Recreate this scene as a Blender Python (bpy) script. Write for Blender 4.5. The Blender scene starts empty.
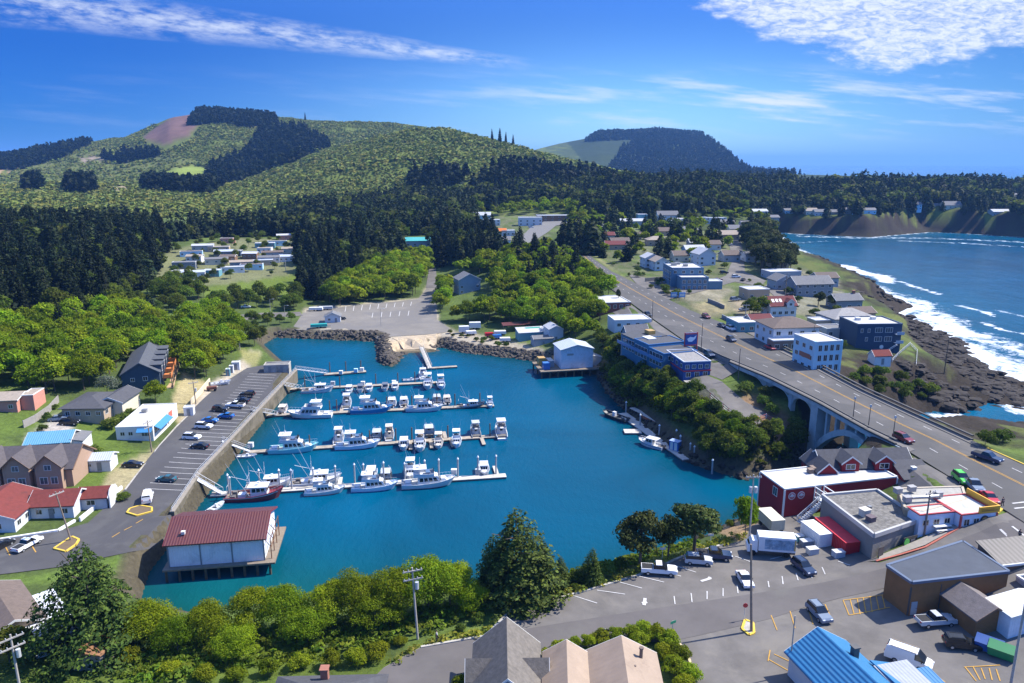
import bpy, math, random
import numpy as np
from mathutils import Vector, Matrix
R = math.radians
rnd = random.Random(7)
scene = bpy.context.scene
col = scene.collection

# ------------------------------------------------------------------ camera
CAM_H, FOC, HORIZON = 75.0, 740.0, 163.0
TH = math.atan((341.5 - HORIZON) / FOC)
cd = bpy.data.cameras.new("camera")
cd.sensor_width = 36.0
cd.lens = FOC / 1024 * 36.0
cd.clip_start = 1.0
cd.clip_end = 60000
cam = bpy.data.objects.new("camera", cd)
cam.location = (0, 0, CAM_H)
cam.rotation_euler = (math.pi / 2 - TH, 0, 0)
col.objects.link(cam)
scene.camera = cam

# ------------------------------------------------------------------ sun and sky
SUN_EL, SUN_AZ = R(50), R(74)          # azimuth clockwise from +Y (the view direction)
sd = bpy.data.lights.new("sun", 'SUN')
sd.energy = 5.0
sd.angle = R(0.53)
sd.color = (1.0, 0.95, 0.86)
sun = bpy.data.objects.new("sun", sd)
sdir = Vector((math.sin(SUN_AZ) * math.cos(SUN_EL), math.cos(SUN_AZ) * math.cos(SUN_EL), math.sin(SUN_EL)))
sun.rotation_euler = (-sdir).to_track_quat('-Z', 'Y').to_euler()
sun.location = sdir * 500
col.objects.link(sun)

scene.view_settings.view_transform = 'Standard'
scene.view_settings.look = 'None'
scene.view_settings.gamma = 1.0
scene.view_settings.use_curve_mapping = False
scene.view_settings.exposure = 0.85
scene.render.engine = 'CYCLES'
scene.cycles.max_bounces = 6
scene.cycles.transparent_max_bounces = 6
scene.cycles.volume_bounces = 0
scene.cycles.use_denoising = True


class N:
    """a small node-tree helper"""
    def __init__(s, tree):
        s.t = tree
        s.n = tree.nodes
        s.l = tree.links
    def new(s, kind, **kw):
        n = s.n.new(kind)
        for k, v in kw.items():
            setattr(n, k, v)
        return n
    def put(s, sock, v):
        if hasattr(v, 'is_linked') or hasattr(v, 'links'):
            s.l.new(v, sock)
        elif v is not None:
            sock.default_value = v
    def m(s, op, a, b=None, c=None, clamp=False):
        n = s.new('ShaderNodeMath', operation=op, use_clamp=clamp)
        s.put(n.inputs[0], a)
        if b is not None: s.put(n.inputs[1], b)
        if c is not None: s.put(n.inputs[2], c)
        return n.outputs[0]
    def ramp(s, x, a, b, lo=0.0, hi=1.0, smooth=True):
        n = s.new('ShaderNodeMapRange', interpolation_type='SMOOTHSTEP' if smooth else 'LINEAR', clamp=True)
        s.put(n.inputs[0], x)
        n.inputs[1].default_value = a; n.inputs[2].default_value = b
        n.inputs[3].default_value = lo; n.inputs[4].default_value = hi
        return n.outputs[0]
    def mix(s, f, a, b, mode='MIX'):
        n = s.new('ShaderNodeMix', data_type='RGBA', blend_type=mode)
        s.put(n.inputs[0], f); s.put(n.inputs[6], a); s.put(n.inputs[7], b)
        return n.outputs[2]
    def noise(s, vec, scale, detail=3.0, rough=0.55, dist=0.0):
        n = s.new('ShaderNodeTexNoise')
        if vec is not None: s.l.new(vec, n.inputs['Vector'])
        n.inputs['Scale'].default_value = scale
        n.inputs['Detail'].default_value = detail
        n.inputs['Roughness'].default_value = rough
        n.inputs['Distortion'].default_value = dist
        return n.outputs[0]
    def vor(s, vec, scale, feature='F1'):
        n = s.new('ShaderNodeTexVoronoi', feature=feature)
        if vec is not None: s.l.new(vec, n.inputs['Vector'])
        n.inputs['Scale'].default_value = scale
        return n
    def comb(s, x, y, z):
        n = s.new('ShaderNodeCombineXYZ')
        s.put(n.inputs[0], x); s.put(n.inputs[1], y); s.put(n.inputs[2], z)
        return n.outputs[0]


world = bpy.data.worlds.new("World")
scene.world = world
world.use_nodes = True
W = N(world.node_tree)
bg = W.n['Background']
sky = W.new('ShaderNodeTexSky', sky_type='NISHITA')
sky.sun_disc = False
sky.sun_elevation = SUN_EL
sky.sun_rotation = SUN_AZ
sky.altitude = 100
sky.air_density = 1.0
sky.dust_density = 0.25
sky.ozone_density = 3.5
tc = W.new('ShaderNodeTexCoord')
sep = W.new('ShaderNodeSeparateXYZ')
W.l.new(tc.outputs['Generated'], sep.inputs[0])
dx, dy, dz = sep.outputs
dyp = W.m('MAXIMUM', dy, 0.05)
U = W.m('DIVIDE', dx, dyp)             # tangent of the bearing
E = W.m('DIVIDE', dz, dyp)             # tangent of the elevation
zz = W.m('MAXIMUM', dz, 0.02)
PX = W.m('DIVIDE', dx, zz); PY = W.m('DIVIDE', dy, zz)     # a flat cloud layer overhead
pv = W.comb(PX, PY, 0.0)
wob = W.m('SUBTRACT', W.noise(pv, 0.7, 4), 0.5)
# the long thin streak at the left
eline = W.m('SUBTRACT', 0.124, W.m('MULTIPLY', U, 0.118))
eoff = W.m('ADD', W.m('SUBTRACT', E, eline), W.m('MULTIPLY', wob, 0.010))
wid = W.m('ADD', 0.009, W.m('MULTIPLY', W.m('MAXIMUM', W.m('MULTIPLY', U, -1.0), 0.0), 0.040))
streak = W.m('SUBTRACT', 1.0, W.m('DIVIDE', W.m('ABSOLUTE', eoff), wid), clamp=True)
streak = W.m('MULTIPLY', streak, W.ramp(U, 0.04, -0.06))
n1 = W.noise(W.comb(W.m('MULTIPLY', U, 16.0), W.m('MULTIPLY', eoff, 60.0), 0.3), 1.6, 6, 0.62)
cl1 = W.m('MULTIPLY', W.m('MULTIPLY', W.m('POWER', streak, 0.8), W.ramp(n1, 0.32, 0.70)), 0.72)
# the big ragged patch at the upper right
lower = W.m('ADD', 0.108, W.m('MULTIPLY', W.m('POWER', W.m('ABSOLUTE', W.m('SUBTRACT', U, 0.50)), 1.5), 0.62))
up = W.m('SUBTRACT', E, lower)
np2 = W.comb(W.m('MULTIPLY', U, 20.0), W.m('MULTIPLY', E, 58.0), 1.7)
n2 = W.noise(np2, 0.85, 7, 0.63)
body = W.m('ADD', W.m('MULTIPLY', up, 9.0), W.m('SUBTRACT', n2, 0.5))
cl2 = W.m('MULTIPLY', W.ramp(body, -0.02, 0.26), W.ramp(W.noise(np2, 3.2, 6, 0.65, 0.6), 0.30, 0.66, 0.30, 1.0))
# faint wisps low in the sky
np3 = W.comb(W.m('MULTIPLY', U, 5.0), W.m('ADD', W.m('MULTIPLY', E, 46.0), W.m('MULTIPLY', U, 3.5)), 4.1)
n3 = W.noise(np3, 1.15, 6, 0.6)
low = W.m('MULTIPLY', W.ramp(E, 0.02, 0.06), W.ramp(E, 0.13, 0.085))
cl3 = W.m('MULTIPLY', W.m('MULTIPLY', W.ramp(n3, 0.46, 0.76), low), W.ramp(U, -0.25, 0.30, 0.10, 0.95))
cl = W.m('MINIMUM', W.m('ADD', W.m('MAXIMUM', cl1, cl2), cl3), 1.0)
cl = W.m('MULTIPLY', cl, W.ramp(dy, 0.05, 0.15))
veil = W.m('MULTIPLY', W.m('POWER', 2.718, W.m('MULTIPLY', W.m('POWER', W.m('DIVIDE', W.m('SUBTRACT', U, 0.14), 0.40), 2.0), -1.0)), W.ramp(E, 0.26, 0.02))
tint = W.mix(veil, W.mix(W.ramp(dz, 0.12, 0.45), W.mix(W.ramp(U, 0.15, 0.62), (0.022, 0.152, 0.49, 1), (0.078, 0.20, 0.41, 1)), (0.60, 0.98, 1.62, 1)), (0.36, 0.57, 0.82, 1))
deep = W.mix(1.0, sky.outputs[0], tint, 'MULTIPLY')
skyc = W.mix(cl, deep, (4.1, 4.4, 4.9, 1))
W.l.new(skyc, bg.inputs[0])
bg.inputs[1].default_value = 0.124

# ------------------------------------------------------------------ measuring helpers
CTH, STH = math.cos(TH), math.sin(TH)
def ray(px, py):
    u = (px - 512) / FOC; v = (py - 341.5) / FOC
    return np.array([u, CTH - v * STH, -STH - v * CTH])
def P(px, py, z=0.0):
    d = ray(px, py)
    t = (CAM_H - z) / -d[2]
    return np.array([t * d[0], t * d[1], z])
def project(x, y, z):
    X = np.asarray(x, float); Y = np.asarray(y, float); Z = np.asarray(z, float) - CAM_H
    zc = Y * CTH - Z * STH
    yc = -Y * STH - Z * CTH
    return 512 + FOC * X / zc, 341.5 + FOC * yc / zc
def z_at(py, Y):
    return CAM_H - Y * np.tan(TH + np.arctan((np.asarray(py, float) - 341.5) / FOC))
def sst(x, a, b):
    t = np.clip((x - a) / (b - a), 0, 1)
    return t * t * (3 - 2 * t)
_nr = np.random.RandomState(3)
_nd = [(_nr.uniform(0, 2 * math.pi), _nr.uniform(0, 2 * math.pi), _nr.uniform(0.7, 1.4)) for _ in range(48)]
def fnoise(X, Y, scale, octaves=3, seed=0):
    out = np.zeros_like(X, dtype=float); amp = 1.0; k = seed * 7
    for o in range(octaves):
        s = np.zeros_like(out)
        for j in range(7):
            a, ph, f = _nd[(k + j) % 48]
            s += np.sin((X * math.cos(a) + Y * math.sin(a)) * f * 2 * math.pi / scale + ph + 0.9 * np.sin((X * math.sin(a + 1) - Y * math.cos(a + 1)) * 3.1 / scale + ph * 2))
        out += amp * s / 3.2
        amp *= 0.5; scale *= 0.47; k += 7
    return out
def inpoly(px, py, poly):
    px = np.asarray(px, float); py = np.asarray(py, float)
    inside = np.zeros(px.shape, bool)
    n = len(poly)
    for i in range(n):
        x0, y0 = poly[i]; x1, y1 = poly[(i + 1) % n]
        if y0 == y1: continue
        c = ((y0 > py) != (y1 > py)) & (px < (x1 - x0) * (py - y0) / (y1 - y0) + x0)
        inside ^= c
    return inside

# ------------------------------------------------------------------ water outline: harbour, channel and ocean in one loop
# (photo column, photo row, bank width, kind)
SHORE = [
 (296, 379, 1.5), (262, 345, 3), (275, 337, 3), (377, 341, 3), (379, 362, 2.5), (392, 367, 2.5), (401, 358, 3), (404, 354, 26), (437, 353, 26),
 (436, 346, 4), (462, 352, 4), (522, 359, 4), (552, 364, 5), (596, 374, 12), (606, 392, 15), (628, 414, 16), (660, 441, 17), (692, 464, 16),
 (742, 479, 14), (775, 474, 12), (812, 458, 10), (870, 430, 12), (930, 411, 16), (955, 414, 18), (990, 404, 26), (1040, 410, 26), (1046, 393, 26), (1024, 385, 30),
 (993, 371, 30), (968, 356, 28), (963, 343, 26), (928, 326, 24), (893, 315, 20), (913, 307, 20), (888, 297, 22), (835, 280, 22),
 (806, 262, 22), (790, 247, 20), (771, 237, 18), (776, 232, 14), (800, 234, 14), (870, 237, 14), (930, 232, 20), (960, 233, 16), (1024, 237, 16), (1100, 243, 20)]
SH_W = [(1500, 820, 30), (1700, 1200, 40), (1000, 1500, 60), (850, 2500, 60), (1000, 4300, 60), (2200, 9000, 60), (5000, 40000, 60), (40000, 39000, 60), (40000, 180, 60), (400, 165, 30)]
SHORE2 = [(1080, 432, 14), (1024, 427, 12), (993, 426, 12), (978, 438, 10), (900, 457, 10), (830, 483, 10), (775, 504, 10), (735, 523, 12), (680, 549, 13),
 (620, 569, 13), (560, 583, 13), (470, 588, 13), (380, 590, 12), (290, 603, 10), (200, 616, 8), (140, 602, 5), (150, 570, 3), (172, 542, 1.5), (215, 483, 1.5)]
wp = [(*P(a, b, 0)[:2], c) for a, b, c in SHORE] + [tuple(map(float, t)) for t in SH_W] + [(*P(a, b, 0)[:2], c) for a, b, c in SHORE2]
WP = np.array(wp)
def shore_dist(X, Y):
    """signed distance to the water's edge (positive on land) and the bank width there"""
    X = np.asarray(X, float); Y = np.asarray(Y, float)
    best = np.full(X.shape, 1e12); bw = np.full(X.shape, 10.0)
    n = len(WP)
    for i in range(n):
        x0, y0, w0 = WP[i]; x1, y1, w1 = WP[(i + 1) % n]
        ex, ey = x1 - x0, y1 - y0
        t = np.clip(((X - x0) * ex + (Y - y0) * ey) / (ex * ex + ey * ey + 1e-9), 0, 1)
        d2 = (X - x0 - t * ex) ** 2 + (Y - y0 - t * ey) ** 2
        m = d2 < best
        best = np.where(m, d2, best); bw = np.where(m, w0 + t * (w1 - w0), bw)
    d = np.sqrt(best)
    ins = inpoly(X, Y, [(a, b) for a, b, _ in WP])
    return np.where(ins, -d, d), bw

# ------------------------------------------------------------------ land heights
CP = [ # photo column, photo row, height
 (285,371,4),(270,372,4),(230,400,4),(200,440,4),(165,470,4),(185,495,4),(150,520,4),(100,550,4),(60,555,4),(0,560,4.2),(-80,570,5),(120,495,4),(165,440,4.1),(220,386,4.1),(248,369,4.2),
 (140,425,4.6),(105,470,4.6),(60,440,6.5),(0,470,5.5),(0,430,8.5),(100,405,7.5),(60,405,9),(180,375,6.5),(0,395,11),(60,500,4.5),(0,515,4.5),(150,385,8),(-80,470,7),(-80,400,13),
 (60,600,5.5),(20,640,7),(90,660,7.5),(150,640,6.5),(200,660,7.5),(300,650,7.5),(0,683,8),(120,720,9),(300,720,9),(-100,640,7),
 (300,320,3.5),(370,312,3.5),(430,312,3.6),(432,290,4.6),(436,270,7),(340,327,3.4),(250,318,4.5),(210,318,6),(400,335,3.3),(450,332,3.5),(500,340,3.3),(540,352,3.2),
 (180,268,15),(240,258,17),(288,262,15),(230,285,10),(280,285,9),(190,300,10),(200,335,6),(100,350,10),(50,330,14),(0,350,14),(100,300,15),(0,300,20),(-100,330,22),(60,270,20),
 (330,285,6),(330,250,16),(400,285,6),(400,250,17),(470,292,8),(470,320,5),(520,310,7),(560,300,12),(540,330,5),(510,270,15),(490,245,20),(450,240,22),
 (1010,510,15.6),(905,452,15.6),(1000,470,15.6),(820,400,15),(740,360,15.6),(700,345,15.7),(650,312,16),(620,290,16.4),(600,272,17.2),(580,258,18),(545,235,23),
 (720,318,15.8),(770,345,15.8),(800,360,15.3),(845,370,14),(690,300,16.5),(660,280,17),(700,270,18),(740,290,17),(760,268,18),(800,300,16),(840,320,14),(880,340,12.5),(900,355,11.5),(830,345,14.5),(780,270,16),(790,285,16),(850,305,13),
 (650,240,24),(700,240,22),(740,235,20),(600,230,25),(760,250,16),(750,225,22),
 (600,320,12),(630,345,13),(665,372,13.5),(640,370,10),(690,390,12),(720,412,10.3),(755,432,9.3),(780,425,9),(800,430,7),(735,385,12.5),
 (930,395,9),(980,380,5.5),(950,360,7),(900,380,11),(960,400,5),
 (990,445,14.5),(1024,450,15),(1060,460,15.6),(1024,480,15.6),
 (400,660,8.8),(480,635,8.8),(540,620,9),(600,600,9),(660,575,9),(720,552,9),(760,545,9),(600,640,9),(700,610,9),(760,600,9),(720,660,9),(800,570,9.2),(800,640,9),(860,600,9.6),(900,640,9.4),(960,650,9.6),(1010,670,10),
 (870,575,10.2),(910,558,11.6),(950,545,13.2),(985,530,14.7),(1010,530,15.2),(1024,560,14.8),(960,590,11.5),(1024,610,12),(1100,620,13),
 (790,510,9),(850,515,9.6),(900,505,12),(940,520,13.6),(960,500,15.3),(820,540,9.2),(600,700,9.2),(800,720,9.3),(1000,720,10.5),(450,720,9)]
cpw = np.array([P(a, b, c) for a, b, c in CP])
extra = np.array([(-300,150,10),(-300,300,20),(-260,430,26),(-120,470,20),(-400,500,30),(-200,560,26),(0,480,22),(0,580,28),(150,560,26),(-100,600,30),(-500,300,35),
                  (120,60,12),(200,100,14),(-150,50,9),(0,30,9),(60,40,9.5),(260,600,24),(180,480,19)], float)
CPW = np.vstack([cpw, extra])
def _tps(r2): return np.where(r2 > 1e-9, 0.5 * r2 * np.log(r2 + 1e-12), 0.0)
SC = 100.0
cx_, cy_ = CPW[:, 0] / SC, CPW[:, 1] / SC
_n = len(CPW)
K = _tps((cx_[:, None] - cx_[None]) ** 2 + (cy_[:, None] - cy_[None]) ** 2) + np.eye(_n) * 0.004
PM = np.stack([np.ones(_n), cx_, cy_], 1)
A_ = np.block([[K, PM], [PM.T, np.zeros((3, 3))]])
SOL = np.linalg.solve(A_, np.concatenate([CPW[:, 2], np.zeros(3)]))
def rbf(X, Y):
    X = np.asarray(X, float) / SC; Y = np.asarray(Y, float) / SC
    out = np.full(X.shape, SOL[_n]) + SOL[_n + 1] * X + SOL[_n + 2] * Y
    for i in range(_n):
        out += SOL[i] * _tps((X - cx_[i]) ** 2 + (Y - cy_[i]) ** 2)
    return out
RIDGES = [ # crest depth, front width, back width, crest outline (photo column, row)
 (2000, 820, 900, [(-400,172),(-150,164),(0,160),(60,150),(130,137),(172,120),(190,117),(215,115),(250,117),(290,120),(330,123),(400,127),(450,133),(520,156),(600,190)]),
 (1330, 560, 700, [(-300,205),(0,198),(150,192),(240,180),(290,164),(340,148),(395,134),(440,130),(480,137),(520,148),(560,160),(600,169),(650,178),(720,186),(900,200)]),
 (3700, 1500, 1200, [(380,172),(480,158),(530,151),(556,145),(600,136),(655,134),(720,137),(770,147),(810,160),(845,172),(900,190)]),
 (6000, 1500, 1500, [(-300,170),(0,157),(40,162),(300,175),(500,154),(560,148),(610,150),(660,175),(700,190)]),
]
def hills(X, Y):
    X = np.asarray(X, float); Y = np.maximum(np.asarray(Y, float), 1.0)
    r = Y
    base = 14 + 22 * sst(r, 380, 1000) + 6 * np.sin(X / 130.0) * sst(r, 500, 900)
    col_ = 512 + FOC * X / (Y * CTH + 0.0 * X)
    right = sst(col_, 690, 800)
    headland = 21 + 19 * sst(r, 800, 1040) + 3 * np.sin(X / 60.0)
    base = base * (1 - right) + headland * right
    z = base
    for Yc, wf, wb, prof in RIDGES:
        pa = np.array(prof, float)
        cz = z_at(np.interp(col_, pa[:, 0], pa[:, 1]), Yc)
        s = (r - Yc) / np.where(r < Yc, wf, wb)
        sh = (np.cos(np.pi * np.clip(s, -1, 1)) + 1) / 2
        hz = base + (cz - base) * sh
        z = np.where(cz > base, np.maximum(z, hz), z)
    amp = sst(r, 700, 1100) * (1 - right)
    return z + fnoise(X, Y, 330, 3, 1) * 4.5 * amp
def land(X, Y):
    X = np.asarray(X, float); Y = np.asarray(Y, float)
    f = sst(Y, 430, 620)
    near = np.clip(rbf(X, Y), 2.0, 60)
    z = near * (1 - f) + hills(X, Y) * f
    return z
def height(X, Y):
    X = np.asarray(X, float); Y = np.asarray(Y, float)
    shp = X.shape
    X = X.ravel(); Y = Y.ravel()
    z = land(X, Y)
    d, w = shore_dist(X, Y)
    rock = fnoise(X, Y, 16, 4, 2)
    coast = sst(X, 75, 100) * sst(-d, -60, -2)
    # a rocky shelf by the open sea: low, rough, then up to the terrace
    t = np.clip(d / w, 0, 1)
    prof = np.where(w > 17, 0.55 * t ** 0.8 + 0.45 * sst(t, 0.55, 1.0), np.where(w > 24.5, t, t ** 0.75))
    zz_ = np.where(d >= 0, z * prof, np.maximum(-4, -0.25 + 0.35 * d))
    zz_ = zz_ + np.where(d > 0, rock * 1.0 * coast * (1 - t * 0.7), 0) * (Y < 700)
    cliff = (Y > 600) & (d > 0) & (d < 40)
    zz_ = zz_ + np.where(cliff, fnoise(X, Y, 40, 3, 4) * 2.2 * (d / 40), 0)
    return zz_.reshape(shp)
def hz(x, y): return float(height(np.array([x]), np.array([y]))[0])
def G(px, py, it=26):
    """where the ray through a point of the photo meets the land"""
    d = ray(px, py)
    ts = np.geomspace(40, 7000, 420)
    X = ts * d[0]; Y = ts * d[1]; Z = CAM_H + ts * d[2]
    hh = np.maximum(height(X, Y), 0)
    b = np.nonzero(Z < hh)[0]
    if len(b) == 0:
        t = ts[-1]
    else:
        i = b[0]
        lo, hi = ts[max(i - 1, 0)], ts[i]
        t = np.linspace(lo, hi, 40)
        Z2 = CAM_H + t * d[2]; h2 = np.maximum(height(t * d[0], t * d[1]), 0)
        j = np.nonzero(Z2 <= h2)[0]
        t = t[j[0]] if len(j) else hi
    return np.array([t * d[0], t * d[1], CAM_H + t * d[2]])

# highway edges: left edge and right edge seen in the photo, height of the road
HW_L = [(566,246),(578,259),(588,272),(617,293),(652,318),(685,341),(722,359),(768,378),(820,404),(868,431),(905,449),(960,483),(1005,510),(1060,545)]
HW_R = [(582,247),(594,259),(611,271),(645,288),(690,310),(728,325),(785,351),(817,367),(862,391),(912,414),(952,432),(1003,455),(1046,474),(1110,502)]
HW_Z = [20,18.4,17.4,16.6,16.1,16,16,16,16,16,16,16,16,16]
HWL = [P(a, b, z) for (a, b), z in zip(HW_L, HW_Z)]
HWR = [P(a, b, z) for (a, b), z in zip(HW_R, HW_Z)]
BR0, BR1 = 6, 10     # the bridge runs from station 6 to station 10
_mid = [((l + r) / 2, np.hypot(*(l - r)[:2]) / 2) for l, r in zip(HWL, HWR)]
_seg1 = [(m[0], m[1], m[2], h) for m, h in _mid[:BR0 + 1]]
_seg2 = [(m[0], m[1], m[2], h) for m, h in _mid[BR1:]]
HWY_A, HWY_B = _seg1, _seg2
_height0 = height
def height(X, Y):
    X = np.asarray(X, float); Y = np.asarray(Y, float)
    shp = X.shape
    X = X.ravel(); Y = Y.ravel()
    z = _height0(X, Y).ravel()
    for seg in (HWY_A, HWY_B):
        for (x0, y0, z0, h0), (x1, y1, z1, h1) in zip(seg[:-1], seg[1:]):
            ex, ey = x1 - x0, y1 - y0
            tt = ((X - x0) * ex + (Y - y0) * ey) / (ex * ex + ey * ey)
            tcl = np.clip(tt, 0, 1)
            dd = np.hypot(X - x0 - tcl * ex, Y - y0 - tcl * ey) - (h0 + tcl * (h1 - h0))
            zr = z0 + tcl * (z1 - z0) - 0.25
            k = 1 - sst(dd, 0.3, 6)
            z = z * (1 - k) + zr * k
    return z.reshape(shp)

# ================================================================== meshes and materials
def smooth_faces(me):
    me.polygons.foreach_set('use_smooth', np.ones(len(me.polygons), bool))
def np_mesh(name, verts, faces, cols=None, smooth=False, extra=None):
    """verts (n,3), faces (m,k) with one k"""
    verts = np.asarray(verts, np.float32); faces = np.asarray(faces, np.int32)
    me = bpy.data.meshes.new(name)
    me.vertices.add(len(verts)); me.vertices.foreach_set('co', verts.ravel())
    m, k = faces.shape
    me.loops.add(m * k); me.loops.foreach_set('vertex_index', faces.ravel())
    me.polygons.add(m)
    me.polygons.foreach_set('loop_start', np.arange(0, m * k, k, dtype=np.int32))
    me.polygons.foreach_set('loop_total', np.full(m, k, np.int32))
    if smooth: me.polygons.foreach_set('use_smooth', np.ones(m, bool))
    if cols is not None:
        a = me.color_attributes.new('Col', 'FLOAT_COLOR', 'POINT')
        c = np.ones((len(verts), 4), np.float32); c[:, :3] = cols
        a.data.foreach_set('color', c.ravel())
    for nm, arr in (extra or {}).items():
        a = me.attributes.new(nm, 'FLOAT', 'POINT')
        a.data.foreach_set('value', np.asarray(arr, np.float32))
    me.update(calc_edges=True)
    return me
def link(name, me, mat=None, parent=None, loc=None):
    o = bpy.data.objects.new(name, me)
    col.objects.link(o)
    if mat is not None and me is not None:
        if len(me.materials) == 0: me.materials.append(mat)
    if parent is not None: o.parent = parent
    if loc is not None: o.location = loc
    return o
def tag(o, label=None, cat=None, group=None, kind=None):
    if label: o['label'] = label
    if cat: o['category'] = cat
    if group: o['group'] = group
    if kind: o['kind'] = kind
    return o
def struct(o): o['kind'] = 'structure'; return o
def empty(name, loc, rz=0.0, label=None, cat=None, group=None):
    o = bpy.data.objects.new(name, None)
    o.empty_display_size = 0.5
    o.location = loc; o.rotation_euler = (0, 0, rz)
    col.objects.link(o)
    return tag(o, label, cat, group)
def children(o): return KIDS.get(o.name, [])
KIDS = {}
def copy_tree(o, parent=None):
    """a copy of a thing with copies of its parts and sub-parts"""
    c = o.copy(); col.objects.link(c)
    if parent is not None: c.parent = parent
    for ch in list(o.children): copy_tree(ch, c)
    return c

MATS = {}
def mat(name, color, rough=0.8, metal=0.0, spec=0.3, var=0.12, scale=1.2, bump=0.0, bscale=8.0, dirt=None, dirtscale=0.4, dirtlo=0.5, dirthi=0.75, objvar=0.0, stripes=None, coords='Object'):
    """a painted / built surface with patchy colour variation, optional dirt and optional ribs"""
    if name in MATS: return MATS[name]
    m = bpy.data.materials.new(name); m.use_nodes = True
    t = N(m.node_tree); b = t.n['Principled BSDF']
    tc = t.new('ShaderNodeTexCoord'); v = tc.outputs[coords]
    c = (*color, 1)
    n1 = t.noise(v, scale, 5, 0.65)
    k = t.ramp(n1, 0.25, 0.75, 1 - var, 1 + var, False)
    cc = t.mix(1.0, c, t.comb(k, k, k), 'MULTIPLY')
    if objvar:
        oi = t.new('ShaderNodeObjectInfo')
        k2 = t.ramp(oi.outputs['Random'], 0, 1, 1 - objvar, 1 + objvar, False)
        cc = t.mix(1.0, cc, t.comb(k2, k2, k2), 'MULTIPLY')
    if dirt is not None:
        n2 = t.noise(v, dirtscale, 6, 0.7, 0.6)
        cc = t.mix(t.ramp(n2, dirtlo, dirthi), cc, (*dirt, 1))
    t.l.new(cc, b.inputs['Base Color'])
    b.inputs['Roughness'].default_value = rough
    b.inputs['Metallic'].default_value = metal
    b.inputs['Specular IOR Level'].default_value = spec
    hgt = None
    if stripes:
        axis, freq, depth = stripes
        sp = t.new('ShaderNodeSeparateXYZ'); t.l.new(v, sp.inputs[0])
        hgt = t.m('SINE', t.m('MULTIPLY', sp.outputs[axis], freq * 2 * math.pi))
        bp = t.new('ShaderNodeBump'); bp.inputs['Strength'].default_value = depth; bp.inputs['Distance'].default_value = 0.05
        t.l.new(hgt, bp.inputs['Height']); t.l.new(bp.outputs[0], b.inputs['Normal'])
    elif bump:
        bp = t.new('ShaderNodeBump'); bp.inputs['Strength'].default_value = bump; bp.inputs['Distance'].default_value = 0.1
        t.l.new(t.noise(v, bscale, 4, 0.6), bp.inputs['Height']); t.l.new(bp.outputs[0], b.inputs['Normal'])
    MATS[name] = m
    return m
def roof_mat(name, color, var=0.2, rough=0.9):
    return mat(name, color, rough, var=var, scale=1.6, bump=0.4, bscale=5, dirt=tuple(x * 0.6 + 0.01 for x in color), dirtscale=0.35, dirtlo=0.52, dirthi=0.8)
def metal_roof(name, color, axis=0, freq=2.0):
    return mat(name, color, 0.45, 0.0, 0.5, var=0.08, stripes=(axis, freq, 0.5), dirt=tuple(x * 0.75 + 0.02 for x in color), dirtscale=0.25, dirtlo=0.5, dirthi=0.85)
def wall_mat(name, color, var=0.07):
    return mat(name, color, 0.8, var=var, scale=0.8, stripes=(2, 4.0, 0.25), dirt=tuple(x * 0.72 + 0.01 for x in color), dirtscale=0.5, dirtlo=0.55, dirthi=0.9)
def paint(name, color, rough=0.35, var=0.05):
    return mat(name, color, rough, 0.0, 0.5, var=var, scale=0.9)
def glass(name='window_glass', color=(0.02, 0.028, 0.035)):
    return mat(name, color, 0.06, 0.0, 0.8, var=0.25, scale=0.7)

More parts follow.
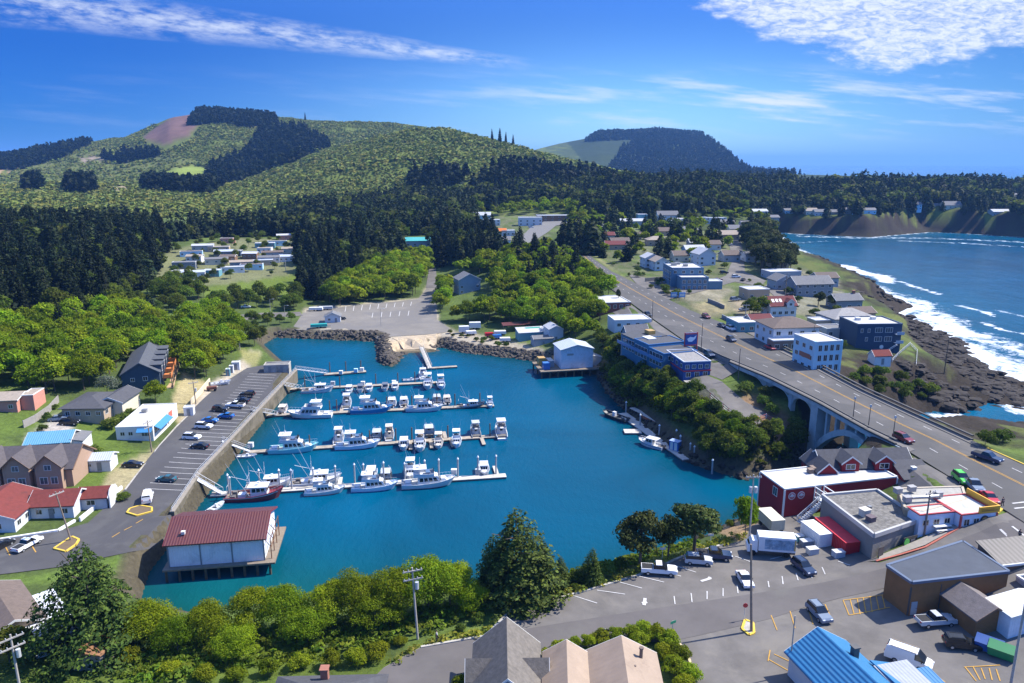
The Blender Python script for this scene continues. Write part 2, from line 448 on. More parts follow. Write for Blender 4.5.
class MB:
    def __init__(s):
        s.v = []; s.f = []; s.M = Matrix.Identity(4); s.mi = []; s.cur = 0
    def at(s, M): s.M = M; return s
    def add(s, vs, fs):
        k = len(s.v)
        for v in vs: s.v.append(tuple(s.M @ Vector(v)))
        for f in fs:
            s.f.append(tuple(i + k for i in f)); s.mi.append(s.cur)
        return s
    def box(s, x0, y0, z0, x1, y1, z1):
        return s.add([(x0,y0,z0),(x1,y0,z0),(x1,y1,z0),(x0,y1,z0),(x0,y0,z1),(x1,y0,z1),(x1,y1,z1),(x0,y1,z1)],
                     [(0,3,2,1),(4,5,6,7),(0,1,5,4),(1,2,6,5),(2,3,7,6),(3,0,4,7)])
    def cbox(s, cx, cy, z0, sx, sy, h, taper=1.0):
        a, b = sx / 2, sy / 2; c, d = a * taper, b * taper
        return s.add([(cx-a,cy-b,z0),(cx+a,cy-b,z0),(cx+a,cy+b,z0),(cx-a,cy+b,z0),(cx-c,cy-d,z0+h),(cx+c,cy-d,z0+h),(cx+c,cy+d,z0+h),(cx-c,cy+d,z0+h)],
                     [(0,3,2,1),(4,5,6,7),(0,1,5,4),(1,2,6,5),(2,3,7,6),(3,0,4,7)])
    def prism(s, poly, z0, z1):
        n = len(poly)
        a = sum(poly[i][0]*poly[(i+1)%n][1]-poly[(i+1)%n][0]*poly[i][1] for i in range(n))
        if a < 0: poly = poly[::-1]
        z0s = z0 if hasattr(z0, '__len__') else [z0]*n
        z1s = z1 if hasattr(z1, '__len__') else [z1]*n
        if a < 0 and hasattr(z0, '__len__'): z0s = z0s[::-1]
        if a < 0 and hasattr(z1, '__len__'): z1s = z1s[::-1]
        vs = [(p[0],p[1],z0s[i]) for i,p in enumerate(poly)] + [(p[0],p[1],z1s[i]) for i,p in enumerate(poly)]
        fs = [tuple(range(n-1,-1,-1)), tuple(range(n,2*n))] + [(i,(i+1)%n,n+(i+1)%n,n+i) for i in range(n)]
        return s.add(vs, fs)
    def profx(s, prof, y0, y1, ins=0.0):
        """a profile in the x-z plane extruded along y; ins narrows the upper points"""
        n = len(prof); zs = [p[1] for p in prof]; lo, hi = min(zs), max(zs)
        def k(z): return ins * (z - lo) / (hi - lo + 1e-9)
        vs = [(x,y0+k(z),z) for x,z in prof] + [(x,y1-k(z),z) for x,z in prof]
        fs = [tuple(range(n)), tuple(range(2*n-1,n-1,-1))] + [(i,n+i,n+(i+1)%n,(i+1)%n) for i in range(n)]
        return s.add(vs, fs)
    def tube(s, a, b, r0, r1=None, n=6, cap=True):
        a = Vector(a); b = Vector(b); r1 = r0 if r1 is None else r1
        d = (b - a).normalized(); u = d.orthogonal().normalized(); w = d.cross(u)
        vs = []
        for c, r in ((a, r0), (b, r1)):
            for i in range(n):
                t = 2*math.pi*i/n
                vs.append(tuple(c + u*math.cos(t)*r + w*math.sin(t)*r))
        fs = [(i,(i+1)%n,n+(i+1)%n,n+i) for i in range(n)]
        if cap: fs += [tuple(range(n-1,-1,-1)), tuple(range(n,2*n))]
        return s.add(vs, fs)
    def path(s, pts, r, n=5):
        for a, b in zip(pts[:-1], pts[1:]): s.tube(a, b, r, r, n)
        return s
    def quad(s, *p): return s.add(list(p), [tuple(range(len(p)))])
    def slab(s, pts, th):
        """a plate: the polygon pts is its top, thickness straight down"""
        n = len(pts)
        vs = [tuple(p) for p in pts] + [(p[0],p[1],p[2]-th) for p in pts]
        return s.add(vs, [tuple(range(n)), tuple(range(2*n-1,n-1,-1))] + [(n+i,n+(i+1)%n,(i+1)%n,i) for i in range(n)])
    def sphere(s, c, r, n=8, m=5, sz=1.0):
        vs = [(c[0],c[1],c[2]+r*sz)]; fs = []
        for j in range(1, m):
            p = math.pi*j/m
            for i in range(n):
                t = 2*math.pi*i/n
                vs.append((c[0]+r*math.sin(p)*math.cos(t), c[1]+r*math.sin(p)*math.sin(t), c[2]+r*sz*math.cos(p)))
        vs.append((c[0],c[1],c[2]-r*sz)); L = len(vs)-1
        for i in range(n): fs.append((0,1+i,1+(i+1)%n))
        for j in range(m-2):
            for i in range(n): fs.append((1+j*n+i,1+(j+1)*n+i,1+(j+1)*n+(i+1)%n,1+j*n+(i+1)%n))
        for i in range(n): fs.append((L,1+(m-2)*n+(i+1)%n,1+(m-2)*n+i))
        return s.add(vs, fs)
    def mesh(s, name, *mats, smooth=False):
        me = bpy.data.meshes.new(name)
        me.from_pydata(s.v, [], s.f)
        for m in mats: me.materials.append(m)
        if len(mats) > 1: me.polygons.foreach_set('material_index', np.array(s.mi, np.int32))
        if smooth: smooth_faces(me)
        me.update()
        return me
    def build(s, name, m, parent=None, loc=None, smooth=False):
        ms = m if isinstance(m, (list, tuple)) else [m]
        return link(name, s.mesh(name, *ms, smooth=smooth), None, parent, loc)

# ================================================================== ground
NA, NR = 760, 560
A0, A1, R0, R1 = R(-56), R(56), 22.0, 14000.0
angs = np.linspace(A0, A1, NA); lr = np.linspace(math.log(R0), math.log(R1), NR)
AA, LL = np.meshgrid(angs, lr)
RR = np.exp(LL)
TX = RR * np.sin(AA); TY = RR * np.cos(AA)
TZ = height(TX, TY)
TD, TW = shore_dist(TX, TY)
def hq(x, y):
    """height of the ground mesh (bilinear)"""
    x = np.asarray(x, float); y = np.asarray(y, float)
    a = (np.arctan2(x, y) - A0) / (A1 - A0) * (NA - 1)
    l = (np.log(np.maximum(np.hypot(x, y), R0)) - lr[0]) / (lr[-1] - lr[0]) * (NR - 1)
    a = np.clip(a, 0, NA - 1.001); l = np.clip(l, 0, NR - 1.001)
    i = a.astype(int); j = l.astype(int); fa = a - i; fl = l - j
    return (TZ[j, i] * (1 - fa) + TZ[j, i + 1] * fa) * (1 - fl) + (TZ[j + 1, i] * (1 - fa) + TZ[j + 1, i + 1] * fa) * fl
def dq(x, y):
    x = np.asarray(x, float); y = np.asarray(y, float)
    a = np.clip((np.arctan2(x, y) - A0) / (A1 - A0) * (NA - 1), 0, NA - 1).astype(int)
    l = np.clip((np.log(np.maximum(np.hypot(x, y), R0)) - lr[0]) / (lr[-1] - lr[0]) * (NR - 1), 0, NR - 1).astype(int)
    return TD[l, a]
def hz(x, y): return float(hq(x, y))
_ts = np.geomspace(40, 9000, 1500)
def G(px, py, zmin=0.0):
    d = ray(px, py)
    X = _ts * d[0]; Y = _ts * d[1]; Z = CAM_H + _ts * d[2]
    b = np.nonzero(Z < np.maximum(hq(X, Y), zmin))[0]
    if len(b) == 0: return np.array([X[-1], Y[-1], 0.0])
    i = b[0]; t = np.linspace(_ts[max(i - 1, 0)], _ts[i], 30)
    Z2 = CAM_H + t * d[2]; j = np.nonzero(Z2 <= np.maximum(hq(t * d[0], t * d[1]), zmin))[0]
    t = t[j[0]] if len(j) else t[-1]
    return np.array([t * d[0], t * d[1], CAM_H + t * d[2]])

GPX, GPY = project(TX, TY, TZ)
C = np.empty(TX.shape + (3,))
def setc(mask, c, f=1.0):
    f = np.asarray(f, float)
    k = (mask * f)[..., None]
    C[:] = C * (1 - k) + np.array(c) * k
pn = fnoise(TX, TY, 45, 3, 3); pn2 = fnoise(TX, TY, 12, 3, 5)
C[:] = (0.062, 0.088, 0.026)
setc(np.ones(TX.shape), (0.115, 0.165, 0.035), sst(pn, -0.1, 0.9) * 0.55)
hill = sst(TY, 620, 900)
setc(hill, (0.105, 0.132, 0.026))
setc(hill, (0.130, 0.152, 0.032), sst(fnoise(TX, TY, 160, 3, 2), 0.0, 0.9) * 0.7)
def patch(poly, c, f=1.0, soft=None, ymin=0, ymax=1e9):
    m = (inpoly(GPX + pn2 * 0.7, GPY + pn2 * 0.4, poly) & (TY > ymin) & (TY < ymax)).astype(float)
    m[1:-1, 1:-1] = (m[1:-1, 1:-1] * 2 + m[:-2, 1:-1] + m[2:, 1:-1] + m[1:-1, :-2] + m[1:-1, 2:]) / 6
    setc(m, c, f if soft is None else f * sst(pn2, -soft, soft * 0.6))
# bare and cut ground on the hill
patch([(142,138),(158,126),(178,113),(197,110),(203,119),(189,136),(165,145)], (0.150, 0.085, 0.078), 0.95, None, 1300)
patch([(-50,152),(60,150),(130,145),(160,150),(210,165),(215,185),(120,196),(-50,200)], (0.12, 0.125, 0.045), 0.8, 0.9, 900)
patch([(-5,166),(14,158),(26,158),(26,164),(12,172),(-5,175)], (0.42, 0.27, 0.17), 1, 0.8, 700)
patch([(80,158),(95,156),(125,160),(128,163),(96,161),(80,162)], (0.36, 0.26, 0.21), 1, 0.9, 700)
patch([(155,176),(175,168),(200,166),(222,176),(214,185),(165,184)], (0.19, 0.24, 0.05), 1, None, 700)
patch([(110,184),(128,182),(130,190),(112,192)], (0.30, 0.24, 0.16), 1, 0.9, 700)
# meadows
patch([(203,300),(206,288),(240,282),(285,275),(300,262),(304,276),(292,296),(250,302)], (0.105, 0.145, 0.025))
patch([(148,290),(168,250),(240,238),(294,240),(296,274),(230,284)], (0.16, 0.16, 0.085), 0.8)
patch([(0,215),(60,208),(100,214),(70,230),(0,236)], (0.14, 0.18, 0.03), 0.8, None, 300)
patch([(768,196),(790,192),(808,194),(805,200),(775,203)], (0.17, 0.22, 0.05), 0.9)
# village lawns and yards at the left
patch([(20,440),(45,425),(100,415),(118,418),(118,440),(135,448),(152,452),(125,492),(78,490),(75,455)], (0.085, 0.125, 0.024))
patch([(110,470),(160,446),(158,456),(125,492),(100,492)], (0.30, 0.25, 0.15), 0.85)
patch([(25,440),(60,412),(75,428),(50,446),(25,452)], (0.33, 0.30, 0.27))
patch([(0,420),(20,404),(55,400),(58,408),(25,432),(0,440)], (0.080, 0.118, 0.024))
patch([(172,400),(182,372),(205,382),(214,388),(188,420),(178,428)], (0.34, 0.28, 0.15), 0.9)
patch([(206,388),(236,366),(250,350),(262,352),(250,368),(222,387),(186,424),(178,424)], (0.42, 0.36, 0.29), 0.9)
patch([(240,350),(262,352),(256,368),(244,362)], (0.25, 0.24, 0.10))
# far boat ramp lot
patch([(262,345),(275,336),(300,330),(304,308),(420,298),(428,284),(436,286),(438,320),(452,330),(500,338),(540,348),(600,372),(556,366),(460,354),(436,354),(424,360),(400,360),(376,345)], (0.34, 0.295, 0.235), 0.95)
patch([(260,352),(272,336),(376,341),(376,336),(300,331),(272,331)], (0.15, 0.16, 0.06), 0.9)
patch([(384,342),(440,330),(440,352),(428,362),(398,362)], (0.46, 0.36, 0.24), 0.95)
# right hand town
patch([(690,305),(720,298),(740,310),(706,318)], (0.30, 0.25, 0.14), 0.9)
patch([(726,300),(758,290),(790,300),(770,316),(740,318)], (0.28, 0.22, 0.16), 0.8)
patch([(660,290),(700,284),(735,290),(720,300),(690,302)], (0.30, 0.26, 0.20), 0.8)
patch([(836,352),(838,342),(880,352),(904,362),(904,376),(870,372),(838,364)], (0.085, 0.14, 0.02))
patch([(895,352),(915,350),(922,372),(905,378),(892,366)], (0.11, 0.17, 0.035), 0.9)
patch([(770,290),(800,270),(840,280),(850,310),(820,320),(780,310)], (0.22, 0.20, 0.17), 0.7)
patch([(660,372),(690,362),(720,395),(760,420),(800,432),(805,446),(760,440),(700,405)], (0.14, 0.13, 0.11), 0.7)
patch([(735,395),(770,398),(800,430),(812,460),(780,470),(770,440)], (0.21, 0.125, 0.08), 0.85)
patch([(605,235),(640,225),(760,232),(765,260),(640,262)], (0.20, 0.21, 0.12), 0.6, 0.8)
patch([(470,215),(560,212),(562,228),(520,260),(490,246),(470,232)], (0.15, 0.14, 0.10), 0.5, 1.0)
patch([(556,250),(578,245),(600,262),(625,278),(612,268),(580,240)], (0.24, 0.23, 0.10), 0.8)
patch([(600,232),(770,236),(800,262),(850,300),(900,345),(840,356),(770,334),(690,312),(640,290),(602,264)], (0.125, 0.120, 0.075), 0.7, 1.2)
# foreground verge, the whole near block
verge = [(380,668),(430,643),(487,632),(512,608),(585,589),(640,572),(692,551),(742,536),(752,515),(768,500),(772,510),(744,544),(692,560),(640,580),(512,616),(470,640),(420,655)]
patch(verge, (0.27, 0.27, 0.05), 0.95)
patch([(716,530),(748,505),(776,498),(790,516),(744,548)], (0.30, 0.20, 0.12), 0.9)
patch([(0,579),(60,571),(130,556),(150,556),(140,575),(60,580),(0,590)], (0.10, 0.15, 0.03))
patch([(0,640),(80,660),(130,650),(250,640),(390,655),(400,700),(0,700)], (0.085, 0.12, 0.022), 0.9)
patch([(994,640),(1030,632),(1060,680),(1000,690)], (0.16, 0.24, 0.03))
# shores
shore_ocean = (TX > 78) & (TD > -30)
rockf = sst(TD, 30, 12) * (TD > -30)
rk = sst(pn2 + TD * 0.03, 1.3, 0.2)
setc(shore_ocean & (TD < 42) & (TY < 600) & (TY > 150), (0.032, 0.026, 0.021), np.where(TD < 34, sst(TD + pn2 * 5, 36, 20), 0))
setc(shore_ocean & (TD < 42) & (TY < 600), (0.045, 0.036, 0.031), sst(pn2, 0.1, 0.9) * sst(TD, 30, 18) * 0.8)
setc(shore_ocean & (TD > 12) & (TD < 45) & (TY < 600) & (TY > 150), (0.10, 0.115, 0.035), sst(fnoise(TX, TY, 20, 3, 6) + (TD - 26) * 0.05, 0.25, 0.9) * 0.85)
slope = np.zeros_like(TZ)
slope[1:-1, 1:-1] = np.hypot((TZ[2:, 1:-1] - TZ[:-2, 1:-1]) / (RR[2:, 1:-1] - RR[:-2, 1:-1]), (TZ[1:-1, 2:] - TZ[1:-1, :-2]) / (RR[1:-1, 1:-1] * 2 * (angs[1] - angs[0])))
setc((TY > 600) & (TX > 150) & (TD < 40), (0.034, 0.026, 0.021), sst(slope, 0.25, 0.7) * sst(fnoise(TX, TY, 30, 3, 8), -1.2, 0.2))
setc((TX < 78) & (TD < 4.5) & (TD > -20), (0.075, 0.065, 0.045), sst(TD, 6, 2.5))
setc((TY > 600) & (TX > 150) & (TD > 0), (0.045, 0.062, 0.022), 0.85 * sst(0.35 - slope, 0, 0.2))
setc((TY > 900) & (TX > 250), (0.026, 0.040, 0.016), 0.9)
setc((TY > 600) & (TX > 150) & (TD < 9) & (TD > -20), (0.035, 0.028, 0.024), 0.9)
TI = (np.arange(NR - 1)[:, None] * NA + np.arange(NA - 1)[None]).ravel()
TF = np.stack([TI, TI + 1, TI + NA + 1, TI + NA], 1)
me = np_mesh('ground', np.stack([TX, TY, TZ], -1).reshape(-1, 3), TF[:, ::-1], C.reshape(-1, 3), True)
gm = bpy.data.materials.new('ground'); gm.use_nodes = True
t = N(gm.node_tree); b = t.n['Principled BSDF']
tc = t.new('ShaderNodeTexCoord'); v = tc.outputs['Object']
ca = t.new('ShaderNodeVertexColor', layer_name='Col')
k1 = t.ramp(t.noise(v, 0.9, 6, 0.7), 0.25, 0.75, 0.62, 1.38, False)
k2 = t.ramp(t.noise(v, 0.05, 4, 0.6), 0.3, 0.7, 0.85, 1.15, False)
cc = t.mix(1.0, ca.outputs[0], t.comb(k1, k1, k1), 'MULTIPLY')
cc = t.mix(1.0, cc, t.comb(k2, k2, t.m('MULTIPLY', k2, 0.98)), 'MULTIPLY')
t.l.new(cc, b.inputs['Base Color']); b.inputs['Roughness'].default_value = 0.95; b.inputs['Specular IOR Level'].default_value = 0.1
bp = t.new('ShaderNodeBump'); bp.inputs['Strength'].default_value = 0.7; bp.inputs['Distance'].default_value = 0.5
t.l.new(t.noise(v, 0.8, 6, 0.7), bp.inputs['Height']); t.l.new(bp.outputs[0], b.inputs['Normal'])
struct(link('ground', me, gm))

# ================================================================== water
NA2, NR2 = 620, 780
an2 = np.linspace(R(-58), R(58), NA2); lr2 = np.linspace(math.log(40.0), math.log(26000.0), NR2)
A2, L2 = np.meshgrid(an2, lr2); R2 = np.exp(L2)
WX = R2 * np.sin(A2); WY = R2 * np.cos(A2)
d2, w2 = shore_dist(WX, WY)
harb = sst(WX + (WY - 150) * 0.05, 88, 74) * sst(WY, 480, 420)
Cw = np.empty(WX.shape + (3,))
Cw[:] = (0.0, 0.050, 0.122)
near_shallow = np.exp(np.minimum(d2, 0) / 60) * (1 - harb) * (WX > 70)
Cw += near_shallow[..., None] * np.array((0.002, 0.035, 0.040))
Hc = np.array((0.0, 0.061, 0.120))
Cw = Cw * (1 - harb[..., None]) + Hc * harb[..., None]
# murky shallows, with the banks' dark green reflection painted into the water colour
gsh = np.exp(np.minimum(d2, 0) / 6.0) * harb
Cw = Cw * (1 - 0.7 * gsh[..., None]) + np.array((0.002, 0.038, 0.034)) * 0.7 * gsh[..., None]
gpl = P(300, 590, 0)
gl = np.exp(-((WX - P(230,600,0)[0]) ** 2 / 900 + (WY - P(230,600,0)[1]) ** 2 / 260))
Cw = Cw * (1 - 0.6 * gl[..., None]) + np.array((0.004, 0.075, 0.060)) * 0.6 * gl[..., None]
foam = np.zeros(WX.shape)
def line_foam(pts, w, s):
    q = [P(a, b, 0) for a, b in pts]
    best = np.full(WX.shape, 1e9)
    for a, b in zip(q[:-1], q[1:]):
        ex, ey = b[0] - a[0], b[1] - a[1]
        tt = np.clip(((WX - a[0]) * ex + (WY - a[1]) * ey) / (ex * ex + ey * ey), 0, 1)
        best = np.minimum(best, np.hypot(WX - a[0] - tt * ex, WY - a[1] - tt * ey))
    wv = w * 1.25 * (0.65 + 0.5 * (fnoise(WX, WY, 60, 2, 4) + 1) / 2)
    foam[:] = np.maximum(foam, s * np.exp(-(best / wv) ** 2))
sea = (WX > 95)
foam += sea * np.exp(np.minimum(d2, 0) / 9.0) * np.where(WY > 228, .62, .2) * (WY < 480) * (d2 < 3)
foam += sea * np.exp(np.minimum(d2, 0) / 10.0) * 0.85 * (WY >= 480) * (WY < 1200)
foam += sea * np.exp(np.minimum(d2, 0) / 22.0) * 0.42 * (WY < 480) * (WY > 228) * (d2 < 3)
line_foam([(778,237),(786,247),(800,251),(812,262),(838,265),(850,268),(862,272),(880,276),(888,282)], 7, 0.95)
line_foam([(846,268),(866,275),(905,283),(925,290),(938,294)], 3.5, 0.75)
line_foam([(800,236),(860,238),(930,238),(1000,241),(1060,244)], 12, 0.60)
line_foam([(900,241),(960,243),(1024,247)], 7, 0.62)
line_foam([(790,243),(830,241),(870,242)], 7, 0.5)
line_foam([(960,306),(985,312),(992,316)], 3.0, 0.72)
line_foam([(984,323),(1003,330),(1030,335)], 3.0, 0.75)
line_foam([(996,310),(1030,318)], 2.5, 0.62)
line_foam([(918,305),(950,330),(975,335)], 12, 0.85)
line_foam([(960,332),(1000,345),(1024,352)], 12, 0.75)
line_foam([(975,352),(1005,368),(1030,380)], 13, 0.9)
line_foam([(870,285),(900,298),(925,303)], 7, 0.8)
line_foam([(815,262),(850,278),(880,290)], 6, 0.75)
line_foam([(932,414),(946,418),(956,414)], 2.5, 0.85)
line_foam([(1012,404),(1024,412)], 4, 0.9)
line_foam([(998,428),(1024,430)], 2, 0.55)
fo = np.clip(foam, 0, 1) * (d2 < 6)
TI = (np.arange(NR2 - 1)[:, None] * NA2 + np.arange(NA2 - 1)[None]).ravel()
TF = np.stack([TI, TI + 1, TI + NA2 + 1, TI + NA2], 1)
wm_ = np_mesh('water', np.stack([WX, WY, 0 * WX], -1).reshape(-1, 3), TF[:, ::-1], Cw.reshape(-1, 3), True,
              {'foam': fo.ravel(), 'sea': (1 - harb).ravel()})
m = bpy.data.materials.new('water'); m.use_nodes = True
t = N(m.node_tree); b = t.n['Principled BSDF']
tc = t.new('ShaderNodeTexCoord'); v = tc.outputs['Object']
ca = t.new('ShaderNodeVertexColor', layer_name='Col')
af = t.new('ShaderNodeAttribute', attribute_name='foam')
asea = t.new('ShaderNodeAttribute', attribute_name='sea')
k = t.ramp(t.noise(v, 0.02, 5, 0.6, 1.0), 0.3, 0.7, 0.78, 1.22, False)
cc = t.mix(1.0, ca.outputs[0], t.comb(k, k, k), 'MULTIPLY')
fn = t.noise(v, 0.16, 7, 0.72, 0.8)
ff = t.ramp(t.m('ADD', t.m('MULTIPLY', af.outputs['Fac'], 1.15), t.m('MULTIPLY', t.m('SUBTRACT', fn, 0.5), 2.3)), 0.50, 1.05)
ff = t.m('MULTIPLY', ff, t.ramp(af.outputs['Fac'], 0.05, 0.25))
# scattered whitecaps out at sea
wc = t.m('MULTIPLY', t.ramp(t.noise(v, 0.055, 7, 0.75, 0.5), 0.66, 0.74), asea.outputs['Fac'])
ff = t.m('MAXIMUM', ff, t.m('MULTIPLY', wc, 0.35))
cc = t.mix(ff, cc, (0.62, 0.66, 0.70, 1))
t.l.new(cc, b.inputs['Base Color'])
t.l.new(t.m('ADD', t.m('MULTIPLY', ff, 0.6), 0.10), b.inputs['Roughness'])
b.inputs['IOR'].default_value = 1.2
b.inputs['Specular IOR Level'].default_value = 0.16
mp = t.new('ShaderNodeMapping'); mp.inputs['Scale'].default_value = (1.0, 0.55, 1.0); t.l.new(v, mp.inputs[0])
hs = t.m('ADD', t.m('MULTIPLY', t.noise(mp.outputs[0], 0.9, 4, 0.6, 0.4), t.m('ADD', 0.5, t.m('MULTIPLY', asea.outputs['Fac'], 0.5))), t.m('MULTIPLY', t.noise(mp.outputs[0], 0.12, 4, 0.55, 0.6), t.m('MULTIPLY', asea.outputs['Fac'], 2.2)))
bp = t.new('ShaderNodeBump'); bp.inputs['Strength'].default_value = 0.55; bp.inputs['Distance'].default_value = 0.5
t.l.new(hs, bp.inputs['Height']); t.l.new(bp.outputs[0], b.inputs['Normal'])
struct(link('water', wm_, m))

# ================================================================== air
hb = MB().box(-30000, -400, -30, 30000, 30000, 330)
hm = bpy.data.materials.new('haze'); hm.use_nodes = True
t = N(hm.node_tree); t.n.remove(t.n['Principled BSDF'])
pvn = t.new('ShaderNodeVolumePrincipled')
pvn.inputs['Color'].default_value = (0.20, 0.46, 1.0, 1)
pvn.inputs['Density'].default_value = 0.00007
pvn.inputs['Anisotropy'].default_value = 0.1
t.l.new(pvn.outputs[0], t.n['Material Output'].inputs['Volume'])
ho = hb.build('haze', hm); ho['kind'] = 'stuff'; ho['label'] = 'thin blue sea haze over the whole bay'; ho['category'] = 'haze'

# ================================================================== roads, quay, bridge
from mathutils.geometry import delaunay_2d_cdt
ASPH = mat('asphalt', (0.108, 0.098, 0.095), 0.9, var=0.22, scale=0.12, bump=0.15, bscale=6, dirt=(0.12, 0.115, 0.105), dirtscale=0.06, dirtlo=0.5, dirthi=0.75)
ASPH_OLD = mat('old_asphalt', (0.125, 0.115, 0.107), 0.9, var=0.28, scale=0.2, bump=0.2, bscale=6, dirt=(0.17, 0.155, 0.135), dirtscale=0.07, dirtlo=0.5, dirthi=0.72)
ASPH_DK = mat('dark_asphalt', (0.066, 0.064, 0.067), 0.9, var=0.14, scale=0.15, bump=0.15, bscale=6, dirt=(0.095, 0.093, 0.092), dirtscale=0.07)
HWYM = mat('highway_asphalt', (0.078, 0.075, 0.073), 0.9, var=0.14, scale=0.15, bump=0.15, bscale=6, dirt=(0.118, 0.110, 0.104), dirtscale=0.05, dirtlo=0.45, dirthi=0.7)
GRAVEL = mat('gravel', (0.27, 0.245, 0.21), 0.95, var=0.25, scale=0.25, bump=0.3, bscale=5, dirt=(0.20, 0.18, 0.15), dirtscale=0.05)
CONC = mat('concrete', (0.40, 0.375, 0.335), 0.85, var=0.15, scale=0.5, bump=0.2, bscale=4, dirt=(0.20, 0.175, 0.14), dirtscale=0.35, dirtlo=0.45, dirthi=0.75)
CONC_DK = mat('dark_concrete', (0.20, 0.195, 0.185), 0.85, var=0.2, scale=0.5, bump=0.2, bscale=4, dirt=(0.11, 0.10, 0.085), dirtscale=0.3)
QUAYC = mat('quay_concrete', (0.17, 0.145, 0.105), 0.9, var=0.2, scale=0.4, bump=0.3, bscale=3, dirt=(0.06, 0.055, 0.035), dirtscale=0.22, dirtlo=0.42, dirthi=0.72)
WHITE_L = mat('white_line_paint', (0.48, 0.47, 0.46), 0.8, var=0.25, scale=1.5)
YELLOW_L = mat('yellow_line_paint', (0.42, 0.24, 0.05), 0.8, var=0.2, scale=1.5)
CURB_Y = mat('yellow_curb_paint', (0.62, 0.42, 0.06), 0.8, var=0.2, scale=1.5)

def drape(name, poly, m, off=0.10, step=3.0, parent=None):
    """a thin sheet lying on the ground inside a world polygon"""
    pts = []
    n = len(poly)
    for i in range(n):
        a = np.array(poly[i][:2], float); b = np.array(poly[(i + 1) % n][:2], float)
        k = max(1, int(np.hypot(*(b - a)) / step))
        for j in range(k): pts.append(tuple(a + (b - a) * j / k))
    nb = len(pts)
    xs = [p[0] for p in pts]; ys = [p[1] for p in pts]
    gx, gy = np.meshgrid(np.arange(min(xs) + step / 2, max(xs), step), np.arange(min(ys) + step / 2, max(ys), step))
    ins = inpoly(gx.ravel(), gy.ravel(), poly2(poly))
    pts += list(zip(gx.ravel()[ins], gy.ravel()[ins]))
    edges = [(i, (i + 1) % nb) for i in range(nb)]
    r = delaunay_2d_cdt([Vector(p) for p in pts], edges, [list(range(nb))], 1, 1e-4)
    vs = np.array([(v.x, v.y) for v in r[0]])
    zz = hq(vs[:, 0], vs[:, 1]) + off
    mb = MB(); mb.v = [(x, y, z) for (x, y), z in zip(vs, zz)]; mb.f = [tuple(f) for f in r[2]]; mb.mi = [0] * len(mb.f)
    o = mb.build(name, m, parent)
    return o
def poly2(p): return [(q[0], q[1]) for q in p]
def px_poly(pts): return [tuple(G(a, b)[:2]) for a, b in pts]
def pz_poly(pts, z): return [tuple(P(a, b, z)[:2]) for a, b in pts]
def stripes(name, parent, segs, m, w=0.14, off=0.16, world=False):
    mb = MB()
    for s in segs:
        a, b = (np.array(s[0]), np.array(s[1])) if world else (G(*s[0]), G(*s[1]))
        d = (b - a)[:2]; L = np.hypot(*d)
        if L < 1e-3: continue
        n_ = np.array([-d[1], d[0]]) / L * w / 2
        k = max(1, int(L / 3))
        for j in range(k):
            p = a[:2] + d * j / k; q = a[:2] + d * (j + 1) / k
            c = [p - n_, p + n_, q + n_, q - n_]
            mb.quad(*[(x, y, hz(x, y) + off) for x, y in c])
    return mb.build(name, m, parent)

# ---- quay parking lot at the left (flat, 4 m above the water)
quay_px = [(247,369),(262,366),(284,370),(294,371),(199,473),(172,513),(164,528),(150,541),(130,553),(60,569),(0,578),(-90,586),(-90,546),(0,541),(60,531),(88,523),(125,490),(160,445),(176,427),(220,386)]
quay = struct(drape('quay_road', pz_poly(quay_px, 4.0), ASPH_DK, 0.12))
ql0, ql1 = np.array(P(264,373,4)), np.array(P(160,496,4))
qr0, qr1 = np.array(P(282,376,4)), np.array(P(186,489,4))
qdir = (ql1 - ql0); qL = np.hypot(*qdir[:2]); qdir = qdir / qL
segs = []
for k in range(int(qL / 3.0)):
    a = ql0 + qdir * (k * 3.0 + 1)
    f = k * 3.0 / qL
    mid = a
    segs.append((mid + np.array([-4.6, -0.6, 0]), mid + np.array([5.0, -1.6, 0])))
stripes('parking_line', quay, segs, WHITE_L, 0.16, world=True)
stripes('yellow_line', quay, [((112,538),(120,533)),((124,531),(132,527)),((136,524),(143,520)),((30,543),(36,553)),((5,546),(10,556)),((18,553),(26,545))], YELLOW_L, 0.2)
# quay wall
qa, qb = P(297,370,4.0), P(171,514,4.0)
qpts = [P(262,364,4)[:2], P(284,368,4)[:2], P(296,371,4)[:2], P(199,474,4)[:2], P(172,514,4)[:2]]
mbq = MB()
def wall_run(mb, pts, th, z0, z1):
    for a, b in zip(pts[:-1], pts[1:]):
        a = np.array(a); b = np.array(b); d = b - a; L = np.hypot(*d); n_ = np.array([-d[1], d[0]]) / L * th / 2
        e = d / L * 0.01
        mb.prism([tuple(a - n_ + e), tuple(b - n_ - e), tuple(b + n_ - e), tuple(a + n_ + e)], z0, z1)
wall_run(mbq, qpts[2:], 0.9, -3.0, 4.35)
wq = empty('quay_wall', (qpts[3][0], qpts[3][1], 0), 0, 'stained concrete harbour wall along the left parking lot', 'sea wall')
def place(o, parent):
    """parent a part that was built in world coordinates"""
    o.parent = parent
    o.matrix_parent_inverse = Matrix.Translation(parent.location).inverted() if parent.rotation_euler.z == 0 else (Matrix.Translation(parent.location) @ Matrix.Rotation(parent.rotation_euler.z, 4, 'Z')).inverted()
    return o
place(mbq.build('wall', QUAYC), wq)
mb = MB(); wall_run(mb, qpts[2:], 1.0, 4.36, 4.58); place(mb.build('coping', mat('coping', (0.25, 0.22, 0.18), .9, var=.2)), wq)
mb = MB()
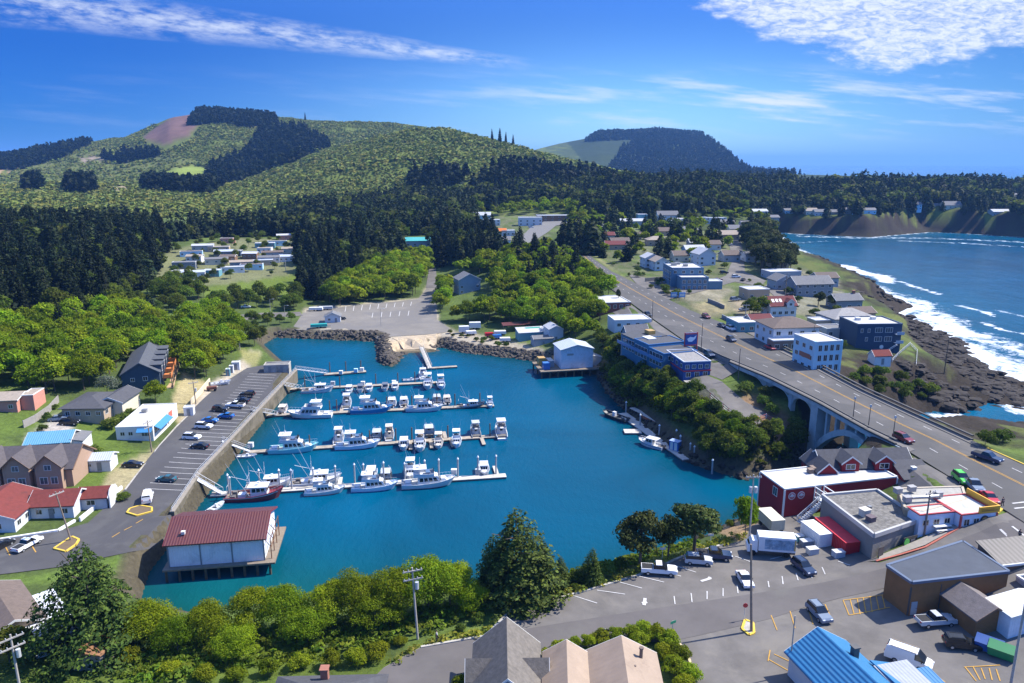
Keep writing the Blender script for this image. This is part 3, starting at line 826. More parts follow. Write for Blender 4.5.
for a, b in zip(qpts[2:-1], qpts[3:]):
    L = np.hypot(*(b - a)); k = int(L / 3)
    for j in range(k + 1):
        p = a + (b - a) * j / k; mb.tube((p[0], p[1], 4.6), (p[0], p[1], 5.55), 0.05, n=5)
    for z in (5.1, 5.52): mb.tube((*a, z), (*b, z), 0.04, n=4)
place(mb.build('railing', mat('galvanised', (0.55, 0.56, 0.57), 0.5, 0.3, var=0.1)), wq)
# kerb along the left of the quay road
mb = MB()
kp = [P(a, b, 4.2)[:2] for a, b in [(220,386),(176,427),(160,445),(125,490)]]
wall_run(mb, kp, 0.3, 3.5, 4.35); struct(mb.build('kerb', CONC))
mb = MB(); wall_run(mb, [P(a, b, 4.1)[:2] for a, b in [(-60,543),(0,540),(58,531),(75,521)]], 0.5, 3.4, 4.45)
wall_run(mb, [P(a, b, 4.1)[:2] for a, b in [(80,521),(96,508),(122,489)]], 0.35, 3.4, 4.9)
o = mb.build('garden_wall', mat('white_wall', (0.70, 0.70, 0.69), 0.7, dirt=(0.45, 0.43, 0.4))); tag(o, 'low white wall round the lawn of the red roofed motel', 'wall')
for pts, lab in [([(54,549),(66,552),(76,545),(79,540),(72,537)], 'yellow kerbed island at the foot of the tall pole by the motel lawn'), ([(127,513),(137,516),(152,512),(152,508),(140,506),(130,509)], 'yellow kerbed island beside the white van on the quay road')]:
    pl = pz_poly(pts, 4.1); mb = MB(); wall_run(mb, [np.array(p) for p in pl + pl[:1]], 0.35, 3.8, 4.35)
    mb2 = MB(); c0 = np.mean(pl, 0); mb2.prism([tuple(c0 + (np.array(p) - c0) * 0.93) for p in pl], 3.8, 4.28)
    e = empty('kerb_island', (c0[0], c0[1], 4), 0, lab, 'traffic island'); place(mb.build('kerb', CURB_Y), e); place(mb2.build('bed', mat('bark_soil', (0.14, 0.10, 0.06))), e)

# ---- far boat-ramp lot
farlot_px = [(262,326),(292,330),(303,313),(320,309),(368,303),(418,299),(428,286),(429,270),(436,270),(436,287),(437,320),(452,331),(437,334),(386,337),(376,334),(300,330),(280,330)]
farlot = struct(drape('ramp_lot', px_poly([(292,330),(303,313),(320,310),(368,304),(418,299),(428,286),(436,286),(437,320),(452,331),(437,334),(386,337),(370,333),(320,331)]), mat('worn_lot', (0.175, 0.16, 0.14), 0.95, var=0.2, scale=0.12, bump=0.2, bscale=4, dirt=(0.15, 0.14, 0.13), dirtscale=0.035, dirtlo=0.45, dirthi=0.6), 0.12, 5))
struct(drape('lane', px_poly([(213,314),(240,315),(262,313),(300,312),(303,316),(262,318),(240,321),(213,319)]), ASPH_OLD, 0.15, 5))
struct(drape('lane', px_poly([(426,288),(429,268),(436,268),(437,288)]), ASPH_OLD, 0.2, 5))
stripes('parking_line', farlot, [((345 + i * 8.2, 312 - i * 0.75), (346 + i * 8.2, 306.5 - i * 0.55)) for i in range(9)] + [((372 + i * 9, 318 - i * 0.5), (373 + i * 9, 313 - i * 0.5)) for i in range(5)], WHITE_L, 0.25)
tag(struct(drape('boat_ramp', px_poly([(392,338),(437,334),(436,350),(404,350)]), mat('ramp_concrete', (0.40, 0.32, 0.22), 0.9, var=0.2, scale=0.3, dirt=(0.22, 0.17, 0.12), dirtscale=0.15), 0.15, 4)))

# ---- highway
def hw(t, s, dz=0.0):
    """point of the highway: t across (0 left, 1 right), s along (station)"""
    i = min(int(s), len(HWL) - 2); f = s - i
    l = HWL[i] + (HWL[i + 1] - HWL[i]) * f; r = HWR[i] + (HWR[i + 1] - HWR[i]) * f
    p = l + (r - l) * t
    return (p[0], p[1], p[2] + dz)
def ribbon(name, m, s0, s1, t0, t1, dz, th=None, parent=None, step=0.2):
    mb = MB(); n = max(1, int(round((s1 - s0) / step)))
    for k in range(n):
        a = s0 + (s1 - s0) * k / n; b_ = s0 + (s1 - s0) * (k + 1) / n
        q = [hw(t0, a, dz), hw(t0, b_, dz), hw(t1, b_, dz), hw(t1, a, dz)]
        mb.quad(*q[::-1]) if th is None else mb.slab(q[::-1], th)
    return mb.build(name, m, parent)
NS = len(HWL) - 1
highway = struct(ribbon('highway', HWYM, 0, NS, 0, 1, 0.02))
def arclen(t):
    L = [0.0]
    for k in range(NS * 20): L.append(L[-1] + np.linalg.norm(np.array(hw(t, (k + 1) / 20)) - np.array(hw(t, k / 20))))
    return np.array(L)
ALN = arclen(0.5); SST = np.arange(NS * 20 + 1) / 20
def s_of(d): return float(np.interp(d, ALN, SST))
def mark(name, m, t, w, dash=None, d0=0, d1=None):
    mb = MB(); d1 = ALN[-1] if d1 is None else d1; d = d0
    step, gap = dash if dash else (5.0, 0.0)
    while d < d1:
        a, b_ = s_of(d), s_of(min(d + step, d1))
        p, q = np.array(hw(t, a, 0.045)), np.array(hw(t, b_, 0.045))
        v = (q - p)[:2]; nn = np.array([-v[1], v[0], 0]) / (np.hypot(*v) + 1e-9) * w / 2
        mb.quad(tuple(p - nn), tuple(q - nn), tuple(q + nn), tuple(p + nn))
        d += step + gap
    return mb.build(name, m, highway)
mark('centre_line', YELLOW_L, 0.565, 0.16); mark('centre_line', YELLOW_L, 0.585, 0.16)
mark('lane_marking', WHITE_L, 0.32, 0.16, (2.5, 6)); mark('lane_marking', WHITE_L, 0.80, 0.16, (2.5, 6))
# pale pavements beside the bridge approaches
PAV = mat('worn_pavement', (0.14, 0.13, 0.12), .9, var=.2); ribbon('pavement', PAV, 6, 10.1, 0.0, 0.10, 0.16, 0.12, highway); ribbon('pavement', PAV, 6, 10.6, 0.91, 1.0, 0.16, 0.12, highway)
ribbon('kerb', CURB_Y, 10.7, 11.8, 0.985, 1.0, 0.16, 0.12, highway)
# parking apron by the shops, left of the highway
struct(drape('apron', px_poly([(604,296),(618,296),(654,321),(690,346),(718,360),(738,371),(722,380),(700,372),(668,350),(640,332),(612,312)]), ASPH_OLD, 0.1, 4))
struct(drape('lane', px_poly([(700,373),(722,382),(745,402),(776,420),(790,430),(770,432),(748,424),(716,398),(700,384)]), ASPH_OLD, 0.12, 4))
# side streets of the town right of the highway
struct(drape('street', px_poly([(640,288),(668,300),(700,292),(735,282),(760,287),(766,281),(745,272),(742,245),(735,232),(728,232),(732,262),(726,276),(690,288),(655,280),(628,274)]), ASPH_OLD, 0.15, 5))
struct(drape('street', px_poly([(720,318),(760,340),(772,346),(800,352),(770,330),(776,312),(790,300),(784,288),(770,283),(764,287),(776,298),(762,318),(745,326)]), ASPH_OLD, 0.15, 5))
struct(drape('street', px_poly([(520,246),(532,242),(556,226),(570,224),(566,220),(548,220),(530,228),(520,238),(505,250)]), mat('pale_asphalt', (0.15, 0.145, 0.14), 0.9), 0.4, 6))

# ---- bridge
CONC_B = mat('bridge_concrete', (0.38, 0.43, 0.44), 0.85, var=0.15, scale=0.4, bump=0.2, bscale=3, dirt=(0.20, 0.22, 0.21), dirtscale=0.25, dirtlo=0.45, dirthi=0.8)
RAILC = mat('railing_concrete', (0.085, 0.082, 0.08), 0.85, var=0.15, scale=0.6, dirt=(0.08, 0.08, 0.075), dirtscale=0.3)
BS0, BS1 = 5.75, 10.0
bp0 = hw(0.5, 8)
bridge = empty('arch_bridge', (bp0[0], bp0[1], 0), 0, 'blue grey concrete arch bridge carrying the highway over the harbour mouth', 'bridge')
o = ribbon('deck', CONC_B, BS0, BS1, -0.02, 1.02, -0.03, 1.0); place(o, bridge)
for tt in (-0.012, 1.012):
    mb = MB(); d = np.interp(BS0, SST, ALN); dend = np.interp(10.6, SST, ALN) if tt > 0.5 else np.interp(BS1 + 0.15, SST, ALN)
    L = dend - d; n = int(L / 0.75)
    for k in range(n):
        p = hw(tt, s_of(d + k * 0.75)); mb.cbox(p[0], p[1], p[2] - 0.02, 0.36, 0.36, 1.05)
    rb = mb.build('baluster', RAILC)
    mb = MB()
    for k in range(0, n - 6, 6):
        a, b_ = np.array(hw(tt, s_of(d + k * 0.75))), np.array(hw(tt, s_of(d + (k + 6) * 0.75)))
        v = (b_ - a)[:2]; nn = np.array([-v[1], v[0], 0]) / np.hypot(*v) * 0.25; zz1 = np.array([0, 0, 1.32])
        q = [a - nn, b_ - nn, b_ + nn, a + nn]
        mb.slab([tuple(x + zz1) for x in q], 0.28); mb.slab([tuple(x + np.array([0, 0, 0.42])) for x in q], 0.40)
    rl = place(mb.build('parapet', RAILC), bridge)
    rb['kind'] = 'stuff'; rb.parent = rl; rb.matrix_parent_inverse = rl.matrix_parent_inverse
# spans seen along the near side: piers at stations, the big arch between two of them
dB = lambda s: float(np.interp(s, SST, ALN))
dist0, dist1 = dB(BS0), dB(BS1)
arch0, arch1 = dB(8.0) - 1.0, dB(8.0) + 30.5
small = [dist0 + 2, dist0 + 2 + (arch0 - dist0 - 2) * 0.26, dist0 + 2 + (arch0 - dist0 - 2) * 0.51, dist0 + 2 + (arch0 - dist0 - 2) * 0.76]
def pier(d, r, zb, ztop, wd=1.3, parent=bridge, name='pier'):
    for tt in (0.06, 0.94):
        p = hw(tt, s_of(d)); p2 = hw(tt, s_of(d + 0.5)); ang = math.atan2(p2[1] - p[1], p2[0] - p[0])
        mb = MB().at(Matrix.Translation((p[0], p[1], 0)) @ Matrix.Rotation(ang, 4, 'Z'))
        mb.cbox(0, 0, zb, wd, r, ztop - zb); place(mb.build(name, CONC_B), parent)
for d in small[1:]:
    p = hw(0.5, s_of(d)); pier(d, 1.3, hz(p[0], p[1]) - 3, 14.95)
for d in (arch0 - 0.3, arch1 + 0.3): pier(d, 2.6, -3, 14.95, 2.8)
for d in (arch1 + 6, arch1 + 12):
    if d < dist1: pier(d, 1.3, -1, 14.95)
for tt in (0.06, 0.94):
    # small arched spandrels between piers
    mb = MB(); ds = small + [arch0 - 1.7]
    for a, b_ in zip(ds[:-1], ds[1:]):
        a += 0.6; b_ -= 0.6; n = 12
        for k in range(n):
            u0, u1 = k / n, (k + 1) / n
            f = lambda u: 14.97 - (0.5 + 3.0 * (1 - math.sqrt(max(0, 1 - (2 * u - 1) ** 2))))
            p, q = np.array(hw(tt, s_of(a + (b_ - a) * u0))), np.array(hw(tt, s_of(a + (b_ - a) * u1)))
            v = (q - p)[:2]; nn = np.array([-v[1], v[0]]) / np.hypot(*v) * 0.45
            pl = [tuple(p[:2] - nn), tuple(q[:2] - nn), tuple(q[:2] + nn), tuple(p[:2] + nn)]
            mb.add([(*pl[0], f(u0)), (*pl[1], f(u1)), (*pl[2], f(u1)), (*pl[3], f(u0)), (*pl[0], 14.96), (*pl[1], 14.96), (*pl[2], 14.96), (*pl[3], 14.96)],
                   [(0,3,2,1),(4,5,6,7),(0,1,5,4),(1,2,6,5),(2,3,7,6),(3,0,4,7)])
    place(mb.build('spandrel', CONC_B), bridge)
    # main arch rib
    mb = MB(); n = 30; fa = lambda u: 4.6 + 8.9 * (1 - (2 * u - 1) ** 2)
    for k in range(n):
        u0, u1 = k / n, (k + 1) / n
        p, q = np.array(hw(tt, s_of(arch0 + (arch1 - arch0) * u0))), np.array(hw(tt, s_of(arch0 + (arch1 - arch0) * u1)))
        v = (q - p)[:2]; nn = np.array([-v[1], v[0]]) / np.hypot(*v) * 0.8
        pl = [tuple(p[:2] - nn), tuple(q[:2] - nn), tuple(q[:2] + nn), tuple(p[:2] + nn)]
        th = lambda u: 1.3 + 0.9 * abs(2 * u - 1)
        mb.add([(*pl[0], fa(u0) - th(u0)), (*pl[1], fa(u1) - th(u1)), (*pl[2], fa(u1) - th(u1)), (*pl[3], fa(u0) - th(u0)), (*pl[0], fa(u0)), (*pl[1], fa(u1)), (*pl[2], fa(u1)), (*pl[3], fa(u0))],
               [(0,3,2,1),(4,5,6,7),(0,1,5,4),(1,2,6,5),(2,3,7,6),(3,0,4,7)])
    place(mb.build('arch_rib', CONC_B), bridge)
    for k in range(1, 8):
        u = k / 8; zt = fa(u) - 0.05
        if zt < 14.4:
            p = hw(tt, s_of(arch0 + (arch1 - arch0) * u)); p2 = hw(tt, s_of(arch0 + (arch1 - arch0) * u + 0.5)); ang = math.atan2(p2[1] - p[1], p2[0] - p[0])
            mb = MB().at(Matrix.Translation((p[0], p[1], 0)) @ Matrix.Rotation(ang, 4, 'Z')); mb.cbox(0, 0, zt, 0.7, 1.0, 14.95 - zt); place(mb.build('column', CONC_B), bridge)
# cross walls between the two sides
for k, u in enumerate((0.14, 0.5, 0.86)):
    p, q = hw(0.10, s_of(arch0 + (arch1 - arch0) * u)), hw(0.90, s_of(arch0 + (arch1 - arch0) * u))
    z = 4.6 + 8.9 * (1 - (2 * u - 1) ** 2)
    mb = MB().tube((p[0], p[1], z - 0.7), (q[0], q[1], z - 0.7), 0.5, n=6); place(mb.build('cross_beam', CONC_B), bridge)
for d in (dist0 - 4, dist1 + 4):
    pass
# retaining wall on the left approach
mb = MB(); pts = [np.array(hw(-0.02, s)[:2]) for s in (5.3, 5.6, 5.8, 6.0, 6.2)]
wall_run(mb, pts, 0.6, 8, 16.9); tag(mb.build('retaining_wall', CONC_DK), 'grey concrete retaining wall beside the bridge approach', 'wall')

# ---- the near street and its parking lots
lot_px = [(330,720),(384,668),(420,648),(486,637),(511,612),(584,593),(640,576),(690,555),(742,541),(768,540),(800,548),(860,562),(880,563),(925,549),(960,529),(1000,515),(1050,500),(1120,530),(1120,740),(712,740),(697,684),(678,642),(640,643),(538,651),(500,665),(440,720)]
lot = struct(drape('parking_lot', px_poly(lot_px), ASPH_OLD, 0.10, 2.5))
street = struct(drape('street', px_poly([(384,669),(420,649),(486,638),(530,629),(643,611),(768,592),(868,573),(925,556),(965,538),(1010,521),(1060,512),(1060,545),(1000,552),(940,570),(888,588),(843,598),(808,607),(768,620),(700,636),(675,641),(600,645),(538,650),(480,668),(400,720),(330,720)]), ASPH, 0.14, 2.5))
stripes('parking_line', lot, [((572,596),(597,604)),((597,591),(625,595)),((620,583),(642,589)),((639,577),(664,583)),((657,571),(681,577)),((674,566),(696,573)),((690,561),(712,567)),
  ((674,597),(675,605)),((691,594),(692,603)),((707,592),(707,600)),((723,589),(723,597)),((737,586),(738,594)),((768,582),(769,588)),((782,577),(783,585)),((796,574),(798,581)),((809,571),(812,579)),((822,568),(825,575)),
  ((735,557),(752,563)),((770,560),(782,557)),((838,562),(850,566))], WHITE_L, 0.16)
stripes('arrow_marking', lot, [((701,582),(711,579)),((708,578),(711,579)),((644,606),(645,599)),((642,604),(647,603))], WHITE_L, 0.5)
stripes('yellow_line', lot, [((771,616),(777,631)),((790,612),(795,629)),((808,609),(813,625)),((825,605),(832,621)),
  ((843,601),(849,616)),((850,600),(854,615)),((857,599),(860,615)),((863,598),(866,614)),((870,597),(872,613)),((876,597),(879,611)),((882,596),(885,609)),((843,601),(888,595)),((849,616),(890,608)),
  ((768,660),(789,672)),((774,655),(800,667)),((965,668),(976,682)),((973,668),(980,681)),((981,669),(985,680)),((989,669),(992,681)),((996,670),(1000,682)),((964,668),(1000,666)),((930,672),(945,683)),((1008,645),(985,650)),((770,651),(768,662))], YELLOW_L, 0.15)
# crosswalks at the highway corner
stripes('crosswalk', street, [((1000,530),(1016,545)),((1012,527),(1030,541))], WHITE_L, 0.35)
stripes('crosswalk', highway, [((1012,505),(1030,503)),((1014,510),(1034,508))], WHITE_L, 0.35, 0.32)
# pavement strips
mb = MB()
def kerbrun(name, pts, m, w=0.3, h=0.14, z=None):
    q = [G(a, b) for a, b in pts]; mb = MB()
    for a, b_ in zip(q[:-1], q[1:]):
        d = (b_ - a)[:2]; L = np.hypot(*d); nn = np.array([-d[1], d[0]]) / L * w / 2; k = max(1, int(L / 3))
        for j in range(k):
            p = a[:2] + d * j / k; r = a[:2] + d * (j + 1) / k
            c = [p - nn, r - nn, r + nn, p + nn]
            mb.slab([(x, y, hz(x, y) + 0.12 + h) for x, y in c], 0.4)
    return struct(mb.build(name, m))
kerbrun('kerb', [(421,648),(486,636.5),(511,611),(584,592),(640,575),(690,554),(728,544)], CONC, 0.4)
kerbrun('kerb', [(697,684),(689,660),(678,642)], mat('tan_kerb', (0.5, 0.42, 0.25), 0.85), 0.35)
kerbrun('kerb', [(876,562),(925,548),(962,527)], mat('red_kerb_paint', (0.42, 0.13, 0.09), 0.8, var=0.2), 0.35)
kerbrun('kerb', [(978,515),(996,514),(1006,506),(1002,498)], CURB_Y, 0.5)
struct(drape('pavement', px_poly([(878,561),(925,546),(962,526),(994,513),(1004,505),(998,496),(975,512),(920,540),(880,556)]), mat('pavement', (0.30, 0.27, 0.23), 0.9, var=0.15, dirt=(0.22, 0.2, 0.17)), 0.22, 3))
pl = px_poly([(742,630),(749,636),(754,634),(753,624),(745,621)]); mb = MB(); zi = hz(*pl[0]); wall_run(mb, [np.array(p) for p in pl + pl[:1]], 0.35, zi - 0.3, zi + 0.3)
e = empty('kerb_island', (*pl[0], zi), 0, 'yellow kerbed island round the big wooden pole on the street corner', 'traffic island'); place(mb.build('kerb', CURB_Y), e)
c0 = np.mean(pl, 0); mb = MB().prism([tuple(c0 + (np.array(p) - c0) * 0.93) for p in pl], zi - 0.3, zi + 0.22); place(mb.build('bed', CONC), e)

struct(drape('yard', [(76.5,126),(82.5,121),(85,131),(83.2,143),(76,140)], ASPH_OLD, 0.12, 2.5)); struct(drape('yard', px_poly([(752,526),(790,512),(842,520),(880,561),(860,563),(800,549),(768,541),(742,542)]), ASPH_OLD, 0.11, 2.5))

# ================================================================== buildings
GLASS = glass()
GLASS_B = glass('sky_glass', (0.06, 0.09, 0.12))
TRIM = paint('white_trim', (0.62, 0.62, 0.60), 0.5)
DARKTRIM = paint('dark_trim', (0.05, 0.05, 0.055), 0.5)
_wc = {}
def window_mesh(w, h, fm, gm, bars):
    key = (round(w, 2), round(h, 2), fm.name, gm.name, bars)
    if key not in _wc:
        f = 0.10
        a = MB()
        a.box(-w/2, -0.05, 0, w/2, 0.04, f); a.box(-w/2, -0.05, h-f, w/2, 0.04, h)
        a.box(-w/2, -0.05, f, -w/2+f, 0.04, h-f); a.box(w/2-f, -0.05, f, w/2, 0.04, h-f)
        if bars:
            k = max(1, int(w / 1.1))
            for i in range(1, k + 1):
                x = -w/2 + w * i / (k + 1); a.box(x-0.035, -0.04, f, x+0.035, 0.03, h-f)
        p = MB().box(-w/2+f, -0.02, f, w/2-f, 0.02, h-f)
        _wc[key] = (a.mesh('window', fm), p.mesh('pane', gm))
    return _wc[key]
def win(root, face, fx, z, w, h, dims, fm=TRIM, gm=GLASS, bars=True, name='window', sub=True):
    """a window on one face (f, b, l, r) of the box dims = (x0, y0, x1, y1)"""
    x0, y0, x1, y1 = dims
    loc, rz = {'f': ((x0 + fx, y0 - 0.02, z), 0), 'b': ((x1 - fx, y1 + 0.02, z), math.pi),
               'l': ((x0 - 0.02, y1 - fx, z), -math.pi / 2), 'r': ((x1 + 0.02, y0 + fx, z), math.pi / 2)}[face]
    fme, pme = window_mesh(w, h, fm, gm, bars)
    o = link(name, fme, None, root, loc); o.rotation_euler.z = rz
    p = link('pane', pme, None, o)
    return o
def wins(root, face, dims, n, z, w=1.2, h=1.3, m0=1.0, m1=None, **kw):
    x0, y0, x1, y1 = dims
    L = (x1 - x0) if face in 'fb' else (y1 - y0)
    m1 = m0 if m1 is None else m1
    for i in range(n):
        f = m0 + w / 2 + (L - m0 - m1 - w) * (i / (n - 1) if n > 1 else 0.5)
        win(root, face, f, z, w, h, dims, **kw)
_dc = {}
def door(root, face, fx, dims, w=1.0, h=2.1, m=None, z=0.05):
    m = m or paint('grey_door', (0.22, 0.23, 0.25))
    x0, y0, x1, y1 = dims
    loc, rz = {'f': ((x0 + fx, y0 - 0.03, z), 0), 'b': ((x1 - fx, y1 + 0.03, z), math.pi), 'l': ((x0 - 0.03, y1 - fx, z), -math.pi / 2), 'r': ((x1 + 0.03, y0 + fx, z), math.pi / 2)}[face]
    key = (round(w, 1), round(h, 1), m.name)
    if key not in _dc:
        _dc[key] = (MB().box(-w/2, -0.04, 0, w/2, 0.03, h).mesh('door', m), MB().box(w/2-0.2, -0.09, h*0.45, w/2-0.12, -0.04, h*0.45+0.12).mesh('handle', DARKTRIM))
    o = link('door', _dc[key][0], None, root, loc); o.rotation_euler.z = rz
    link('handle', _dc[key][1], None, o)
    return o
def chimney(root, x, y, z, s=0.7, h=1.4, m=None):
    mb = MB().cbox(x, y, z - 1.2, s, s, h + 1.2).cbox(x, y, z + h, s + 0.2, s + 0.2, 0.15)
    return mb.build('chimney', m or mat('chimney_brick', (0.30, 0.13, 0.09), 0.9, var=0.2, scale=3), root)
def vol(root, x0, y0, x1, y1, z0, h, wm, rm, roof='flat', rh=2.0, ov=0.45, trim=TRIM, skirt=1.5, par=0.5, wname='wall', rname='roof', corner=False):
    """one box of a building with its roof; walls reach below ground by skirt"""
    zb, zt = z0 - skirt, z0 + h
    a = MB()
    xm, ym = (x0 + x1) / 2, (y0 + y1) / 2
    r = MB(); tr = MB(); T = 0.22
    if roof == 'flat':
        a.box(x0, y0, zb, x1, y1, zt - 0.05)
        r.box(x0 + 0.25, y0 + 0.25, zt - 0.04, x1 - 0.25, y1 - 0.25, zt + 0.04)
        for q in ((x0 - .06, y0 - .06, x1 + .06, y0 + .25), (x0 - .06, y1 - .25, x1 + .06, y1 + .06), (x0 - .06, y0 + .25, x0 + .25, y1 - .25), (x1 - .25, y0 + .25, x1 + .06, y1 - .25)):
            tr.box(q[0], q[1], zt - 0.03, q[2], q[3], zt + par)
    elif roof in ('gx', 'gy'):
        if roof == 'gx':
            a.add([(x0,y0,zb),(x1,y0,zb),(x1,y1,zb),(x0,y1,zb),(x0,y0,zt),(x1,y0,zt),(x1,y1,zt),(x0,y1,zt),(x0,ym,zt+rh),(x1,ym,zt+rh)],
                  [(0,3,2,1),(0,1,5,4),(2,3,7,6),(1,2,6,9,5),(3,0,4,8,7),(4,5,9,8),(6,7,8,9)])
            k = rh / (ym - y0); e = ov * k
            U = T + 0.02
            r.slab([(x0-ov,y0-ov,zt-e+U),(x1+ov,y0-ov,zt-e+U),(x1+ov,ym,zt+rh+U),(x0-ov,ym,zt+rh+U)], T)
            r.slab([(x1+ov,y1+ov,zt-e+U),(x0-ov,y1+ov,zt-e+U),(x0-ov,ym,zt+rh+U),(x1+ov,ym,zt+rh+U)], T)
            for xx in (x0-ov-.06, x1+ov):
                if tr.v: tr.build('gable_trim', trim, root); tr = MB()
                for yy, in ((y0-ov,), (y1+ov,)):
                    tr.add([(xx,yy,zt-e-.08),(xx+.06,yy,zt-e-.08),(xx+.06,ym,zt+rh-.08),(xx,ym,zt+rh-.08),(xx,yy,zt-e+U),(xx+.06,yy,zt-e+U),(xx+.06,ym,zt+rh+U),(xx,ym,zt+rh+U)],
                           [(0,3,2,1),(4,5,6,7),(0,1,5,4),(1,2,6,5),(2,3,7,6),(3,0,4,7)])
        else:
            a.add([(x0,y0,zb),(x1,y0,zb),(x1,y1,zb),(x0,y1,zb),(x0,y0,zt),(x1,y0,zt),(x1,y1,zt),(x0,y1,zt),(xm,y0,zt+rh),(xm,y1,zt+rh)],
                  [(0,3,2,1),(1,2,6,5),(3,0,4,7),(0,1,5,8,4),(2,3,7,9,6),(5,6,9,8),(7,4,8,9)])
            k = rh / (xm - x0); e = ov * k; U = T + 0.02
            r.slab([(x0-ov,y1+ov,zt-e+U),(x0-ov,y0-ov,zt-e+U),(xm,y0-ov,zt+rh+U),(xm,y1+ov,zt+rh+U)], T)
            r.slab([(x1+ov,y0-ov,zt-e+U),(x1+ov,y1+ov,zt-e+U),(xm,y1+ov,zt+rh+U),(xm,y0-ov,zt+rh+U)], T)
            for yy in (y0-ov-.06, y1+ov):
                if tr.v: tr.build('gable_trim', trim, root); tr = MB()
                for xx, in ((x0-ov,), (x1+ov,)):
                    tr.add([(xx,yy,zt-e-.08),(xx,yy+.06,zt-e-.08),(xm,yy+.06,zt+rh-.08),(xm,yy,zt+rh-.08),(xx,yy,zt-e+U),(xx,yy+.06,zt-e+U),(xm,yy+.06,zt+rh+U),(xm,yy,zt+rh+U)],
                           [(0,3,2,1),(4,5,6,7),(0,1,5,4),(1,2,6,5),(2,3,7,6),(3,0,4,7)])
    elif roof == 'hip':
        a.box(x0, y0, zb, x1, y1, zt)
        w, d = x1 - x0, y1 - y0; s = min(w, d) / 2
        p = [(x0-ov,y0-ov,zt+.02),(x1+ov,y0-ov,zt+.02),(x1+ov,y1+ov,zt+.02),(x0-ov,y1+ov,zt+.02)]
        ra, rb = ((x0+s,ym,zt+rh),(x1-s,ym,zt+rh)) if w >= d else ((xm,y0+s,zt+rh),(xm,y1-s,zt+rh))
        q = [(*c[:2], c[2]+.16) for c in p]
        fs = [(0,3,2,1),(0,1,5,4),(1,2,6,5),(2,3,7,6),(3,0,4,7)]
        r.add(p + q + [ra, rb], fs + ([(4,5,9,8),(5,6,9),(6,7,8,9),(7,4,8)] if w >= d else [(4,5,8),(5,6,9,8),(6,7,9),(7,4,8,9)]))
    elif roof in ('sf', 'sb', 'sl', 'sr'):       # single pitch, low side at front / back / left / right
        hi = {'sf': (0,0,1,1), 'sb': (1,1,0,0), 'sl': (0,1,1,0), 'sr': (1,0,0,1)}[roof]
        c = [(x0,y0),(x1,y0),(x1,y1),(x0,y1)]
        a.add([(*p,zb) for p in c] + [(*p,zt+rh*k) for p, k in zip(c, hi)], [(0,3,2,1),(4,5,6,7),(0,1,5,4),(1,2,6,5),(2,3,7,6),(3,0,4,7)])
        gxs, gys = x1 - x0, y1 - y0
        cz = [zt + rh * k for k in hi]
        co = [(x0-ov,y0-ov),(x1+ov,y0-ov),(x1+ov,y1+ov),(x0-ov,y1+ov)]
        sx = (cz[1] - cz[0]) / gxs; sy = (cz[3] - cz[0]) / gys
        r.slab([(p[0], p[1], cz[0] + sx * (p[0] - x0) + sy * (p[1] - y0) + T + .02) for p in co], T)
    if corner:
        for (cx, cy) in ((x0, y0), (x1, y0), (x1, y1), (x0, y1)):
            MB().cbox(cx, cy, zb, 0.28, 0.28, zt - zb - 0.08).build('corner_board', trim, root)
    o = a.build(wname, wm, root); rr = r.build(rname, rm, root)
    if tr.v: tr.build('trim', trim, root)
    return (x0, y0, x1, y1)
def volp(root, pxs, zt, wm, rm, trim=TRIM, par=0.45, skirt=3.0, zfall=None):
    """a flat roofed block whose roof corners are seen at pxs on the level zt"""
    Mi = (Matrix.Translation(root.location) @ Matrix.Rotation(root.rotation_euler.z, 4, 'Z')).inverted()
    q = [tuple((Mi @ Vector(P(a, b, zt)))[:2]) for a, b in pxs]; h = zt - root.location.z; c = np.mean(q, 0)
    MB().prism(q, -skirt, h - .05).build('wall', wm, root)
    MB().prism([tuple(c + (np.array(p) - c) * .985) for p in q], h - .04, h + .03).build('roof', rm, root)
    mb = MB(); wall_run(mb, [np.array(p) for p in q + q[:1]], .42, h - .3, h + par); mb.build('parapet', trim, root)
def root_at(label, cat, px, py, z=None, rot=9.0, name='house', group=None, base=None):
    """a thing whose front-left corner is seen at px, py on the level z (ground if None)"""
    p = G(px, py) if z is None else P(px, py, z)
    zb = base if base is not None else (p[2] if z is None else hz(p[0], p[1]))
    return empty(name, (p[0], p[1], zb), R(rot), label, cat, group)
def M3(n, c, **k): return wall_mat(n, c, **k)
W_WHITE = M3('white_siding', (0.60, 0.61, 0.62)); W_GREY = M3('grey_siding', (0.34, 0.36, 0.38)); W_BLUE = M3('blue_siding', (0.10, 0.22, 0.36))
W_CREAM = M3('cream_siding', (0.62, 0.55, 0.42)); W_TAN = M3('tan_siding', (0.42, 0.32, 0.22)); W_BROWN = M3('brown_siding', (0.20, 0.12, 0.075)); W_NAVY = M3('navy_siding', (0.035, 0.062, 0.11))
W_RED = M3('red_siding', (0.25, 0.018, 0.024)); W_TEAL = M3('teal_siding', (0.12, 0.28, 0.33)); W_SLATE = M3('slate_siding', (0.22, 0.24, 0.26)); W_LBLUE = M3('pale_blue_siding', (0.42, 0.62, 0.74)); W_SALMON = M3('salmon_siding', (0.52, 0.24, 0.18))
R_GREY = roof_mat('grey_shingle', (0.15, 0.15, 0.155)); R_DARK = roof_mat('dark_shingle', (0.07, 0.07, 0.078)); R_BROWN = roof_mat('brown_shingle', (0.13, 0.10, 0.085)); R_WHITE = roof_mat('white_membrane', (0.44, 0.44, 0.43), 0.1)
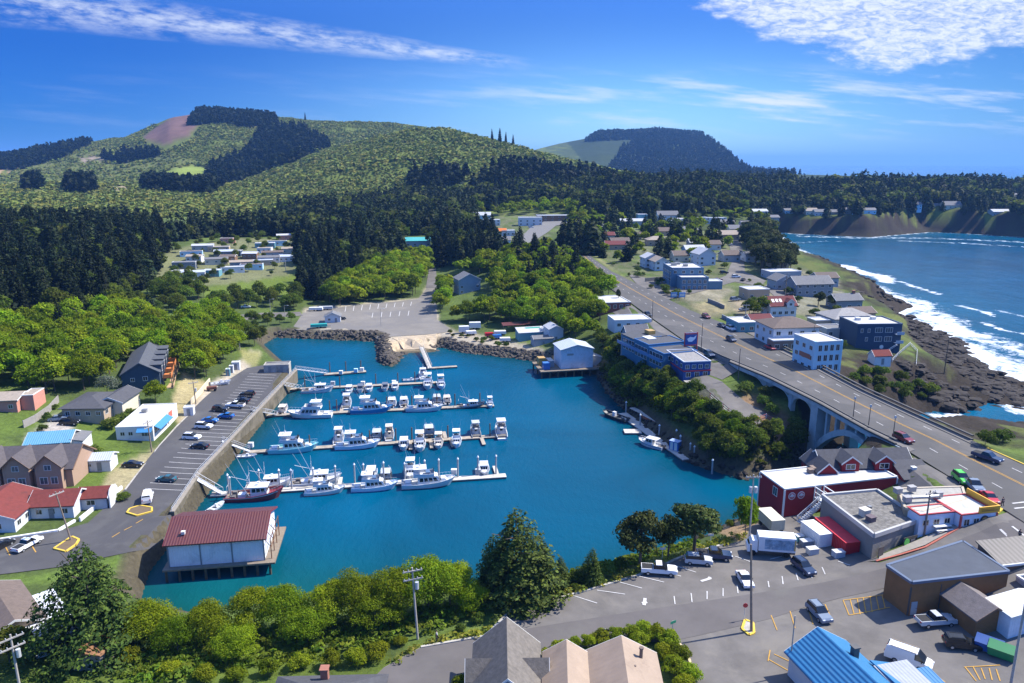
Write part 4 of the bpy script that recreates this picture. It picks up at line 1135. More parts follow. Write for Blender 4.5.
R_TAN = roof_mat('tan_shingle', (0.30, 0.25, 0.20)); R_RED = roof_mat('red_shingle', (0.155, 0.036, 0.030)); R_GRAV = roof_mat('gravel_roof', (0.24, 0.23, 0.22), 0.35); R_MRED = metal_roof('red_metal_roof', (0.098, 0.026, 0.026)); R_MBLUE = metal_roof('blue_metal_roof', (0.02, 0.145, 0.31)); R_LGREY = roof_mat('light_grey_roof', (0.42, 0.43, 0.45), 0.1)
R_MGREY = metal_roof('grey_metal_roof', (0.42, 0.46, 0.52)); R_TEALM = metal_roof('teal_metal_roof', (0.05, 0.36, 0.36)); R_SKY = metal_roof('sky_metal_roof', (0.11, 0.28, 0.40)); R_MAROON = roof_mat('maroon_shingle', (0.13, 0.035, 0.035))

def vent(root, x, y, z, w=0.8, d=0.8, h=0.7, m=None, name='roof_vent'):
    return MB().cbox(x, y, z, w, d, h).cbox(x, y, z + h, w * 1.15, d * 1.15, 0.08).build(name, m or mat('sheet_metal', (0.28, 0.285, 0.29), 0.4, 0.6), root)

# ---------------- the red building on the street
r = root_at('two storey red building with a white flat roof and white outside stair', 'building', 785, 489, 14.8, 13.5, 'red_building', base=9.0)
dd = vol(r, 0, 0, 25.0, 8.5, 0, 5.6, W_RED, R_WHITE, 'flat', par=0.25, corner=True)
win(r, 'l', 5.5, 3.1, 1.5, 1.8, dd)
for x in (1.6, 3.6):       # round emblems on the wall
    mb = MB(); mb.tube((x, -0.02, 4.2), (x, -0.10, 4.2), 0.75, n=20); e = mb.build('round_emblem', paint('emblem_grey', (0.50, 0.53, 0.56)), r)
    MB().tube((x, -0.09, 4.2), (x, -0.13, 4.2), 0.62, n=20).build('disc', paint('emblem_red', (0.33, 0.10, 0.12)), e)
    MB().box(x - 0.5, -0.16, 4.1, x + 0.5, -0.13, 4.3).tube((x, -0.13, 4.3), (x, -0.16, 4.3), 0.3, n=12).build('motif', paint('emblem_grey', (0.5, 0.53, 0.56)), e)
st_ = MB()
st_.add([(1.8,-3.2,-0.4),(1.8,-2.0,-0.4),(6.4,-2.0,3.3),(6.4,-3.2,3.3),(1.8,-3.2,-0.15),(1.8,-2.0,-0.15),(6.4,-2.0,3.55),(6.4,-3.2,3.55)], [(0,3,2,1),(4,5,6,7),(0,1,5,4),(1,2,6,5),(2,3,7,6),(3,0,4,7)])
for i in range(14):
    f = i / 13; st_.box(1.8 + 4.6 * f - 0.15, -3.2, -0.2 + 3.7 * f, 1.8 + 4.6 * f + 0.15, -2.0, 0.05 + 3.7 * f)
so = st_.build('outside_stair', TRIM, r)
mb = MB()
for y in (-3.25, -1.95):
    mb.tube((1.8, y, 0.9), (6.4, y, 4.6), 0.10, n=4); mb.tube((1.8, y, 0.45), (6.4, y, 4.15), 0.06, n=4)
    for i in range(6): f = i / 5; mb.tube((1.8 + 4.6 * f, y, -0.2 + 3.7 * f), (1.8 + 4.6 * f, y, 0.9 + 3.7 * f), 0.06, n=4)
mb.build('stair_rail', TRIM, so)
mb = MB().box(6.4, -3.3, 3.35, 8.4, -0.05, 3.55)
for x in (6.4, 8.4):
    for y in (-3.25, -0.2): mb.tube((x, y, -0.5), (x, y, 5.6), 0.13, n=4)
    mb.tube((x, -3.25, 4.6), (x, -0.2, 4.6), 0.08, n=4); mb.tube((x, -3.25, 5.6), (x, -0.2, 5.6), 0.12, n=4)
mb.tube((6.4, -3.25, 5.6), (8.4, -3.25, 5.6), 0.12, n=4).tube((6.4, -3.25, 4.6), (8.4, -3.25, 4.6), 0.08, n=4)
mb.build('stair_landing', TRIM, r); door(r, 'f', 7.4, dd, z=3.6)
for x, y, w in ((9.5, 5.8, 1.0), (11.0, 6.5, 1.4), (12.6, 5.5, 1.0), (13.5, 7.0, 1.2)): vent(r, x, y, 5.6, w, w, 0.9, mat('rusty_metal', (0.22, 0.17, 0.14), 0.7, 0.3, var=0.3))
vent(r, 22.8, 6.5, 5.6, 3.2, 2.4, 0.9, mat('blue_grey_metal', (0.30, 0.36, 0.42), 0.5, 0.2))
# the gabled restaurant wing behind
r = empty('gabled_building', (64.5, 138.0, 8.5), R(4), 'red restaurant wing with a long grey roof and two white trimmed dormers', 'building')
dd = vol(r, -1.5, 1.2, 17.2, 8.0, 0, 6.6, W_RED, R_DARK, 'gx', 2.5, 0.4, corner=True)
def dormer(root, x, y, z, w, d, h, rh, wm, rm, gm=GLASS):
    D = vol(root, x - w / 2, y, x + w / 2, y + d, z, h, wm, rm, 'gy', rh, 0.35, skirt=0.6, wname='dormer_wall', rname='dormer_roof')
    win(root, 'f', w / 2, z + 0.15, w * 0.55, h * 0.75, D, gm=gm); return D
dormer(r, 3.6, 0.4, 6.4, 3.6, 4, 1.6, 1.3, W_RED, R_DARK); dormer(r, 10.6, 0.4, 6.4, 3.6, 4, 1.6, 1.3, W_RED, R_DARK)
D = vol(r, -3.6, -0.6, 0.2, 6.5, 5.7, 1.0, W_RED, R_DARK, 'gy', 1.7, 0.4, skirt=4)
vol(r, 12.6, -3.6, 18.6, 1.1, 0, 5.9, W_RED, R_DARK, 'sf', 1.7, .35, skirt=1)
e = MB().box(18.8, -3.4, 5.3, 21.4, -3.2, 6.6).build('sign_board', paint('sign_white', (0.75, 0.77, 0.8)), r); e['label'] = 'white and pale blue sign board'
MB().box(20.2, -3.47, 5.5, 21.2, -3.41, 6.4).build('sign_panel', paint('sign_sky', (0.25, 0.5, 0.75)), e); MB().tube((20, -3.3, -1), (20, -3.3, 5.3), .1, n=5).build('sign_post', W_GREY, r)
vent(r, 15.5, -1.6, 6.7, 0.8, 0.8, 0.9, TRIM)
# ---------------- grey flat building
r = root_at('low grey building with a stained gravel flat roof and a green window sign', 'building', 874, 537, 14.8, 22, 'shop', base=10.2)
volp(r, [(874,536),(921,520),(877,491),(822,496)], 14.8, M3('grey_stucco', (0.23, 0.215, 0.19)), roof_mat('patched_roof', (0.15, 0.142, 0.13), 0.6), paint('grey_trim', (0.42, 0.41, 0.39))); dd = (0, 0, 12, 12)
W_ = win(r, 'f', 8.6, 1.3, 3.2, 1.7, dd, fm=DARKTRIM)
mb = MB().tube((7.7, -0.10, 2.15), (7.7, -0.16, 2.15), 0.62, n=16); g_ = mb.build('window_sign', paint('sign_green', (0.10, 0.52, 0.08)), r); g_['label'] = 'round bright green sign'
MB().box(8.6, -0.14, 1.5, 9.6, -0.09, 2.4).build('poster', paint('poster_dark', (0.12, 0.12, 0.14)), r)
door(r, 'f', 2.0, dd, 1.1, 2.3, paint('dark_grey_door', (0.10, 0.10, 0.095))); 
vent(r, 4.6, 6.3, 4.6, 1.5, 1.3, 1.3, mat('tan_metal', (0.5, 0.46, 0.4), 0.6)); vent(r, 4.0, 4.4, 4.6, 1.2, 1.2, 0.9, mat('dark_metal', (0.12, 0.09, 0.10), 0.6)); vent(r, 7.6, 8.0, 4.6, 0.6, 0.6, 0.5)
# ---------------- white cafe with the yellow parapet
r = root_at('white cafe with red corner trim, white flat roof and yellow parapet sign', 'cafe', 922, 517, 16.0, 11, 'cafe', base=13.4)
volp(r, [(905,508),(922,512),(966,500),(962,487),(898,489)], 16.3, M3('tan_block', (0.36, 0.27, 0.17)), roof_mat('dirty_membrane', (0.33, 0.315, 0.28), 0.15), paint('tan_trim', (0.45, 0.38, 0.28)), .2)
redt = paint('red_trim', (0.42, 0.06, 0.06))
d1 = vol(r, -0.6, -0.2, 6.2, 3.0, 0, 3.0, M3('blue_white_siding', (0.62, 0.68, 0.76)), R_WHITE, 'flat', par=0.2, trim=redt, skirt=2)
d2 = vol(r, 6.3, -1.6, 13.4, 5.6, 0.05, 3.0, M3('blue_white_siding', (0.62, 0.68, 0.76)), R_WHITE, 'flat', par=0.2, trim=redt, corner=True, skirt=2)
wins(r, 'f', d1, 3, 1.0, 1.2, 1.1, 0.7, fm=paint('cream_trim', (0.7, 0.65, 0.5))); wins(r, 'f', d2, 2, 1.0, 1.2, 1.3, 0.6, 3.4); wins(r, 'l', d2, 1, 1.0, 1.2, 1.2)
win(r, 'f', 6.3, 0.9, 1.0, 1.5, d2)
mb = MB().tube((11.0, -1.64, 1.8), (11.0, -1.74, 1.8), 0.85, n=18); e = mb.build('round_sign', paint('sign_black', (0.03, 0.03, 0.04)), r)
MB().tube((11.0, -1.73, 1.8), (11.0, -1.79, 1.8), 0.55, n=18).build('sign_disc', paint('sign_orange', (0.65, 0.32, 0.08)), e)
ym_ = paint('yellow_parapet', (0.66, 0.36, 0.03), 0.6)
mb = MB().box(9.6, -1.78, 3.12, 13.7, -1.55, 4.3).box(13.5, -1.5, 3.12, 13.72, 5.5, 4.3); yp = mb.build('yellow_parapet', ym_, r)
MB().box(10.1, -1.84, 3.5, 13.2, -1.79, 3.66).box(10.1, -1.84, 3.85, 12.6, -1.79, 3.98).build('lettering_line', paint('sign_brown', (0.32, 0.14, 0.02)), yp)
mb = MB().path([(1.5, 4.6, 3.9), (6.5, 4.2, 3.9), (7.6, 5.4, 3.9)], 0.32, 8); mb.build('duct', mat('sheet_metal', (0.28, 0.285, 0.29), 0.4, 0.6), r)
for x, y in ((0.6, 4.6), (1.4, 8.0), (4.4, 8.2), (7.4, 5.2)): vent(r, x, y, 3.3, 1.2, 1.0, 0.9, mat('roof_fan', (0.32, 0.31, 0.30), 0.5))
# ---------------- brown shingle warehouse and shed
r = root_at('big brown shingled building with a dark blue-grey low pitched roof', 'building', 912, 582, 15.5, 10.5, 'brown_building', base=10.0)
WBR = M3('cedar_shingle', (0.235, 0.115, 0.045), var=0.14)
volp(r, [(912,582),(1009,571),(963,541),(887,565)], 15.5, WBR, mat('slate_membrane', (0.055, 0.065, 0.085), 0.75, var=0.15, scale=0.5), paint('slate_fascia', (0.10, 0.13, 0.19)), .1, 1.5); dd = (0, 0, 16, 9)
MB().box(5.0, -0.05, -0.2, 5.12, -0.01, 4.6).box(-0.09, -0.09, 0, 0.12, 0.10, 4.6).build('corner_board', DARKTRIM, r)
door(r, 'f', 0.9, dd, 1.0, 2.1, paint('grey_blue_door', (0.25, 0.3, 0.35)))
r = root_at('small brown shed with a grey shingle gable roof beside the big brown building', 'shed', 976, 637, None, 11, 'shed', base=10.0)
vol(r, -0.4, 0, 5.2, 8.5, 0, 3.0, WBR, roof_mat('grey_brown_shingle', (0.15, 0.13, 0.125)), 'gy', 1.5, 0.4, trim=W_BROWN)
# dark shed roofs at the right edge
r = root_at('long low building with a dark ribbed roof at the right edge', 'building', 1001, 565, 15.0, 11, 'low_building', base=12.4)
vol(r, 0, 0, 22, 4.6, 0, 2.6, W_BROWN, metal_roof('dark_rib_roof', (0.06, 0.05, 0.048), 0, 1.2), 'sf', 1.2, 0.3)
MB().box(-0.5, -0.55, 2.5, 22, -0.35, 2.85).box(-0.55, -0.3, 2.6, -0.33, 5.0, 2.9).build('fascia', TRIM, r)
r = root_at('dark flat roofed building with a white edge below the ribbed roof', 'building', 1003, 570, 14.8, 11, 'flat_building', base=11.5)
vol(r, 1.5, -4.4, 18, -1.0, 0, 2.6, W_GREY, roof_mat('charcoal_membrane', (0.06, 0.065, 0.075)), 'flat', par=0.3)
r = root_at('white metal shed at the right edge of the photo', 'shed', 1011, 618, 14.0, 11, 'metal_shed', base=10.4)
vol(r, 0, 0, 11, 4.4, 0, 3.6, mat('white_metal_wall', (0.62, 0.67, 0.74), 0.5, stripes=(0, 2.5, 0.4)), mat('white_metal_roof', (0.58, 0.59, 0.60), 0.5, stripes=(0, 2.5, 0.3)), 'gy', 0.9, 0.15)
# ---------------- blue roofed house at the bottom
r = root_at('house with a bright blue metal roof and a dark chimney', 'house', 797, 650, 13.2, -62, 'blue_roof_house', base=9.2)
WPG = M3('pale_grey_siding', (0.5, 0.52, 0.54))
p_ = [P(792,650,12.6)[:2], P(819,634,15.2)[:2]]
r.location = (*P(792, 655, 12.6)[:2], 9.2); r.rotation_euler.z = R(14)
vol(r, 0, -11, 8.5, 0.5, 0, 3.4, WPG, R_MBLUE, 'gy', 2.6, 0.5)
vol(r, -1.2, -12, 4.2, -5.5, 0, 3.0, WPG, R_MBLUE, 'gx', 0.9, 0.3, wname='porch_wall', rname='porch_roof')
vol(r, 8.6, -9.5, 11.6, -4.5, 0, 3.0, WPG, R_MBLUE, 'sr', 0.9, 0.3, wname='wing_wall', rname='wing_roof')
chimney(r, 5.9, -4.2, 5.0, 0.75, 1.5, mat('dark_stone', (0.10, 0.10, 0.10)))
r2 = root_at('low annex with a grey metal roof between the blue roof and the white van', 'shed', 873, 668, 13.0, 14, 'annex', base=9.4)
vol(r2, 0.2, -7.0, 4.8, -0.2, 0, 3.2, WPG, mat('flat_grey_metal', (0.30, 0.32, 0.36), 0.5, stripes=(0, 2, 0.3)), 'sf', 0.5, 0.2)
r2 = root_at('small blue metal roof at the bottom edge beside the grey annex', 'shed', 902, 678, 12.4, 14, 'shed', base=9.4)
vol(r2, 0.2, -5, 4.0, 0.2, 0, 2.7, WPG, R_MBLUE, 'sf', 0.7, 0.2)
# ---------------- beige twin gable house
BEI = mat('beige_roof', (0.285, 0.215, 0.16), .7, var=.12, scale=.5, stripes=(1, 1.2, .12), dirt=(.22, .165, .125), dirtscale=.3)
r = root_at('twin gabled house with a pinkish beige metal roof and two vent pipes', 'house', 545, 682, 14.0, 3, 'beige_roof_house', base=9.0)
r.location = (*P(545, 676, 13.5)[:2], 9.0); r.rotation_euler.z = R(-3)
vol(r, 0, -10, 5.4, 4.4, 0, 4.4, W_CREAM, BEI, 'gy', 1.7, 0.4)
vol(r, 5.5, -10, 14.0, 4.9, 0, 4.4, W_CREAM, BEI, 'gy', 2.2, 0.4)
MB().tube((12.0, 2.6, 5.2), (12.0, 2.6, 6.9), 0.22, n=8).tube((12.0, 2.6, 6.9), (12.0, 2.6, 7.1), 0.3, n=8).build('vent_pipe', mat('dark_brown_metal', (0.16, 0.12, 0.10), 0.6), r)
MB().tube((11.0, 0.2, 5.6), (11.0, 0.2, 6.3), 0.14, n=8).build('vent_pipe', mat('dark_brown_metal', (0.16, 0.12, 0.10), 0.6), r)
# ---------------- steep grey shingle house
RSH = roof_mat('weathered_shake', (0.135, 0.12, 0.105), 0.3)
WBG = M3('blue_grey_siding', (0.30, 0.36, 0.46))
r = root_at('steep grey shake roofed house with a blue grey gable and oval window', 'house', 470, 683, None, 4, 'shake_roof_house')
q = P(508, 618, 16.7); r.location = (q[0] - 3.6, q[1] - 10.2, 9.0); r.rotation_euler.z = R(1)
vol(r, -0.5, -1.4, 7.7, 9.8, 0, 4.0, WBG, RSH, 'gy', 3.6, 0.4)
vol(r, -1.3, 2.6, 8.5, 5.4, 0, 4.2, WBG, RSH, 'gx', 1.8, 0.3, wname='cross_wall', rname='cross_roof')
D = vol(r, 0.9, -3.2, 5.2, 1.5, 3.6, 1.0, WBG, RSH, 'gy', 2.2, 0.35, wname='dormer_wall', rname='dormer_roof')
ov = MB(); 
ov.at(Matrix.Translation((3.05, -3.25, 5.2)) @ Matrix.Diagonal((0.62, 1, 1, 1))).tube((0, 0, 0), (0, -0.08, 0), 0.62, n=16); ov.build('oval_frame', TRIM, r)
ov = MB(); ov.at(Matrix.Translation((3.05, -3.33, 5.2)) @ Matrix.Diagonal((0.62, 1, 1, 1))).tube((0, 0, 0), (0, -0.04, 0), 0.48, n=16); ov.build('oval_window', GLASS, r)
# ---------------- dark roof at the bottom
r = root_at('house with a dark shingle roof and a brick chimney at the bottom edge', 'house', 275, 690, None, 2, 'dark_roof_house')
r.location = (*P(277, 690, 11.5)[:2], 8.2); r.rotation_euler.z = R(2)
vol(r, 0, -7, 13.0, 1.8, 0, 3.3, W_WHITE, R_DARK, 'hip', 2.6, 0.5)
chimney(r, 5.9, 0.4, 4.2, 0.9, 1.7)
# ---------------- bottom left: white roof, brown roof, small shed
r = root_at('house with a brown shingle roof at the left edge below the street', 'house', 0, 630, None, -44, 'brown_roof_house')
r.location = (*P(-16, 640, 10.0)[:2], 6.6); r.rotation_euler.z = R(-44)
vol(r, -14, 0.2, 0, 7.4, 0, 3.2, W_TAN, R_BROWN, 'gx', 1.5, 0.4)
r = root_at('low building with a bright white flat metal roof behind the big cypress', 'building', 34, 646, 9.6, -44, 'white_roof_building', base=6.2)
r.location = (*P(7, 606, 9.6)[:2], 6.2); r.rotation_euler.z = R(-44)
vol(r, 0.2, 0.2, 14.0, 6.0, 0, 3.0, W_WHITE, mat('white_metal_roof_2', (0.62, 0.64, 0.67), 0.45, stripes=(0, 0.8, 0.5), dirt=(0.6, 0.62, 0.65)), 'sr', 0.4, 0.2)
r = root_at('small grey hut with a rusty brown roof below the cypress', 'hut', 73, 668, None, -8, 'hut')
r.location = (*P(72, 672, 7.4)[:2], 7.2); r.rotation_euler.z = R(-9)
dd = vol(r, 0, 0, 4.6, 5.2, 0, 2.6, M3('taupe_wall', (0.33, 0.28, 0.24)), roof_mat('rust_brown_roof', (0.27, 0.14, 0.075)), 'sb', 0.7, 0.35)
door(r, 'f', 1.2, dd); win(r, 'f', 3.2, 1.0, 1.2, 0.9, dd)
# ---------------- boathouse on piles
r = root_at('white walled boathouse on piles with a red metal roof', 'boathouse', 163, 544, 7.6, 8.4, 'boathouse', base=2.6)
dd = vol(r, 0.5, 0.5, 17.4, 13.0, 0, 4.6, mat('white_panel_wall', (0.66, 0.70, 0.76), 0.6, var=0.06, stripes=(0, 2.2, 0.3), dirt=(0.48, 0.52, 0.58)), R_MRED, 'gx', 2.2, 0.6, skirt=0.0, trim=paint('maroon_trim', (0.2, 0.03, 0.03)))
for x in (0.48, 6.1, 11.7, 17.42): MB().box(x - 0.12, 0.42, 0, x + 0.12, 0.49, 4.55).build('batten', W_SLATE, r)
MB().box(-0.5, -0.6, -0.35, 19.4, 13.6, -0.01).build('pier_deck', mat('weathered_wood', (0.20, 0.16, 0.12), 0.9, var=0.2), r)
PILE = mat('pile_wood', (0.10, 0.075, 0.055), 0.9, var=0.3, scale=1.5)
for i in range(9):
    for y in (-0.2, 6.5, 13.0): MB().tube((i * 2.3, y, -6), (i * 2.3, y, -0.36), 0.24, n=7).build('pile', PILE, r)
mb = MB()
for y0_ in (1.0, 4.0, 7.0, 10.0): mb.tube((18.6, y0_, -0.3), (18.6, y0_, 4.2), 0.10, n=5).tube((17.5, y0_, 4.0), (18.7, y0_ - 0.1, 2.4), 0.06, n=4)
mb.tube((18.6, 0.8, 2.2), (18.6, 10.2, 2.2), 0.07, n=4).tube((18.6, 0.8, 4.1), (18.6, 10.2, 4.1), 0.07, n=4); mb.build('rusty_frame', mat('rust_wood', (0.17, 0.085, 0.05), 0.9, var=0.3), r)
vent(r, 3.0, 2.2, 5.6, 0.6, 0.6, 0.5, TRIM)
# ---------------- the village at the left
r = root_at('white restaurant with a pale flat roof and blue awnings by the quay', 'restaurant', 117, 441, 4.6, 6, 'restaurant')
dd = vol(r, 0, 0, 9.2, 19, 0, 3.3, M3('off_white_wall', (0.62, 0.62, 0.60)), roof_mat('pale_roof', (0.48, 0.465, 0.43), 0.12), 'flat', par=0.2)
AWN = paint('blue_awning', (0.04, 0.20, 0.40), 0.6)
MB().slab([(9.28, 1.0, 3.1), (10.9, 1.0, 2.2), (10.9, 10.5, 2.2), (9.28, 10.5, 3.1)], 0.12).build('awning', AWN, r)
MB().slab([(5.4, -0.06, 3.0), (5.4, -1.3, 2.2), (9.2, -1.3, 2.2), (9.2, -0.06, 3.0)][::-1], 0.12).build('awning', AWN, r)
wins(r, 'r', dd, 5, 0.9, 1.5, 1.2, 1.0, 8.0); wins(r, 'f', dd, 2, 1.0, 1.2, 1.1, 1.0, 5.0); win(r, 'f', 7.4, 0.7, 2.2, 1.3, dd, gm=GLASS_B)
MB().box(9.22, 12.0, 1.4, 9.34, 14.5, 3.0).build('wall_panel', paint('coral_panel', (0.6, 0.16, 0.10)), r); door(r, 'r', 11.2, dd)
vent(r, 3, 12, 3.3, 1.2, 1.2, 0.8)
r = root_at('brown ranch house with a dark hip roof above the lawn', 'house', 63, 419, None, 2, 'ranch_house')
dd = vol(r, 0, 0, 11, 14, 0, 2.9, W_TAN, R_DARK, 'hip', 1.9, 0.7); wins(r, 'f', dd, 4, 0.9, 1.3, 1.2, 0.8); wins(r, 'r', dd, 4, 0.9, 1.6, 1.4, 0.8)
vol(r, 7.0, 5.0, 13.6, 15.5, 0, 3.0, W_CREAM, R_DARK, 'gy', 1.4, 0.6, wname='wing_wall', rname='wing_roof')
r = root_at('salmon pink house with a tan roof behind the retaining wall at the left', 'house', 5, 412, None, 8, 'salmon_house')
dd = vol(r, -7, 0, 3.2, 8, 0, 3.2, W_SALMON, R_TAN, 'gx', 1.0, 0.5); vol(r, 3.3, 2.0, 6.6, 8.5, 0.0, 3.8, W_SALMON, R_TAN, 'flat', par=0.15); wins(r, 'f', dd, 3, 0.9, 1.2, 1.1)
# dark shingled townhouse row climbing the slope
p0 = P(123, 392, 7.5)
r = empty('townhouse', (p0[0], p0[1], hz(p0[0], p0[1])), R(20), 'dark blue townhouses with a long stepped roof and orange wooden decks', 'house')
r.location.z = 7.2
NV = M3('dark_slate_siding', (0.045, 0.07, 0.10))
dd = vol(r, 0, 0, 10.5, 30, 0, 5.6, NV, roof_mat('charcoal_shingle', (0.075, 0.08, 0.09)), 'gy', 3.2, 0.4, trim=NV); win(r, 'f', 6.5, 3.2, 1.4, 1.4, dd); win(r, 'f', 3.0, 3.2, 1.2, 1.2, dd)
for k in range(4):
    y = 2.2 + k * 7.2
    D = vol(r, 5.6, y, 11.0, y + 4.4, 4.2, 3.2, NV, roof_mat('charcoal_shingle', (0.075, 0.08, 0.09)), 'sl', -0.2, 0.3, skirt=4, wname='dormer_wall', rname='dormer_roof', trim=NV)
    wins(r, 'r', D, 1, 4.8, 1.8, 1.6, 1.0); 
    DK = mat('orange_deck_wood', (0.50, 0.17, 0.05), 0.8, var=0.2)
    MB().box(11.2, y - 0.4, 2.9, 13.6, y + 5.2, 3.12).box(13.5, y - 0.4, 3.1, 13.62, y + 5.2, 4.1).box(11.2, y - 0.45, 3.1, 13.6, y - 0.33, 4.1).build('deck', DK, r)
    MB().box(11.2, y - 0.4, -0.4, 13.9, y + 5.2, -0.2).box(13.8, y - 0.4, -0.2, 13.92, y + 5.2, 0.7).cbox(13.5, y, -3, 0.25, 0.25, 6.0).cbox(13.5, y + 5, -3, 0.25, 0.25, 6.0).build('lower_deck', mat('pale_deck_wood', (0.42, 0.29, 0.17), 0.8, var=0.2), r)
    wins(r, 'r', dd, 1, 0.4, 1.6, 1.9, y, 30 - y - 3)
# gabled tan inn
r = root_at('tan inn with two steep dark gables and a deck behind the red motel', 'inn', 0, 488, None, 6, 'inn')
r.location = (*P(-14, 489, 4.8)[:2], 4.8)
WI = M3('dusty_tan_siding', (0.36, 0.24, 0.17))
dd = vol(r, -4, 0, 18.5, 11, 0, 4.2, WI, roof_mat('inn_shingle', (0.085, 0.075, 0.08)), 'gx', 3.4, 0.5, trim=W_BROWN)
for x in (1.5, 7.6, 14.3):
    D = vol(r, x - 2.7, -1.6, x + 2.7, 5, 0, 5.4, WI, roof_mat('inn_shingle', (0.085, 0.075, 0.08)), 'gy', 2.5, 0.45, trim=W_BROWN, wname='bay_wall', rname='bay_roof')
    win(r, 'f', 2.7, 4.4, 1.5, 1.3, D, gm=GLASS_B); win(r, 'f', 1.6, 1.2, 1.7, 1.7, D, gm=GLASS_B); win(r, 'f', 3.8, 1.2, 1.5, 1.7, D, gm=GLASS_B)
MB().box(-4, -4.2, -0.2, 19.5, -1.7, 0.1).box(-4, -4.25, 0.1, 19.5, -4.15, 1.0).build('deck', mat('red_brown_deck', (0.24, 0.10, 0.06), 0.8), r)
# red roofed motel, an L of two wings, and the office hut
r = root_at('white motel with an L shaped red shingle roof beside the lawn', 'motel', 0, 533, None, 8, 'motel')
r.location = (*P(2, 533, 4.2)[:2], 4.2); r.rotation_euler.z = R(6)
dd = vol(r, -10, 0, 2.6, 12, 0, 3.0, W_WHITE, R_RED, 'gy', 2.2, 0.5); wins(r, 'r', dd, 4, 0.9, 1.4, 1.2, 0.8)
d3 = vol(r, 2.7, 5.6, 11.0, 12.4, 0, 2.9, W_WHITE, R_RED, 'gx', 1.8, 0.6, wname='wing_wall', rname='wing_roof'); wins(r, 'f', d3, 3, 0.9, 1.3, 1.2, 1.0); door(r, 'f', 4.0, d3)
win(r, 'f', 9.5, 0.8, 1.4, 1.3, dd)
r = root_at('motel office hut with a red roof and a white curved gable by the quay road', 'hut', 79, 510, None, 8, 'office_hut')
dd = vol(r, 0, 0, 5.6, 4.6, 0, 2.6, M3('grey_blue_wall', (0.40, 0.43, 0.48)), R_RED, 'gx', 1.4, 0.4)
mb = MB(); pr = [(0, -0.6), (0, 2.9), (0.7, 3.8), (2.3, 4.3), (3.9, 3.8), (4.6, 2.9), (4.6, -0.6)]
n_ = len(pr); mb.add([(6.06, y, z) for y, z in pr] + [(6.3, y, z) for y, z in pr], [tuple(range(n_ - 1, -1, -1)), tuple(range(n_, 2 * n_))] + [(i, (i + 1) % n_, n_ + (i + 1) % n_, n_ + i) for i in range(n_)]); mb.build('curved_gable', TRIM, r)
win(r, 'f', 2.5, 0.9, 1.8, 1.2, dd)
r = root_at('house with a light blue metal roof behind the tan inn', 'house', 27, 456, None, 12, 'blue_roof_cottage')
vol(r, 0, 0, 9.6, 7.5, 0, 2.9, W_CREAM, R_SKY, 'gx', 1.6, 0.5); vol(r, 9.8, 0.5, 12.4, 7.0, 0, 2.6, W_WHITE, R_GREY, 'sr', 0.5, 0.2, wname='lean_to_wall', rname='lean_to_roof')
r = root_at('white garage with a pale blue-grey metal roof beside the parked black car', 'garage', 79, 472, None, 8, 'garage')
dd = vol(r, 0, 0, 7.0, 4.6, 0, 2.6, W_WHITE, R_MGREY, 'gx', 1.0, 0.35); win(r, 'f', 2.5, 1.1, 0.9, 0.8, dd); door(r, 'f', 4.6, dd)
# small huts along the quay
def hut(label, px, py, w, d, h, wm, rm, roof='gx', rot=10, cat='hut', name='hut', rh=0.6, doorm=None):
    r = root_at(label, cat, px, py, None, rot, name); dd = vol(r, 0, 0, w, d, 0, h, wm, rm, roof, rh, 0.2, skirt=0.8, par=0.15); door(r, 'f', w * 0.5, dd, min(0.9, w * 0.4), min(2.0, h * 0.85), doorm); return r, dd
hut('white box shed with a dark door beside the restaurant', 184, 416, 2.6, 2.2, 2.4, W_WHITE, R_LGREY, 'flat', name='box_shed')
hut('small white kiosk near the top of the quay lot', 232, 370, 2.6, 2.2, 2.6, W_WHITE, R_LGREY, 'flat', name='kiosk')
hut('dark teal portable toilet at the top of the quay lot', 226, 376, 1.3, 1.3, 2.3, W_TEAL, R_TEALM, 'flat', name='portable_toilet', cat='toilet')
hut('white portable toilet next to the teal one', 229.5, 373, 1.3, 1.3, 2.4, W_WHITE, R_LGREY, 'flat', name='portable_toilet', cat='toilet')
r = root_at('low concrete restroom with a flat roof at the end of the quay', 'restroom', 264, 373, 4.0, 8, 'restroom', base=4.0)
dd = vol(r, 0, 0, 8.5, 4.6, 0, 2.5, CONC, CONC_DK, 'flat', par=0.3, trim=CONC); door(r, 'f', 2.0, dd); door(r, 'f', 6.0, dd)
# ---------------- far lot hut and the fish-buying pier
r = root_at('little pale hut with a grey roof in the boat ramp lot', 'hut', 325, 323, None, 10, 'lot_hut'); dd = vol(r, 0, 0, 7, 5, 0, 3, W_WHITE, R_GREY, 'gy', 1.6, 0.5); win(r, 'f', 2, 1, 1.2, 1.1, dd); door(r, 'f', 5, dd)
r = root_at('white metal fish plant with a pale blue roof on a piled pier', 'fish plant', 561, 369, 2.6, 12, 'fish_plant', base=2.6)
dd = vol(r, 0, 0, 12, 10, 0, 7.0, mat('fish_plant_wall', (0.62, 0.65, 0.70), 0.6, stripes=(0, 2, 0.3), dirt=(0.5, 0.5, 0.5)), R_MGREY, 'gy', 1.6, 0.4, skirt=0.0)
MB().box(2.2, -0.14, 4.9, 4.6, -0.06, 5.6).build('name_board', paint('board_grey', (0.35, 0.34, 0.32)), r)
vol(r, 12.1, 2, 16, 8, 0, 3.0, W_GREY, R_LGREY, 'sr', 0.8, 0.2, skirt=0.0, wname='lean_to_wall', rname='lean_to_roof')
WOOD = mat('weathered_wood', (0.20, 0.16, 0.12), 0.9, var=0.2)
MB().box(-8, -2.2, -0.4, 17, 11.5, -0.02).build('pier_deck', WOOD, r)
